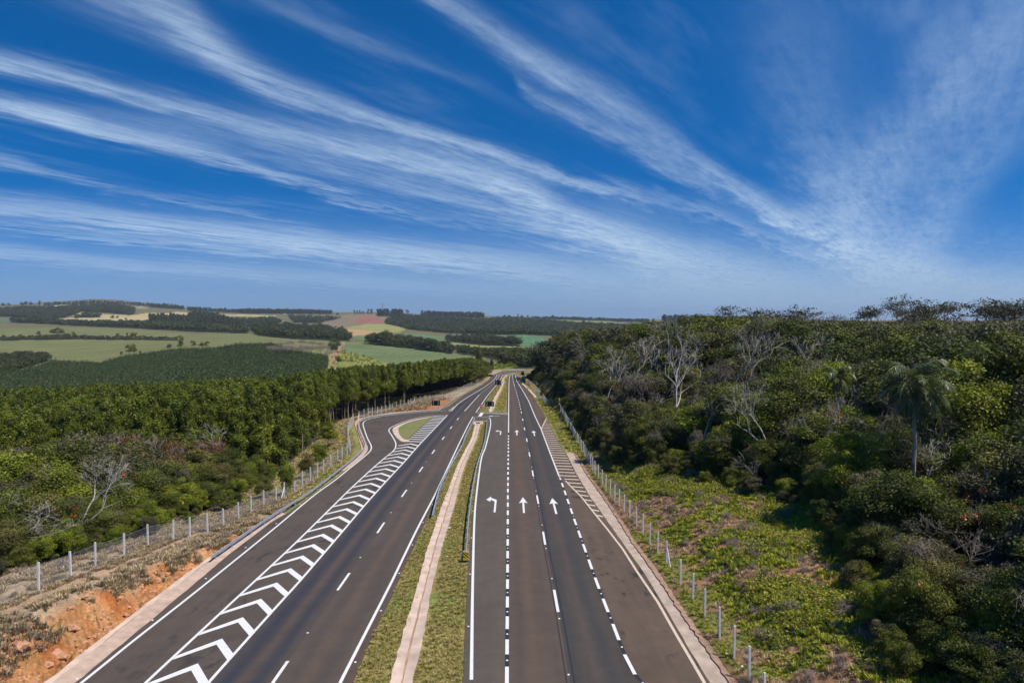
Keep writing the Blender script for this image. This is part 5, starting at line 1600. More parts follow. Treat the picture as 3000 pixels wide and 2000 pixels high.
for mb_, tp_ in bare_sky:
    r_ = np.random.default_rng(len(tp_))
    c_ = tp_[r_.integers(0, len(tp_), 2600)] + r_.normal(0, 0.5, (2600, 3)) * np.array([1, 1, 0.35])
    v_, q_ = leaf_quads(c_, rdir(2600, r_, 0.1), np.full(2600, 0.26), 0.6, r_)
    bare_skym.append((mb_.mesh('trunk_and_limbs', m_bark), make_mesh('sparse_leaves', v_, q_, m_leaf_olive, fattr={'tint': r_.uniform(0, 0.6, 2600)})))
# ------------------------------------------------------------------ right-hand forest
gx, gy = jitter_grid(4, 460, 22, 470, 3.1, 101)
m = (gx > ER(np.minimum(gy, 340)) + 1.0) & (gx < 1.55 * gy + 12) & ((gy < 318) | (gx > 16) ) & (gy < 300 + np.abs(gx) * 1.0)
m &= (hash2(gx * 10, gy * 10, 3) < np.interp(gy, [30, 120, 250, 450], [1.0, 0.85, 0.66, 0.5]))
gx, gy = gx[m], gy[m]
gz = H(gx, gy)
# wooded skyline: how tall the trees may stand so that the tops meet the photographed outline
sky_px = np.array([-300, 1440, 1500, 1560, 1600, 1660, 1723, 1780, 1842, 1900, 1944, 2000, 2063, 2130, 2200, 2300, 2400, 2500, 2650, 2800, 2900, 3000, 3300])
sky_rw = np.array([1100, 1100, 1080, 1045, 990, 972, 958, 964, 952, 944, 942, 944, 926, 926, 926, 934, 938, 942, 944, 944, 942, 940, 938])
def top_row_limit(px): return np.interp(px, sky_px, sky_rw)
pxs = 1500 + 2000 * gx / gy
zmax = CAM_H - (top_row_limit(pxs) + 16 * hash2(gx * 2, gy * 3, 55) - 940) / 2000 * gy
hh = (6.0 + 6.0 * fbm(gx / 9.0, gy / 9.0, 77, 3) + 2.0 * hash2(gx * 7, gy * 7, 9))
edge = gx - ER(np.minimum(gy, 340))
hh = hh * (0.72 + 0.6 * hash2(gx * 13, gy * 11, 19))
hh = hh * np.interp(edge, [0, 3, 10, 25], [0.30, 0.5, 0.85, 1.05]) * np.interp(gy, [35, 70, 150], [0.85, 0.95, 1.1])
CAPS = [(1985, 118, 1165, 34), (1962, 108, 1190, 24), (2135, 112, 1120, 60), (1762, 135, 1150, 30), (1800, 150, 1100, 30), (1890, 140, 1090, 35), (2040, 135, 1070, 40), (1690, 185, 1085, 22), (2385, 105, 1050, 60), (2250, 125, 1045, 40),
        (2270, 75, 1170, 40), (2440, 70, 1220, 40), (2535, 95, 1070, 30), (2700, 150, 945, 60), (2632, 160, 945, 40), (2800, 140, 945, 60), (2925, 135, 945, 90), (2682, 58, 1330, 70), (2455, 78, 1130, 50), (2740, 58, 1400, 70), (2800, 44, 1580, 110), (2900, 41, 1680, 110),
        (2495, 60, 1370, 50), (2225, 62, 1560, 60), (2830, 66, 1230, 90)]
for cpx, cy, crow, cw in CAPS:
    mk = (np.abs(pxs - cpx) < cw + 0.35 * hh / gy * 2000) & (gy < cy + 2)
    cap_ = CAM_H - (crow + 14 * (hash2(gx * 3, gy * 5, 8) - 0.3) - 940) / 2000 * gy - gz
    hh = np.where(mk, np.minimum(hh, np.maximum(cap_, 1.6)), hh)
hh = np.clip(hh, 1.4, np.maximum(zmax - gz, 1.8))
size_px = hh / gy
# keep the camera's own airspace clear
keep = ~((gy < 34) & (np.abs(gx) < 20))
gx, gy, gz, hh, pxs, size_px, edge = [a[keep] for a in (gx, gy, gz, hh, pxs, size_px, edge)]
order = np.argsort(-size_px * ((pxs > -40) & (pxs < 3060)))
RIGHT = []
palm_xy = (0.595 * 60.0, 60.0)
def near_any(x, y, spots, d):
    return any((x - a) ** 2 + (y - b) ** 2 < d * d for a, b in spots)
def reg_right(x, y, px):
    if y < 60: return 'at the lower right beyond the grassy bank'
    if y < 100: return ('directly behind the grassy bank' if px < 2250 else 'between grassy bank and tall palm') if px < 2600 else ('below the tall palm' if y < 70 else 'beyond the tall palm')
    if y < 160: return 'behind the fence beside the hatched triangle' if px < 1900 else 'around the tall white leafless trees' if px < 2300 else 'on the wooded slope left of the palm' if px < 2600 else 'on the wooded slope right of the palm'
    return 'on the wooded rise toward the bend' if px < 1900 else 'on the distant wooded right-hand ridge'
NI = 300
for k_, i in enumerate(order[:NI]):
    x, y = gx[i], gy[i]
    lib = B_NEAR if y < 85 else B_MID
    tk, cr = lib[int(hash2(np.array(x * 3), np.array(y * 3), 5) * 97) % len(lib)]
    h_ = float(hash2(np.array(x * 5), np.array(y * 5), 6))
    if 0.52 < h_ < 0.66 and y > 60:
        bk = int(h_ * 1000) % 4
        plant('bare_tree', f'small grey leafless tree {reg_right(x, y, pxs[i])}', 'bare tree', 'small leafless trees scattered in the right-hand forest', x, y, [('trunk_and_limbs', bare_grey[bk] if h_ < .60 else bare_pale[bk], None)], s=float(hh[i]) / 12 * 1.3, sz=float(hh[i]) / 12 * 1.12)
        continue
    if h_ < 0.66: mt, cn = None, 'dark green'
    elif h_ < 0.78: mt, cn = m_leaf_bright, 'yellow-green'
    elif h_ < 0.94: mt, cn = m_leaf_olive, 'grey-olive'
    else: mt, cn = m_leaf_dark, 'dense deep green'
    sh = float(hh[i]) / 8.0
    wd = sh * (0.9 + 0.5 * random.random())
    if y < 60: wd = max(wd, 0.5)
    mound = 'low mounded' if hh[i] < 5 else ('mid-height' if hh[i] < 8.5 else 'tall')
    r = plant('forest_tree', f'{mound} {cn} leafy tree {reg_right(x, y, pxs[i])}', 'tree', 'leafy trees of the right-hand forest', x, y,
              [('trunk', tk, None), ('crown', cr, mt)], s=wd, sz=sh, tilt=0.08)
rest = order[NI:]
w_ = np.zeros(len(rest), dtype=int)
hsh = hash2(gx[rest] * 5, gy[rest] * 5, 6); hs2 = hash2(gx[rest] * 3, gy[rest] * 3, 5)
def recolor(me, mat):
    c = me.copy(); c.materials.clear(); c.materials.append(mat); return c
mid_set = [c for _, c in B_MID] + [recolor(B_MID[0][1], m_leaf_bright), recolor(B_MID[1][1], m_leaf_olive), recolor(B_MID[2][1], m_leaf_olive)]
far_set = [c for _, c in B_FAR][:3] + [recolor(B_FAR[0][1], m_leaf_bright), recolor(B_FAR[1][1], m_leaf_olive)]
bare_small = [mb_.mesh('limbs', m_bark_pale if k_ == 0 else m_bark) for k_, mb_ in enumerate(bare_mid)]
bare_small = [m_.copy() for m_ in bare_small]
for m_ in bare_small:
    co = np.empty(len(m_.vertices) * 3, dtype=np.float32); m_.vertices.foreach_get('co', co); m_.vertices.foreach_set('co', co * (8.0 / 12.0) * 1.12)
nmid, nfar = len(mid_set), len(far_set)
allset = mid_set + far_set + bare_small
isf = gy[rest] > 190
w_ = np.where(~isf, np.where(hsh < 0.70, (hs2 * 4).astype(int) % 4, np.where(hsh < 0.80, 4, 5 + (hs2 > 0.5))),
              nmid + np.where(hsh < 0.66, (hs2 * 3).astype(int) % 3, np.where(hsh < 0.76, 3, 4)))
w_ = np.where(~isf & (hsh >= 0.80), np.where(hs2 > 0.5, nmid - 1, nmid - 2), w_)
w_ = np.where(~isf & (hsh >= 0.70) & (hsh < 0.80), nmid - 3, w_)
hs4 = hash2(gx[rest] * 17, gy[rest] * 13, 71)
w_ = np.where((hs4 > 0.78) & (gy[rest] > 55), nmid + nfar + (hs2 * 2.99).astype(int), w_)
rr_ = rng.uniform(0, 6.28, len(rest))
scatter('forest_canopy', 'the mass of leafy trees filling the right-hand hillside behind the nearer ones', 'forest',
        np.column_stack([gx[rest], gy[rest], gz[rest]]), rr_, hh[rest] / 8.6 * np.interp(gy[rest], [60, 300], [1.05, 1.1]), allset, w_)

mk = (gy < 150) & (hash2(gx * 19, gy * 23, 5) < 0.5)
VINE_R = np.column_stack([gx[mk], gy[mk], gz[mk] + hh[mk] * 0.72]); VINE_RS = hh[mk] / 8.0
# ---- leafless and special trees on the right, each placed where the photograph has it
def bare(px, top, y, k, label, pale=True, leaves=False, wide=1.0, base_z=None):
    x = (px - 1500) / 2000.0 * y
    z = hz(x, y)
    ht = (CAM_H - (top - 940) / 2000.0 * y) - z
    s = ht / 12.0
    parts = [('trunk_and_limbs', (bare_pale if pale else bare_grey)[k], None)]
    if leaves and y > 100:
        a_, b_ = bare_skym[int(px) % 3]; wide *= 1.25
        parts = [('trunk_and_limbs', a_, None), ('sparse_leaves', b_, None)]
    return plant('bare_tree', label, 'bare tree', 'leafless pale trees among the forest', x, y, parts, s=s * wide, sz=s)
bare(1985, 912, 118, 3, 'tallest white leafless tree with several upright stems, left part of the right-hand forest', wide=0.75)
bare(1962, 1010, 108, 1, 'pale leafless tree leaning left, just below the tallest white one')
bare(2135, 955, 112, 1, 'broad pale leafless tree with spreading limbs, right of the tallest white one', wide=1.15)
bare(1762, 1035, 135, 1, 'grey-white leafless tree with a high forked crown above the roadside fence')
bare(1800, 1010, 150, 2, 'pale leafless tree behind the forked one, on the left slope of the forest', wide=1.1)
bare(1890, 980, 140, 2, 'wide leafless crown left of the tallest white tree', wide=1.2)
bare(2040, 975, 135, 2, 'leafless crown between the tallest white tree and the broad one', wide=1.1)
bare(1690, 1010, 185, 1, 'small pale leafless tree on the slope nearest the far bend')
bare(2385, 955, 105, 1, 'grey leafless tree with steep twiggy limbs left of the small palm', wide=1.1)
bare(2250, 968, 125, 2, 'grey leafless tree standing midway between the two broad bare trees')
bare(2270, 1105, 75, 1, 'low pale leafless tree half sunk in leaves left of the small palm', wide=1.0)
bare(2440, 1150, 70, 3, 'thin crooked pale stems below the small palm', wide=0.8)
bare(2535, 1010, 95, 3, 'leaning thick pale stem above the small palm', wide=0.7)
bare(2700, 862, 150, 4, 'tallest bare tree on the right skyline, forked like a fan', pale=False, leaves=True, wide=1.0)
bare(2632, 895, 160, 4, 'small bare tree on the skyline left of the tallest fan-shaped one', pale=False, leaves=True, wide=1.0)
bare(2560, 902, 165, 2, 'slanting bare tree on the skyline, second left of the fan-shaped one', pale=False, leaves=True)
bare(2800, 880, 150, 4, 'flat-topped bare tree on the skyline right of the fan-shaped one', pale=False, leaves=True, wide=1.2)
bare(2860, 885, 145, 2, 'bare umbrella tree on the skyline in the group near the right edge', pale=False, leaves=True, wide=1.1)
bare(2925, 875, 140, 4, 'dense dark umbrella tree on the skyline near the right edge', pale=False, leaves=True, wide=1.5)
bare(2990, 880, 140, 4, 'umbrella tree on the skyline cut by the right edge', pale=False, leaves=True, wide=1.2)
bare(2340, 897, 170, 2, 'leafy-tipped umbrella tree on the skyline above the broad bare trees', pale=False, leaves=True, wide=1.2)
bare(2200, 897, 175, 2, 'thin umbrella tree on the skyline above the tallest white tree', pale=False, leaves=True, wide=1.3)
bare(2440, 915, 190, 1, 'ragged bare tree on the skyline above the small palm', pale=False, wide=0.9)
bare(2740, 1290, 58, 2, 'low leafless tree of fine pale twigs at the foot of the tall palm', wide=1.35)
bare(2790, 1480, 46, 4, 'large leafless thicket of thin grey branches at the right edge', pale=False, wide=1.7)
bare(2870, 1560, 42, 2, 'leaning leafless tree with a brown stem near the right edge', pale=False, wide=1.5)
bare(2960, 1650, 40, 4, 'tangle of dry grey branches in the lower right corner', pale=False, wide=1.6)
bare(2490, 1650, 50, 2, 'small white dead branch poking from the forest edge above the grassy bank', wide=0.9)
bare(2225, 1480, 62, 4, 'lone thin bare sapling standing on the grassy bank beside orange blossom', pale=False, wide=0.6)
bare(2180, 1400, 75, 2, 'grey twiggy bush at the top of the grassy bank', pale=False, wide=1.3)

# ---- palms
def palm(name_label, px, crown_row, y, Rf, seed, nf=20, trunk=True):
    r_ = np.random.default_rng(seed)
    x = (px - 1500) / 2000.0 * y; z = hz(x, y)
    hc = CAM_H - (crown_row - 940) / 2000.0 * y - z
    root = empty('palm_tree', (x, y, z), 0); tag(root, name_label, 'palm tree')
    mb = MB(); tp = crooked((0, 0, -0.3), (0.15, 0, hc), 8, 0.04, r_)
    mb.tube(tp, np.linspace(0.20, 0.14, 8), 8); link('trunk', mb.mesh('trunk', m_bark_palm), root)
    hub = tp[-1]
    for i in range(nf):
        a = i * 2.399 + r_.uniform(-.2, .2)
        el = math.radians(np.interp(i, [0, nf - 1], [78, -66])) + r_.uniform(-.12, .12)
        L = Rf * r_.uniform(0.95, 1.2)
        n = 34
        t = np.linspace(0, 1, n)
        hd = np.array([math.cos(a), math.sin(a)])
        # arching rachis
        ang = np.maximum(el - t ** 1.5 * (1.3 + 1.0 * (el > 0.3)), -1.5)
        step = L / n
        rr = np.concatenate([[0], np.cumsum(np.cos(ang[:-1]) * step)]); zz = np.concatenate([[0], np.cumsum(np.sin(ang[:-1]) * step)])
        rach = np.column_stack([hub[0] + hd[0] * rr, hub[1] + hd[1] * rr, hub[2] + zz])
        mb = MB(); mb.tube(rach, np.linspace(0.035, 0.008, n), 4)
        fr = link('frond', mb.mesh('frond', m_palm_rib), root)
        tang = np.gradient(rach, axis=0); tang /= np.linalg.norm(tang, axis=1, keepdims=True)
        side = np.array([-hd[1], hd[0], 0.0])
        vs = []; qs = []; k = 0
        for j in range(3, n):
            for rep in range(2):
                f = (j - rep * 0.5) / n
                c = rach[j] - tang[j] * step * 0.5 * rep
                ll = L * 0.27 * math.sin(min(1, f * 1.15 + 0.08) * math.pi) ** 0.6 + 0.06
                for s in (-1, 1):
                    d = side * s * 0.75 + tang[j] * 0.55 + np.array([0, 0, r_.uniform(-0.55, 0.15)])
                    d /= np.linalg.norm(d)
                    e = c + d * ll; md = c + d * ll * 0.55 + np.array([0, 0, 0.02])
                    e = e + np.array([0, 0, -0.45 * ll])
                    w = tang[j] * 0.027
                    vs += [c - w, c + w, md + w, md - w, e]; qs.append(k); k += 5
        kk = np.array(qs)[:, None]
        q4 = np.hstack([kk, kk + 1, kk + 2, kk + 3]); q3 = np.hstack([kk + 3, kk + 2, kk + 4])
        ti = r_.uniform(0.2, 0.8, len(kk))
        link('leaflets', make_mesh('leaflets', np.array(vs), [q4, q3], m_leaf_palm, fattr={'tint': np.concatenate([ti, ti])}), fr)
    return root
m_bark_palm = simple_mat('palm_bark', (0.33, 0.28, 0.22), 0.9, var=0.3, scale=2.0)
m_palm_rib = simple_mat('palm_rib', (0.22, 0.20, 0.06), 0.6)
palm('tall palm with drooping glossy fronds and a pale trunk, standing in the right-hand forest', 2682, 1120, 58, 4.1, 5, nf=32)
palm('smaller palm deeper in the forest, left of the tall palm', 2455, 1100, 78, 2.3, 6, nf=14)

def special_tree(px, top, y, lib, mat, label, wide=1.0, name='forest_tree', cat='tree', group=None):
    x = (px - 1500) / 2000.0 * y; z = hz(x, y)
    s = ((CAM_H - (top - 940) / 2000.0 * y) - z) / 8.0
    tk, cr = lib
    return plant(name, label, cat, group, x, y, [('trunk', tk, None), ('crown', cr, mat)], s=abs(s) * wide, sz=abs(s))
special_tree(2495, 1195, 60, B_NEAR[1], m_leaf_bright, 'bright yellow-green young tree just left of the tall palm', 0.75)
special_tree(2830, 1060, 66, B_NEAR[2], m_leaf_bright, 'big dome of light green leaves right of the tall palm', 1.05)
special_tree(2900, 1010, 82, B_NEAR[0], m_leaf_dark, 'broad green dome behind the one right of the tall palm', 1.2)
special_tree(2580, 1700, 40, B_NEAR[3], m_leaf_bright, 'bright green leafy bush at the forest edge in the lower right', 0.9, 'bush', 'bush')
special_tree(2980, 1720, 34, B_NEAR[4], m_leaf_bright, 'green bush in the bottom right corner', 1.0, 'bush', 'bush')

# ------------------------------------------------------------------ left: eucalyptus stand
gx2, gy2 = jitter_grid(-260, -8, 84, 262, 3.0, 202, 0.30)
px2 = 1500 + 2000 * gx2 / gy2
ymax = np.interp(px2, [-200, 0, 500, 1000, 1200, 1340, 1400], [205, 212, 225, 250, 262, 262, 262])
m = (px2 > -900) & (gx2 < EL(gy2) - 0.8) & (gy2 < ymax) & (gy2 > np.interp(gx2, [-120, -80, -60, -40, -30], [84, 88, 92, 98, 108]))
gx2, gy2, px2 = gx2[m], gy2[m], px2[m]
gz2 = H(gx2, gy2)
lim = np.interp(px2, [-200, 0, 300, 500, 800, 1000, 1150, 1300, 1400], [1158, 1152, 1140, 1128, 1122, 1088, 1078, 1064, 1056])
h2 = 10.5 + 4.0 * hash2(gx2 * 9, gy2 * 9, 4) + 2.0 * (fbm(gx2 / 30, gy2 / 30, 8, 2) - 0.5)
zm = CAM_H - (lim - 940) / 2000 * gy2 - gz2 + 2.2 * (hash2(gx2 * 3, gy2 * 4, 14) - 0.4)
h2 = np.clip(h2, 5.0, np.maximum(zm, 5.0))
e2 = EL(gy2) - gx2
score = (h2 / gy2) * np.where(e2 < 8, 1.5, 1.0) * np.where(gy2 < 120, 1.2, 1.0)
ordr = np.argsort(-score * (px2 > -40))
def reg_left(x, y, e, px):
    if e < 4: return 'in the front rank facing the road' + (' beside the long fence' if y > 180 else ' behind the slip road loop' if y > 140 else ' above the grassy slope')
    if e < 14: return 'just behind the front rank' + (' near the far fence' if y > 180 else ' near the slip road loop' if y > 130 else ' near the grassy slope')
    if y < 140: return 'overlooking the left thicket' + (', far left' if px < 400 else ', above the reddish crowns' if px < 700 else ', near the grassy slope')
    if y > 190: return 'at the back of the stand against the young plantation' + (', far left' if px < 400 else ', middle' if px < 850 else ', near the road')
    return 'deep in the eucalyptus stand' + (' toward the far left' if px < 500 else ' in its middle' if px < 900 else ' toward the road')
for i in ordr[:300]:
    x, y = gx2[i], gy2[i]
    _l = E_LOW if (y < 150 and hash2(np.array(x * 3), np.array(y * 7), 25) < 0.75) or y < 110 else E_NEAR
    tk, cr = _l[int(hash2(np.array(x * 3), np.array(y * 3), 15) * 97) % len(_l)]
    sh = float(h2[i]) / 13.0
    plant('eucalyptus_tree', f'{"slender" if sh < 0.95 else "tall straight"} eucalyptus {reg_left(x, y, e2[i], px2[i])}', 'eucalyptus', 'eucalyptus trees of the left-hand stand', x, y,
          [('trunk', tk, None), ('crown', cr, None)], s=sh * random.uniform(0.95, 1.25), sz=sh, tilt=0.02)
rs = ordr[300:]
eset = [c for _, c in E_FAR]
scatter('eucalyptus_canopy', 'the rest of the dense eucalyptus stand covering the left side', 'forest', np.column_stack([gx2[rs], gy2[rs], gz2[rs]]),
        rng.uniform(0, 6.28, len(rs)), h2[rs] / 13.0 * 1.05, eset, rng.integers(0, 3, len(rs)))

# ---- left: native shrubs and trees above the fence
gx3, gy3 = jitter_grid(-120, -28, 42, 112, 3.0, 303)
m = (1500 + 2000 * gx3 / gy3 > -260) & (gx3 < EL(gy3) - 0.8) & (gy3 < np.interp(gx3, [-120, -80, -60, -40, -30], [88, 92, 96, 102, 110]))
gx3, gy3 = gx3[m], gy3[m]
px3 = 1500 + 2000 * gx3 / gy3
gz3 = H(gx3, gy3)
lim3 = np.interp(px3, [-300, 0, 150, 300, 380, 450, 560, 640, 720, 800, 900], [1340, 1335, 1310, 1275, 1262, 1258, 1268, 1290, 1310, 1360, 1400])
h3 = np.interp(EL(gy3) - gx3, [0, 4, 12, 25], [1.8, 4.0, 7.5, 10.0]) * (0.8 + 0.5 * fbm(gx3 / 8, gy3 / 8, 18, 3))
h3 = h3 * (0.75 + 0.5 * hash2(gx3 * 9, gy3 * 7, 44))
h3 = np.clip(h3, 1.4, np.maximum(CAM_H - (lim3 - 940) / 2000 * gy3 - gz3, 1.4))
VINE_L = np.column_stack([gx3, gy3, gz3 + h3 * 0.75])[::6]; VINE_LS = (h3 / 8.0)[::6]
for i in range(len(gx3)):
    x, y = gx3[i], gy3[i]
    lib = B_NEAR
    tk, cr = lib[i % 5]
    q_ = float(hash2(np.array(x * 5), np.array(y * 5), 16))
    red = 380 - 140 < px3[i] < 640 and y > 82
    if red and q_ < 0.6: mt, cn = m_leaf_red, 'reddish-brown'
    elif q_ < 0.18: mt, cn = m_leaf_olive, 'grey-brown'
    elif q_ < 0.48: mt, cn = m_leaf_bright, 'bright green'
    else: mt, cn = None, 'dark green'
    e = EL(y) - x
    where = 'at the dry grass edge' if e < 4 else ('in mid-thicket' if e < 14 else 'against the eucalyptus')
    side = 'at the far left' if px3[i] < 200 else ('around the bare white tree' if px3[i] < 420 else 'toward the braced fence post')
    sh = float(h3[i]) / 8.0
    plant('thicket_tree', f'{cn} bushy tree {where}, {side}', 'tree', 'bushy trees of the left thicket', x, y, [('trunk', tk, None), ('crown', cr, mt)], s=max(sh * 1.05, 0.36) * random.uniform(0.9, 1.3), sz=sh, tilt=0.1)
bare(205, 1335, 63, 1, 'low spreading white leafless tree in the left thicket', wide=1.1)
bare(620, 1235, 96, 2, 'pale leafless tree between the left thicket and the eucalyptus', wide=1.2)
bare(425, 1262, 82, 3, 'thin pale stems on top of the reddish mound in the left thicket', wide=0.8)
bare(40, 1450, 58, 4, 'small bare crown at the left edge of the thicket', wide=1.3)
# bushes on the slope between the fence and the eucalyptus
special_tree(833, 1352, 82, B_NEAR[2], m_leaf_bright, 'tall yellow-green bush right behind the braced left fence post', 0.55, 'bush', 'bush')
special_tree(768, 1395, 80, B_NEAR[0], None, 'round dark bush left of the tall yellow-green one', 0.9, 'bush', 'bush')
special_tree(935, 1300, 104, B_NEAR[3], m_leaf_bright, 'light green bush on the grassy slope below the eucalyptus', 0.8, 'bush', 'bush')
special_tree(960, 1235, 125, B_MID[1], m_leaf_bright, 'pale green bush at the foot of the eucalyptus above the loop', 1.0, 'bush', 'bush')
special_tree(895, 1330, 96, B_NEAR[4], None, 'small dark bush at the upper edge of the grassy slope', 0.8, 'bush', 'bush')
# trees in the band beside the far left shoulder, up to the bend
gxa, gya = jitter_grid(-75, -8, 258, 372, 3.6, 404)
m = (gxa < np.interp(gya, [250, 290, 340, 372], [-19, -14, -11.6, -10.2])) & (gxa > np.interp(gya, [255, 372], [-70, -38]))
gxa, gya = gxa[m], gya[m]
for i in range(0, len(gxa)):
    if i % 2 and x < -25: continue
    x, y = gxa[i], gya[i]
    tk, cr = B_MID[i % 5]
    px_ = 1500 + 2000 * x / y
    ht = min(8.0 + 3.0 * random.random(), CAM_H - (np.interp(px_, [1000, 1200, 1300, 1380, 1440], [1084, 1070, 1056, 1048, 1072]) - 940) / 2000 * y - hz(x, y))
    if ht < 2: continue
    plant('roadside_tree', ('dark rounded tree' if i % 2 else 'mid-green rounded tree') + ' beside the far left shoulder ' + ('near the end of the eucalyptus' if y < 310 else 'close to the bend'), 'tree', 'dark trees beside the far left shoulder', x, y,
          [('trunk', tk, None), ('crown', cr, None)], s=ht / 8 * 1.2, sz=ht / 8)
# conical tree
r_ = np.random.default_rng(91)
cen = np.array([(r_.normal(0, .3), r_.normal(0, .3), z) for z in np.linspace(1.5, 16, 16)]); rad = np.interp(cen[:, 2], [1.5, 4, 10, 16], [2.2, 2.7, 2.0, 0.7])
v, q, ti = clump_leaves(cen, rad, 4200, 0.55, r_)
cone_crown = crown_mesh(v, q, ti, m_leaf_dark)
mb = MB(); mb.tube([(0, 0, -.3), (0, 0, 15)], [0.3, 0.05], 6)
cone_trunk = mb.mesh('trunk', m_bark)
def cone(px, top, y, label, wide=1.0):
    x = (px - 1500) / 2000.0 * y; z = hz(x, y)
    s = (CAM_H - (top - 940) / 2000.0 * y - z) / 16.7
    return plant('cypress_tree', label, 'tree', None, x, y, [('trunk', cone_trunk, None), ('crown', cone_crown, None)], s=s * wide, sz=s)
cone(1402, 1010, 395, 'tall dark column-shaped tree standing above the trees left of the bend', 1.0)
cone(1440, 1047, 385, 'shorter dark pointed tree right of the tall column-shaped one', 1.1)

# trees and scrub beyond the guardrail at the bend
for (px, top, y, lb, mt, wd) in [(1478, 1030, 430, 'round grey-green tree just beyond the far guardrail', m_leaf_olive, 1.3), (1500, 1020, 450, 'tallest rounded tree beyond the far guardrail', None, 1.5), (1530, 1042, 425, 'green tree beyond the right end of the far guardrail', None, 1.5),
                                 (1555, 1050, 410, 'dark tree at the right end of the far guardrail', None, 1.6), (1600, 1040, 420, 'dark tree behind the bend, against the right-hand wood', None, 1.8), (1580, 1062, 400, 'light green shrub behind the bend', m_leaf_bright, 1.5)]:
    special_tree(px, top, y, B_MID[px % 4], mt, lb, wd)
special_tree(1531, 1087, 322, B_MID[1], None, 'round bush at the road edge where the right carriageway disappears', 0.9, 'bush', 'bush')

# ------------------------------------------------------------------ grass, weeds, undergrowth
def scat_pts(x0, x1, y0, y1, step, seed, cond, jit=0.48):
    gx, gy = jitter_grid(x0, x1, y0, y1, step, seed, jit)
    m = cond(gx, gy)
    gx, gy = gx[m], gy[m]
    return gx, gy
def T3(x, y):
    z = np.where((XL(y) < x) & (x < XR(y)), plane_z(y), H(x, y))
    return np.column_stack([x, y, z])
def do_scatter(name, label, x, y, smin, smax, meshes, wts=None, sfun=None, seed=1, z_up=0.0):
    r_ = np.random.default_rng(seed)
    n = len(x)
    p = T3(x, y); p[:, 2] += z_up
    w = r_.choice(len(meshes), n, p=wts)
    s = r_.uniform(smin, smax, n)
    if sfun is not None: s = s * sfun
    return scatter(name, label, 'grass', p, r_.uniform(0, 6.28, n), s, meshes, w)
tuft_dry = [tuft(1, 26, 0.34, 0.30, 0.020, m_dry), tuft(2, 22, 0.26, 0.42, 0.022, m_dry), tuft(3, 30, 0.45, 0.22, 0.018, m_dry)]
tuft_grn = [tuft(4, 26, 0.36, 0.36, 0.030, m_green_grass), tuft(5, 20, 0.25, 0.45, 0.035, m_green_grass), tuft(6, 24, 0.5, 0.3, 0.03, m_green_grass)]
tuft_med = [tuft(7, 22, 0.11, 0.20, 0.016, m_med_grass), tuft(8, 18, 0.08, 0.24, 0.018, m_med_grass)]
def weed(seed, n, mat, R=0.35, hgt=0.35, size=0.13):
    r_ = np.random.default_rng(seed)
    c = rdir(n, r_, 0.0) * (r_.uniform(0.3, 1, n) ** 0.5)[:, None] * np.array([R, R, hgt])
    v, q = leaf_quads(c, rdir(n, r_, 0.0) + np.array([0, 0, .5]), np.full(n, size), 0.5, r_)
    return make_mesh('weed', v, q, mat, fattr={'tint': r_.uniform(0, 1, n)})
m_leaf_weed = leaf_mat('weed_leaves', [(0.0, (0.07, 0.13, 0.02)), (1.0, (0.13, 0.19, 0.03))])
weeds = [weed(1, 90, m_leaf_weed), weed(2, 60, m_leaf_weed, 0.25, 0.2, 0.11)]
def twig_bush(seed, n, R, h):
    r_ = np.random.default_rng(seed); mb = MB()
    for i in range(n):
        d = rdir(1, r_, 0.15)[0]
        e = d * np.array([R, R, h]) * r_.uniform(0.6, 1.1)
        p = crooked((0, 0, 0), e, 5, 0.05 * R, r_); p[:, 2] += np.sin(np.linspace(0, 3.1, 5)) * 0.15 * h
        mb.tube(p, np.linspace(0.018, 0.007, 5), 3, caps=False)
        for k in range(3):
            e2 = p[2 + k % 3] + rdir(1, r_, -0.3)[0] * R * 0.35
            mb.tube([p[2 + k % 3], e2], [0.009, 0.005], 3, caps=False)
    return mb.mesh('twigs', m_twig)
twigs = [twig_bush(3, 34, 0.9, 0.8), twig_bush(4, 28, 0.6, 0.5)]
def vine(seed, n):
    r_ = np.random.default_rng(seed); mb = MB()
    for i in range(n):
        a = r_.uniform(0, 6.28); R0 = r_.uniform(0.5, 2.4)
        p0 = np.array([math.cos(a) * R0 * .4, math.sin(a) * R0 * .4, r_.uniform(0.2, 1.6)])
        p1 = np.array([math.cos(a) * R0, math.sin(a) * R0, r_.uniform(-1.8, 1.2)])
        p = crooked(p0, p1, 6, 0.16, r_); p[:, 2] += np.sin(np.linspace(0, math.pi, 6)) * 0.5
        mb.tube(p, np.linspace(0.022, 0.010, 6), 3, caps=False)
        for k in range(3):
            q0 = p[1 + k]; mb.tube([q0, q0 + rdir(1, r_, -0.6)[0] * 0.6], [0.012, 0.006], 3, caps=False)
    return mb.mesh('vine', m_twig)
vines = [vine(5, 60), vine(6, 45)]
for nm_, P_, S_v, lb_ in (('dry_vines', VINE_R, VINE_RS, 'dry brown creepers and twigs hanging over the right-hand trees'), ('dry_vines', VINE_L, VINE_LS, 'dry brown creepers and twigs hanging over the left thicket')):
    r_ = np.random.default_rng(len(P_))
    scatter(nm_, lb_, 'creepers', P_ + np.array([0, -0.4, 0.0]), r_.uniform(0, 6.28, len(P_)), np.clip(S_v * r_.uniform(0.8, 1.5, len(P_)), 0.4, 1.6), vines, r_.integers(0, 2, len(P_)))
cutk = lambda y: 0.8 + 1.5 * np.interp(y, [20, 38, 44, 50, 56, 62, 70], [2.6, 2.4, 2.0, 1.5, 0.9, 0.4, 0.0])
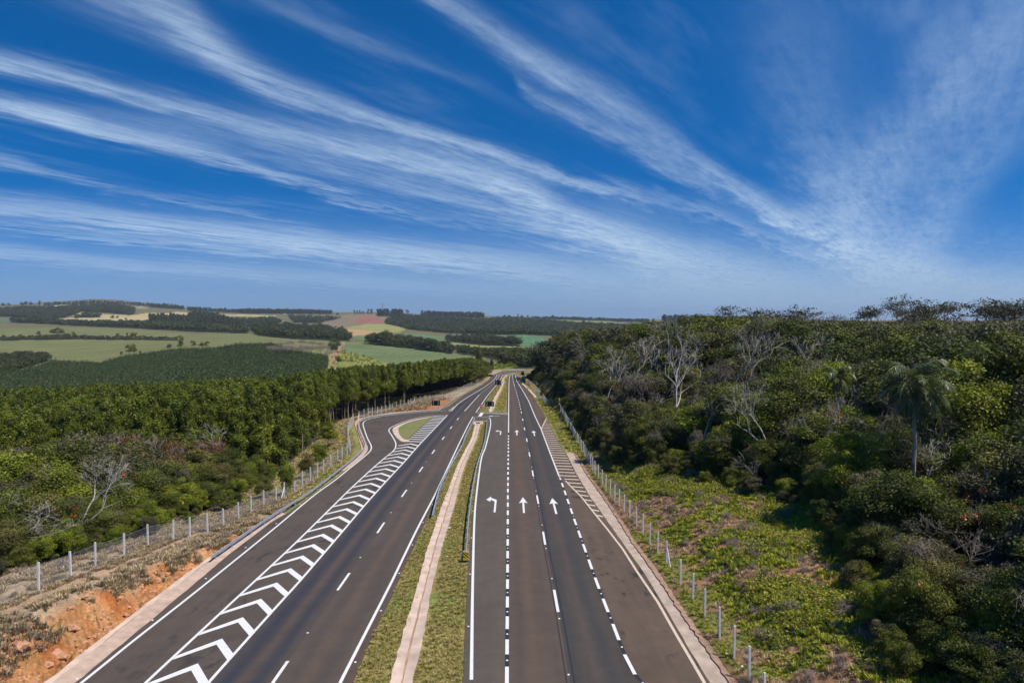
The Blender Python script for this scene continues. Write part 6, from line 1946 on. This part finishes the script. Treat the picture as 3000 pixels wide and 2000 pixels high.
# left bank
def c1(x, y):
    dl = XL(y) - x
    n = fbm(x / 2.2, y / 2.2, 61, 3)
    pathd = np.abs(dl - np.interp(y, [38, 62], [6.0, 4.6]) + (fbm(x / 7, y / 7, 33, 3) - 0.5) * 1.5)
    return visible_px(x, y) & (dl > cutk(y) * (0.36 + 0.40 * n)) & (x > EL(y) - 1.5) & (n > 0.36) & ((pathd > 0.5) | (y > 66))
x_, y_ = scat_pts(-43, -24, 33, 80, 0.21, 71, c1)
do_scatter('dry_grass', 'dry straw-coloured grass covering the bank by the left fence', x_, y_, 0.5, 1.25, tuft_dry, [0.4, 0.35, 0.25], seed=3,
           sfun=np.interp(XL(y_) - x_, [3, 6, 10, 16], [1.1, 0.8, 1.0, 1.6]))
x_, y_ = scat_pts(-43, -27, 34, 78, 1.5, 72, lambda x, y: c1(x, y) & (fbm(x / 3, y / 3, 62, 2) > 0.5))
do_scatter('dry_scrub', 'low leafless greyish scrub in the dry grass along the left fence', x_, y_, 0.35, 1.0, twigs, seed=4)
x_, y_ = scat_pts(-43, -24.5, 33, 84, 1.6, 73, lambda x, y: c1(x, y) & (hash2(x * 7, y * 7, 3) > 0.6))
do_scatter('weeds', 'scattered green weeds in the dry grass above the red cut', x_, y_, 0.35, 0.9, weeds, seed=5)
rubble = [rock_mesh(31, 0.10), rock_mesh(32, 0.13), rock_mesh(33, 0.08)]
x_, y_ = scat_pts(-34, -25, 33, 68, 0.42, 89, lambda x, y: visible_px(x, y) & (XL(y) - x > 0.45) & (XL(y) - x < cutk(y) * 0.95) & (hash2(x * 31, y * 29, 4) < 0.15 + 0.75 * sstep(0.45, 0.62, fbm(x / 1.8, y / 1.8, 95, 2))))
do_scatter('rubble', 'broken orange stones lying over the red earth cut', x_, y_, 0.4, 1.7, rubble, seed=21)
# grassy slope left, by the loop
x_, y_ = scat_pts(-40, -22, 76, 165, 0.5, 74, lambda x, y: visible_px(x, y) & (x < XL(y) - 0.5) & (x > EL(y) - 1))
do_scatter('slope_grass', 'olive grass on the slope between the slip road loop and the eucalyptus', x_, y_, 0.7, 1.7, [tuft_med[0], tuft_dry[1], tuft_grn[1]], [0.5, 0.38, 0.12], seed=6)
x_, y_ = scat_pts(-36, -18, 150, 215, 0.9, 75, lambda x, y: visible_px(x, y) & (x < XL(y) - 5 + 3 * fbm(x / 4, y / 4, 5, 2)) & (x > EL(y) - 1))
do_scatter('straw_grass', 'tall straw-coloured grass between the red earth and the eucalyptus trunks', x_, y_, 1.2, 2.6, tuft_dry, seed=7)
# median
def cm(x, y):
    w = (x > fME1(y) + 0.05) & (x < np.where(y < 157, fME2(y), fME2N(y)) - 0.05)
    w &= ~((y > 156.5) & (y < 173.5))
    da = np.interp(y, [22, 38, 44, 51, 62, 76, 92, 104, 116, 130, 152, 173, 190, 215, 249, 283, 310, 340], [-6.6, -6.88, -7.0, -7.1, -7.6, -7.8, -8.0, -8.1, -7.9, -7.65, -7.9, -6.0, -5.9, -5.4, -4.4, -3.9, -4.4, -2.6])
    wd = 1.35
    return w & ~((x > da - 0.02) & (x < da + wd)) & visible_px(x, y)
x_, y_ = scat_pts(-10, 1, 32, 155, 0.30, 76, cm)
do_scatter('median_grass', 'short olive grass on the median strip', x_, y_, 0.7, 1.6, tuft_med, seed=8)
x_, y_ = scat_pts(-10, 1, 173, 330, 0.8, 77, cm)
do_scatter('median_grass', 'short olive grass on the far part of the median strip', x_, y_, 1.2, 2.6, tuft_med, seed=9)
x_, y_ = scat_pts(-10, 1, 33, 150, 1.7, 78, lambda x, y: cm(x, y) & (hash2(x * 7, y * 7, 3) > 0.62))
do_scatter('median_weeds', 'small dark green weed clumps dotted over the median grass', x_, y_, 0.35, 0.75, weeds + tuft_grn[:1], seed=10)
# right bank and verge
def cr(x, y, t=0.475):
    dr = x - XR(y)
    n = 0.6 * fbm(x / 1.6, y / 1.6, 31, 4) + 0.4 * fbm(x / 7, y / 7, 33, 3) + 0.06 * sstep(3, 8, dr)
    return visible_px(x, y) & (dr > 0.7) & (x < ER(y) + 2) & (n > t)
x_, y_ = scat_pts(11, 31, 30, 112, 0.32, 79, cr)
do_scatter('bank_grass', 'yellow-green grass and weeds over the right-hand bank', x_, y_, 0.35, 1.0, tuft_grn + weeds[:1], [0.30, 0.44, 0.14, 0.12], seed=11,
           sfun=np.interp(x_ - XR(y_), [0.7, 2.2, 4, 9], [0.7, 0.6, 1.0, 1.2]))
x_, y_ = scat_pts(11, 31, 30, 112, 0.55, 80, lambda x, y: visible_px(x, y) & (x - XR(y) > 0.6) & (x < ER(y) + 1) & ~cr(x, y, 0.46))
do_scatter('bank_dry_grass', 'brownish dead grass on the bare patches of the right-hand bank', x_, y_, 0.5, 1.1, [tuft_dry[0], tuft_dry[1], twigs[1]], [0.5, 0.42, 0.08], seed=12)
x_, y_ = scat_pts(8, 17, 108, 205, 0.5, 81, lambda x, y: (x > XR(y) + 0.3) & (x < ER(y) + 1))
do_scatter('verge_grass', 'olive and green grass on the verge right of the hatched triangle', x_, y_, 0.8, 1.9, tuft_med + tuft_grn[1:2], [0.42, 0.38, 0.2], seed=13)
x_, y_ = scat_pts(6, 18, 205, 300, 0.9, 82, lambda x, y: (x > XR(y) + 2.0) & (x < ER(y) + 2))
do_scatter('cut_slope_grass', 'straw grass on the steep slope behind the far right fence', x_, y_, 1.0, 2.4, tuft_dry + tuft_grn[:1], seed=14)
m_lime = leaf_mat('lime_leaves', [(0.0, (0.20, 0.215, 0.025)), (1.0, (0.36, 0.345, 0.045))])
lime_weeds = [weed(7, 480, m_lime, 0.5, 0.32, 0.065), weed(8, 380, m_lime, 0.42, 0.26, 0.065)]
x_, y_ = scat_pts(14, 30, 36, 104, 1.2, 87, lambda x, y: visible_px(x, y) & (x > ER(y) - 6.5) & (x < ER(y) + 0.5) & (fbm(x / 4, y / 4, 91, 2) > 0.52))
do_scatter('bank_bushes', 'low yellow-green bushes on top of the right-hand bank, before the forest', x_, y_, 1.2, 2.8, lime_weeds, [0.5, 0.5], seed=19)
x_, y_ = scat_pts(14, 30, 36, 104, 1.9, 88, lambda x, y: visible_px(x, y) & (x > ER(y) - 9) & (x < ER(y)) & (fbm(x / 4, y / 4, 93, 2) > 0.5))
do_scatter('bank_scrub', 'greyish dry scrub among the grass of the right-hand bank', x_, y_, 0.5, 1.2, twigs, seed=20)
# undergrowth closing the forest edges
def under(name, label, x, y, seed, s0, s1):
    r_ = np.random.default_rng(seed)
    n = len(x); ms = [B_MID[0][1], B_MID[1][1], recolor(B_MID[2][1], m_leaf_bright), recolor(B_MID[3][1], m_leaf_olive), twigs[0]]
    z = H(x, y) - 0.2
    w = r_.choice(5, n, p=[0.34, 0.26, 0.18, 0.12, 0.10])
    sc_ = r_.uniform(s0, s1, n); sc_ = np.where(w == 4, sc_ * 5, sc_)
    return scatter(name, label, 'undergrowth', np.column_stack([x, y, z]), r_.uniform(0, 6.28, n), sc_, ms, w)
x_, y_ = scat_pts(9, 60, 28, 200, 1.5, 83, lambda x, y: visible_px(x, y) & (x > ER(y) - 0.6) & (x < ER(y) + 7) & (hash2(x * 7, y * 3, 9) > 0.25))
under('undergrowth', 'shrubs and creepers along the edge of the right-hand forest', x_, y_, 15, 0.16, 0.36)
x_, y_ = scat_pts(-60, -28, 40, 100, 1.5, 84, lambda x, y: visible_px(x, y) & (x < EL(y) + 0.5) & (x > EL(y) - 6) & (hash2(x * 7, y * 3, 9) > 0.25))
under('undergrowth', 'shrubs and creepers along the edge of the left thicket', x_, y_, 16, 0.15, 0.36)
x_, y_ = scat_pts(-60, -20, 100, 215, 2.2, 85, lambda x, y: (x < EL(y) - 1) & (x > EL(y) - 8) & (hash2(x * 7, y * 3, 9) > 0.5))
under('undergrowth', 'low shrubs under the front rank of the eucalyptus', x_, y_, 17, 0.12, 0.3)
x_, y_ = scat_pts(8, 30, 205, 300, 2.6, 86, lambda x, y: (x > ER(y) - 4) & (x < ER(y) + 4) & (hash2(x * 7, y * 3, 9) > 0.45))
under('undergrowth', 'shrubs on the slope behind the far right fence', x_, y_, 18, 0.2, 0.45)

# ------------------------------------------------------------------ far country trees
def low_tree(seed, mat, n=240, size=1.25, shape='round'):
    r_ = np.random.default_rng(seed)
    if shape == 'round':
        cen = np.array([(r_.uniform(-1, 1) * 2.2, r_.uniform(-1, 1) * 2.2, r_.uniform(2.5, 6.2)) for _ in range(7)]); rad = r_.uniform(1.2, 2.3, 7)
    elif shape == 'tall':
        cen = np.array([(r_.uniform(-1, 1) * 0.9, r_.uniform(-1, 1) * 0.9, z) for z in np.linspace(2.0, 7.4, 8)]); rad = r_.uniform(0.9, 1.5, 8)
    else:
        cen = np.array([(0, 0, z) for z in (1.6, 3.4, 5.2, 6.8)]); rad = np.array([1.9, 1.7, 1.2, 0.6])
    v, q, ti = clump_leaves(cen, rad, n, size, r_, zmin=-0.6)
    return make_mesh('crown', v, q, mat, fattr={'tint': ti})
F_ROUND = [low_tree(1, m_leaf_far), low_tree(2, m_leaf_far), low_tree(3, m_leaf_far)]
F_TALL = [low_tree(4, m_leaf_far, shape='tall'), low_tree(5, m_leaf_far, shape='tall')]
F_MIDR = [low_tree(8, m_leaf_far, 900, 0.7), low_tree(9, m_leaf_far, 900, 0.7)]
HT = {'A': 12, 'B': 14, 'C': 10, 'D': 9, 'E': 12, 'F': 12, 'G': 11, 'H': 10, 'I': 8, 'J': 6.5, 'K': 4.5, 'L': 17, 'M': 26, 'N': 22, 'O': 14, 'P': 14, 'Q': 26, 'R': 9, 'S': 14, 'T': 12, 'U': 8}
NAMES = {'A': 'dark tree belt below the straw-coloured field', 'B': 'dense dark wood right of the straw-coloured field', 'C': 'woods on the far left hill', 'D': 'small dark grove inside the straw-coloured field', 'E': 'dark wooded mound behind the light green field',
         'F': 'wooded lobe below the striped green field', 'G': 'broad wooded hillside in the centre distance', 'H': 'tree belt between the pale green and blue-green fields', 'I': 'woods in the dip beyond the road bend', 'J': 'grey-green native wood at the left edge beyond the plantation',
         'K': 'scrubby hedge line across the light green field', 'L': 'long dark wood on the skyline left of the red scar', 'M': 'square block of tall trees on the skyline beside the mast', 'N': 'long block of dark trees on the skyline right of the mast',
         'O': 'tree line along the crest of the far left hill', 'P': 'dark clump at the right shoulder of the far left hill', 'Q': 'flat-topped dark wood on the skyline above the right-hand forest edge', 'R': 'patchy wood below the skyline left of the red scar',
         'S': 'thin tree line on the skyline right of the far left hill', 'T': 'broken tree line along the right-hand horizon', 'U': 'scattered trees on the brown slope left of the wooded mound'}
for key, poly in WOODS.items():
    P_ = np.array(poly, float); r_ = np.random.default_rng(ord(key))
    x0, x1 = max(P_[:, 0].min(), -250), P_[:, 0].max(); r0_, r1_ = P_[:, 1].min(), P_[:, 1].max()
    ht = HT[key]
    rows_ = np.arange(r0_ + 0.4, r1_, 1.7 if (r1_ - r0_) > 12 else 1.3)
    pxx = []; rww = []
    yref = float(ground_at((x0 + x1) / 2, (r0_ + r1_) / 2)[1][0])
    wpx = max(2.0, ht * 0.62 * 2000 / yref * 0.75)
    if key in 'UKDR': wpx *= 1.8
    for rv in rows_:
        n = int((x1 - x0) / wpx) + 1
        pxx.append(np.linspace(x0, x1, n) + r_.uniform(-.6, .6, n) * wpx); rww.append(rv + r_.uniform(-0.8, 0.8, n))
    pxx = np.concatenate(pxx); rww = np.concatenate(rww)
    m = inpoly(pxx, rww, poly)
    pxx, rww = pxx[m], rww[m]
    if not len(pxx): continue
    X_, Y_, Z_ = ground_at(pxx, rww)
    meshes = F_TALL if key in 'BLMNOPQS' else (F_MIDR if key in 'EFHIJ' else F_ROUND)
    w = r_.integers(0, len(meshes), len(pxx))
    sc_ = ht / 8.0 * r_.uniform(0.6, 1.2, len(pxx))
    scatter('distant_woods', NAMES[key], 'wood', np.column_stack([X_, Y_, Z_]), r_.uniform(0, 6.28, len(pxx)), sc_, meshes, w)
# young plantation on the slope: straight rows
P_CONE = [low_tree(21, m_leaf_plant, 150, 0.85, 'cone'), low_tree(22, m_leaf_plant, 150, 0.85, 'cone'), low_tree(23, m_leaf_plant, 150, 0.85, 'cone')]
gx4, gy4 = np.meshgrid(np.arange(-640, -60, 3.2), np.arange(264, 640, 2.7))
a_ = math.radians(17)
gx4 = gx4.ravel() + rng.uniform(-.35, .35, gx4.size); gy4 = gy4.ravel() + rng.uniform(-.5, .5, gy4.size) + (gx4.ravel() + 300) * 0.12
p4 = 1500 + 2000 * gx4 / gy4
m = (p4 > -250) & (p4 < 980); gx4, gy4, p4 = gx4[m], gy4[m], p4[m]
z4 = H(gx4, gy4); r4 = row_of(z4, gy4)
PL2 = [(a, b + (12 if b < 1100 else 0)) for a, b in PLANT[:-2]] + PLANT[-2:]
m = inpoly(p4, np.minimum(r4, 1190), PL2); gx4, gy4, z4 = gx4[m], gy4[m], z4[m]
scatter('young_plantation', 'dark green plantation of small trees in rows on the slope beyond the eucalyptus', 'plantation', np.column_stack([gx4, gy4, z4]), rng.uniform(0, 6.28, len(gx4)),
        5.0 / 7.4 * rng.uniform(0.8, 1.15, len(gx4)), P_CONE, rng.integers(0, 3, len(gx4)))
# scrub on the yellow-green slope and by the bend
def px_scatter(name, label, poly, wpx, hrow, meshes, smin, smax, seed, cat='scrub'):
    P_ = np.array(poly, float); r_ = np.random.default_rng(seed)
    n = int((P_[:, 0].max() - P_[:, 0].min()) * (P_[:, 1].max() - P_[:, 1].min()) / (wpx * hrow))
    a = r_.uniform(P_[:, 0].min(), P_[:, 0].max(), n); b_ = r_.uniform(P_[:, 1].min(), P_[:, 1].max(), n)
    m = inpoly(a, b_, poly); X_, Y_, Z_ = ground_at(a[m], b_[m])
    return scatter(name, label, cat, np.column_stack([X_, Y_, Z_]), r_.uniform(0, 6.28, len(X_)), r_.uniform(smin, smax, len(X_)), meshes, r_.integers(0, len(meshes), len(X_)))
scrub = [low_tree(31, m_leaf_bright, 160, 1.0), low_tree(32, m_leaf_bright, 160, 1.0)]
px_scatter('yellow_scrub', 'yellow-green scrub on the slope above the eucalyptus, right of the earth track', [(985, 1034), (1010, 1030), (1070, 1045), (1120, 1062), (1110, 1078), (1000, 1062), (975, 1080), (972, 1050)], 7, 5, scrub, 0.18, 0.40, 1)
px_scatter('yellow_scrub', 'yellow-green scrub beyond the guardrail at the bend', [(1446, 1060), (1490, 1058), (1520, 1082), (1452, 1086)], 6, 5, scrub, 0.22, 0.5, 2)
px_scatter('field_edge_scrub', 'grey-green scrub along the lower left field edge', [(0, 1044), (130, 1040), (150, 1052), (20, 1060)], 8, 5, F_MIDR, 0.3, 0.6, 3)
# single distant trees
def far_tree(px, row, hpx, label, shape='round', mat=None, n=1, wide=1.0):
    x, y, z = ground_at(px, row); x, y, z = float(x[0]), float(y[0]), float(z[0])
    ht = hpx / 2000 * y
    lib = {'round': FS_ROUND, 'tall': FS_TALL}[shape]
    me_c, me_t = lib[int(px) % len(lib)]
    r = empty('distant_tree', (x, y, z), px * 0.7, ht / 8.0 * wide); r.scale = (ht / 8 * wide, ht / 8 * wide, ht / 8)
    tag(r, label, 'tree', 'single trees standing in the distant fields')
    link('trunk', me_t, r); link('crown', me_c, r)
mb = MB(); mb.tube([(0, 0, -0.3), (0.05, 0, 3.4)], [0.22, 0.12], 5); far_trunk = mb.mesh('trunk', m_bark)
FS_ROUND = [(low_tree(41, m_leaf_dark, 1100, 0.6), far_trunk), (low_tree(42, m_leaf_dark, 1100, 0.6), far_trunk)]
FS_TALL = [(low_tree(43, m_leaf_dark, 900, 0.55, 'tall'), far_trunk), (low_tree(44, m_leaf_dark, 900, 0.55, 'tall'), far_trunk)]
FT = [(343, 989, 14, 'leftmost small round tree on the hedge line in the light green field', 'round'), (372, 989, 15, 'small tree left in the pair at the middle of the hedge line', 'tall'), (386, 989, 18, 'taller tree of the pair at the middle of the hedge line', 'round'), (397, 989, 15, 'thin tree just right of the pair on the hedge line', 'tall'), (421, 993, 11, 'small bush-like tree at the right part of the hedge line', 'round'),
      (529, 1021, 38, 'tall dark tree in the clump above the plantation edge', 'tall'), (498, 1022, 18, 'low round tree left of the tall one above the plantation edge', 'round'), (565, 1017, 20, 'round tree right of the tall one above the plantation edge', 'round'), (590, 1018, 18, 'greyish tree further right above the plantation edge', 'round'), (605, 1018, 19, 'last round tree of the clump above the plantation edge', 'round'),
      (377, 1038, 30, 'rounded tree, left of the pair standing at the field corner', 'round'), (393, 1036, 28, 'narrower tree, right of the pair at the field corner', 'tall'), (355, 1040, 12, 'low bush left of the pair at the field corner', 'round'), (410, 1035, 10, 'low bush right of the pair at the field corner', 'round'),
      (165, 982, 24, 'big dark tree clump at the left end of the hedge line', 'round'), (178, 982, 22, 'second dark tree beside the big clump on the hedge line', 'round'), (152, 981, 20, 'third dark tree of the clump on the hedge line', 'round'), (114, 983, 16, 'round dark tree alone on the left part of the hedge line', 'round'), (215, 985, 14, 'low dark tree right of the big clump on the hedge line', 'round'),
      (12, 992, 14, 'dark round tree at the left edge of the light green field', 'round'), (60, 986, 10, 'small dark tree between left edge and round tree on the hedge', 'round'),
      (1708, 956, 18, 'left one of two slim trees in the field on the right horizon', 'tall'), (1725, 957, 16, 'right one of two slim trees in the field on the right horizon', 'tall'),
      (1125, 1009, 44, 'largest dark tree in the clump beside the striped green field', 'round'), (1105, 1010, 34, 'left shoulder tree of the clump beside the striped green field', 'round'), (1140, 1011, 36, 'right shoulder tree of the clump beside the striped green field', 'round'), (1085, 1006, 20, 'low dark tree at the left end of the clump by the striped field', 'round'), (1164, 1014, 34, 'slim dark tree just right of the clump by the striped field', 'tall'),
      (1193, 920, 14, 'round tree on the skyline between the two dark blocks', 'round'), (1039, 922, 14, 'first thin tree of the skyline group left of the mast', 'tall'), (1047, 922, 13, 'second thin tree of the skyline group left of the mast', 'tall'), (1055, 922, 14, 'third thin tree of the skyline group left of the mast', 'tall'), (1064, 922, 11, 'fourth thin tree of the skyline group left of the mast', 'tall'),
      (1079, 922, 17, 'left tree of the skyline pair nearest the mast', 'tall'), (1088, 922, 17, 'right tree of the skyline pair nearest the mast', 'tall'), (990, 924, 9, 'small lone tree on the skyline left of the brown hill', 'round'),
      (1478, 932, 12, 'rounded tree at the left start of the right-hand skyline group', 'round'), (1492, 932, 12, 'second tree of the right-hand skyline group', 'round'), (1517, 932, 13, 'taller tree in the right-hand skyline group', 'tall'), (1530, 932, 11, 'fourth tree of the right-hand skyline group', 'round'), (1545, 932, 10, 'last tree of the right-hand skyline group', 'round'),
      (1621, 936, 14, 'dark dome tree alone on the skyline above the far field', 'round'), (1647, 937, 11, 'smaller tree right of the dark dome on the skyline', 'round'), (1683, 938, 12, 'first tree of the low skyline wood right of the dome', 'round'), (1700, 938, 11, 'second tree of the low skyline wood right of the dome', 'round'), (1718, 938, 10, 'third tree of the low skyline wood right of the dome', 'round'),
      (1883, 944, 12, 'first of three skyline trees left of the flat-topped wood', 'round'), (1898, 944, 10, 'middle of three skyline trees left of the flat-topped wood', 'round'), (1913, 944, 12, 'third of three skyline trees left of the flat-topped wood', 'round'),
      (12, 899, 14, 'leftmost dark tree on the far left skyline', 'round'), (27, 899, 12, 'second dark tree on the far left skyline', 'round'), (64, 897, 14, 'tree in the middle group on the far left skyline', 'round'), (78, 896, 16, 'tall tree in the middle group on the far left skyline', 'round'), (92, 896, 14, 'right tree of the middle group on the far left skyline', 'round'), (117, 895, 15, 'lone tall tree on the far left skyline', 'tall'),
      (368, 938, 9, 'small round tree alone in the straw-coloured field', 'round'), (330, 935, 14, 'grey-green tree in the thin grove of the straw field', 'round'), (345, 934, 10, 'smaller tree of the thin grove in the straw field', 'round'),
      (984, 962, 9, 'small dark tree on the brown hill beside the orange field', 'round'), (1003, 962, 9, 'second small dark tree on the brown hill by the orange field', 'round'),
      (988, 1066, 26, 'dark round shrub-like tree beside the earth track', 'round'), (970, 1035, 40, 'dark tall tree at the top of the earth track', 'round'), (985, 1022, 34, 'dark tree joining the wooded mound above the track', 'round')]
for t_ in FT:
    far_tree(*t_)
# fine twig haze of leafless crowns
r_ = np.random.default_rng(77)
mb = MB()
for i in range(420):
    d = rdir(1, r_, -0.1)[0]; c = d * r_.uniform(0.4, 1.0) * np.array([4.0, 4.0, 3.6]) + np.array([0, 0, 8.0])
    mb.tube([c, c + rdir(1, r_, 0.0)[0] * 1.3], [0.05, 0.02], 3, caps=False)
twigs_cloud = mb.mesh('twigs', m_twig)
# grey leafless grove at the top of the plantation
for k, (px, row, hp) in enumerate([(796, 1045, 34), (812, 1048, 36), (830, 1050, 38), (846, 1050, 40), (862, 1048, 36), (878, 1049, 34), (893, 1047, 38), (908, 1046, 34), (924, 1043, 32), (940, 1044, 34), (955, 1040, 30), (820, 1032, 32), (850, 1030, 34), (884, 1028, 36), (915, 1028, 30), (940, 1028, 28), (862, 1110, 18), (878, 1112, 20), (893, 1110, 18)]):
    x, y, z = ground_at(px, row); y = float(y[0]); s_ = hp / 2000 * y / 12
    plant('grey_leafless_tree', 'greyish leafless tree in the grove at the upper right of the young plantation' if k < 16 else 'low pale leafless tree at the lower edge of the young plantation', 'bare tree',
          'grey leafless trees of the plantation grove', float(x[0]), y, [('trunk_and_limbs', bare_grey[k % 3] if k % 4 else bare_pale[k % 3], None), ('twigs', twigs_cloud, None)], s=s_ * 1.5, sz=s_)
# mast, farm buildings
x, y, z = ground_at(1121, 921); x, y, z = float(x[0]), float(y[0]), float(z[0])
r = empty('radio_mast', (x, y, z)); tag(r, 'thin lattice mast rising above the square wood on the skyline', 'mast')
mb = MB(); hM = 34 / 2000 * y; wM = 0.0007 * y
for sx in (-1, 1):
    for sy in (-1, 1): mb.tube([(sx * wM, sy * wM, 0), (sx * wM * .4, sy * wM * .4, hM)], 0.0003 * y, 4)
for k in range(12): mb.box((0, 0, hM * k / 12), (wM * 2 * (1 - .05 * k), wM * 2 * (1 - .05 * k), 0.15))
link('lattice', mb.mesh('lattice', m_zinc), r)
m_roof = simple_mat('barn_roof', (0.50, 0.50, 0.50), 0.6)
m_wallw = simple_mat('barn_wall', (0.62, 0.60, 0.56), 0.8)
def barn(px, row, wpx, label):
    x, y, z = ground_at(px, row); x, y, z = float(x[0]), float(y[0]), float(z[0])
    w = wpx / 2000 * y; d = w * 0.5; h = w * 0.22
    r = empty('farm_building', (x, y, z), 0.2); tag(r, label, 'building')
    mb = MB(); mb.box((0, 0, h / 2), (w, d, h)); link('wall', mb.mesh('wall', m_wallw), r)
    mb = MB(); e = 0.06 * w
    v = [(-w / 2 - e, -d / 2 - e, h + .01), (w / 2 + e, -d / 2 - e, h + .01), (w / 2 + e, 0, h * 1.6), (-w / 2 - e, 0, h * 1.6), (-w / 2 - e, d / 2 + e, h + .01), (w / 2 + e, d / 2 + e, h + .01)]
    mb.add(v, [(0, 1, 2, 3), (3, 2, 5, 4)], [(0, 3, 4), (1, 5, 2)]); link('roof', mb.mesh('roof', m_roof), r)
    mb = MB(); mb.box((0, -d / 2 - 0.05, h * 0.4), (w * 0.2, 0.1, h * 0.7)); link('door', mb.mesh('door', m_signblk), r)
barn(164, 900, 12, 'small white farm building on the far left hill')
barn(262, 896, 9, 'pale farm shed right of the white one on the far left hill')
barn(1268, 934, 8, 'pale farm building below the long skyline wood')
barn(835, 921, 7, 'tiny pale house beside the long skyline wood on the left')
# utility poles in the striped field
for k, (px, row, hp) in enumerate([(1373, 1048, 12), (1250, 985, 8)]):
    x, y, z = ground_at(px, row); x, y, z = float(x[0]), float(y[0]), float(z[0]); hM = hp / 2000 * y
    r = empty('utility_pole', (x, y, z)); tag(r, ['utility pole standing in the pale field right of the stripes', 'small utility pole near the wooded hillside'][k], 'pole')
    mb = MB(); mb.tube([(0, 0, -.2), (0, 0, hM)], 0.14, 6); link('pole', mb.mesh('pole', m_bark), r)
    mb = MB(); mb.box((0, 0, hM * 0.93), (hM * 0.28, 0.12, 0.15)); link('crossarm', mb.mesh('crossarm', m_bark), r)

# ------------------------------------------------------------------ blossom on the canopies (placed on the first surface met along each sight line)
bpy.context.view_layer.update()
dg = bpy.context.evaluated_depsgraph_get()
def surface_at(px, row):
    a = PITCH; dyc = (1000 - row) / 2000.0
    d = Vector(((px - 1500) / 2000.0, math.cos(a) + dyc * math.sin(a), dyc * math.cos(a) - math.sin(a))).normalized()
    hit, loc, nrm, idx, ob, mat = scene.ray_cast(dg, Vector((0, 0, CAM_H)), d)
    return loc if hit else None
def blossom_mesh(seed, n, R, mat):
    r_ = np.random.default_rng(seed)
    c = rdir(n, r_) * (r_.uniform(0, 1, n) ** 0.4)[:, None] * np.array([R, R, R * 0.6])
    v, q = leaf_quads(c, rdir(n, r_), np.full(n, 0.14), 0.7, r_)
    return make_mesh('blossom', v, q, mat)
BL = [blossom_mesh(1, 16, 0.32, m_flower), blossom_mesh(2, 11, 0.45, m_flower), blossom_mesh(3, 14, 0.4, m_flower_y)]
BS = [(342, 1392, 0), (368, 1385, 1), (366, 1392, 0), (397, 1395, 1), (178, 1503, 0), (190, 1513, 1), (160, 1490, 0), (226, 1490, 0), (495, 1307, 0), (421, 1334, 0), (65, 1498, 1), (217, 1508, 0),
      (523, 1410, 2), (530, 1428, 2), (497, 1435, 2), (530, 1465, 2), (536, 1471, 2), (518, 1462, 2),
      (2206, 1496, 1), (2186, 1526, 0), (2181, 1542, 0), (2258, 1536, 1), (2272, 1545, 1), (2250, 1566, 0), (2408, 1698, 1), (2416, 1704, 1), (2432, 1708, 0), (2444, 1694, 0), (2381, 1738, 0), (2393, 1753, 0), (2311, 1676, 0), (2425, 1683, 0),
      (2692, 1712, 0), (2569, 1824, 0), (2553, 1825, 0), (2500, 1792, 0), (2865, 1433, 1), (2880, 1436, 0), (2910, 1515, 1), (2916, 1510, 0), (2955, 1480, 1), (2832, 1449, 0), (2845, 1438, 1), (2886, 1437, 0), (2877, 1455, 0), (2855, 1512, 0), (2822, 1514, 0), (2903, 1478, 0), (2935, 1444, 0),
      (2039, 1097, 1), (1802, 1134, 0), (1866, 1160, 1), (1866, 1126, 0), (1715, 1170, 0), (1695, 1100, 0), (1634, 1144, 0), (2004, 1149, 0), (2246, 1082, 0), (2268, 1075, 0), (2437, 1206, 0), (2460, 1218, 0), (2306, 1261, 0), (2306, 1331, 0), (2349, 1102, 0), (2868, 1106, 0), (1953, 1135, 0), (1668, 1121, 0), (2178, 1242, 0), (2303, 1282, 0)]
for k, (px, row, kd) in enumerate(BS):
    p = surface_at(px, row)
    if p is None or p.y > 400: continue
    p = p + Vector((0, -0.15, 0.05))
    o = link('blossom_cluster', BL[kd]); o.location = p; o.rotation_euler = (0, 0, k); s_ = 0.45 + 0.35 * random.random() + 0.004 * p.y; o.scale = (s_, s_, s_)
    side = 'in the left thicket' if px < 900 else ('beside the grassy right bank' if p.y < 75 and px < 2480 else ('in the thick growth near the right edge' if px > 2480 else 'in the right-hand forest'))
    tag(o, ('yellow' if kd == 2 else 'orange-red') + ' blossom cluster ' + side, 'flowers', ('yellow' if kd == 2 else 'orange-red') + ' blossom ' + side)

# ------------------------------------------------------------------ thin air haze
m_haze = bpy.data.materials.new('haze_air'); m_haze.use_nodes = True
t = m_haze.node_tree
for nd in list(t.nodes):
    if nd.type != 'OUTPUT_MATERIAL': t.nodes.remove(nd)
pv = t.nodes.new('ShaderNodeVolumePrincipled')
pv.inputs['Color'].default_value = (0.72, 0.84, 1.0, 1)
pv.inputs['Density'].default_value = 0.00006
pv.inputs['Anisotropy'].default_value = 0.2
t.links.new(pv.outputs[0], [n for n in t.nodes if n.type == 'OUTPUT_MATERIAL'][0].inputs['Volume'])
zt = float(V3[:, 2].max()) + 45; zb = float(V3[:, 2].min()) - 1.5
mb = MB(); mb.box((0, 5700, (zt + zb) / 2), (46000, 12600, zt - zb))
tag(link('haze', mb.mesh('haze', m_haze)), 'thin pale haze in the air over the whole valley', 'haze', kind='stuff')
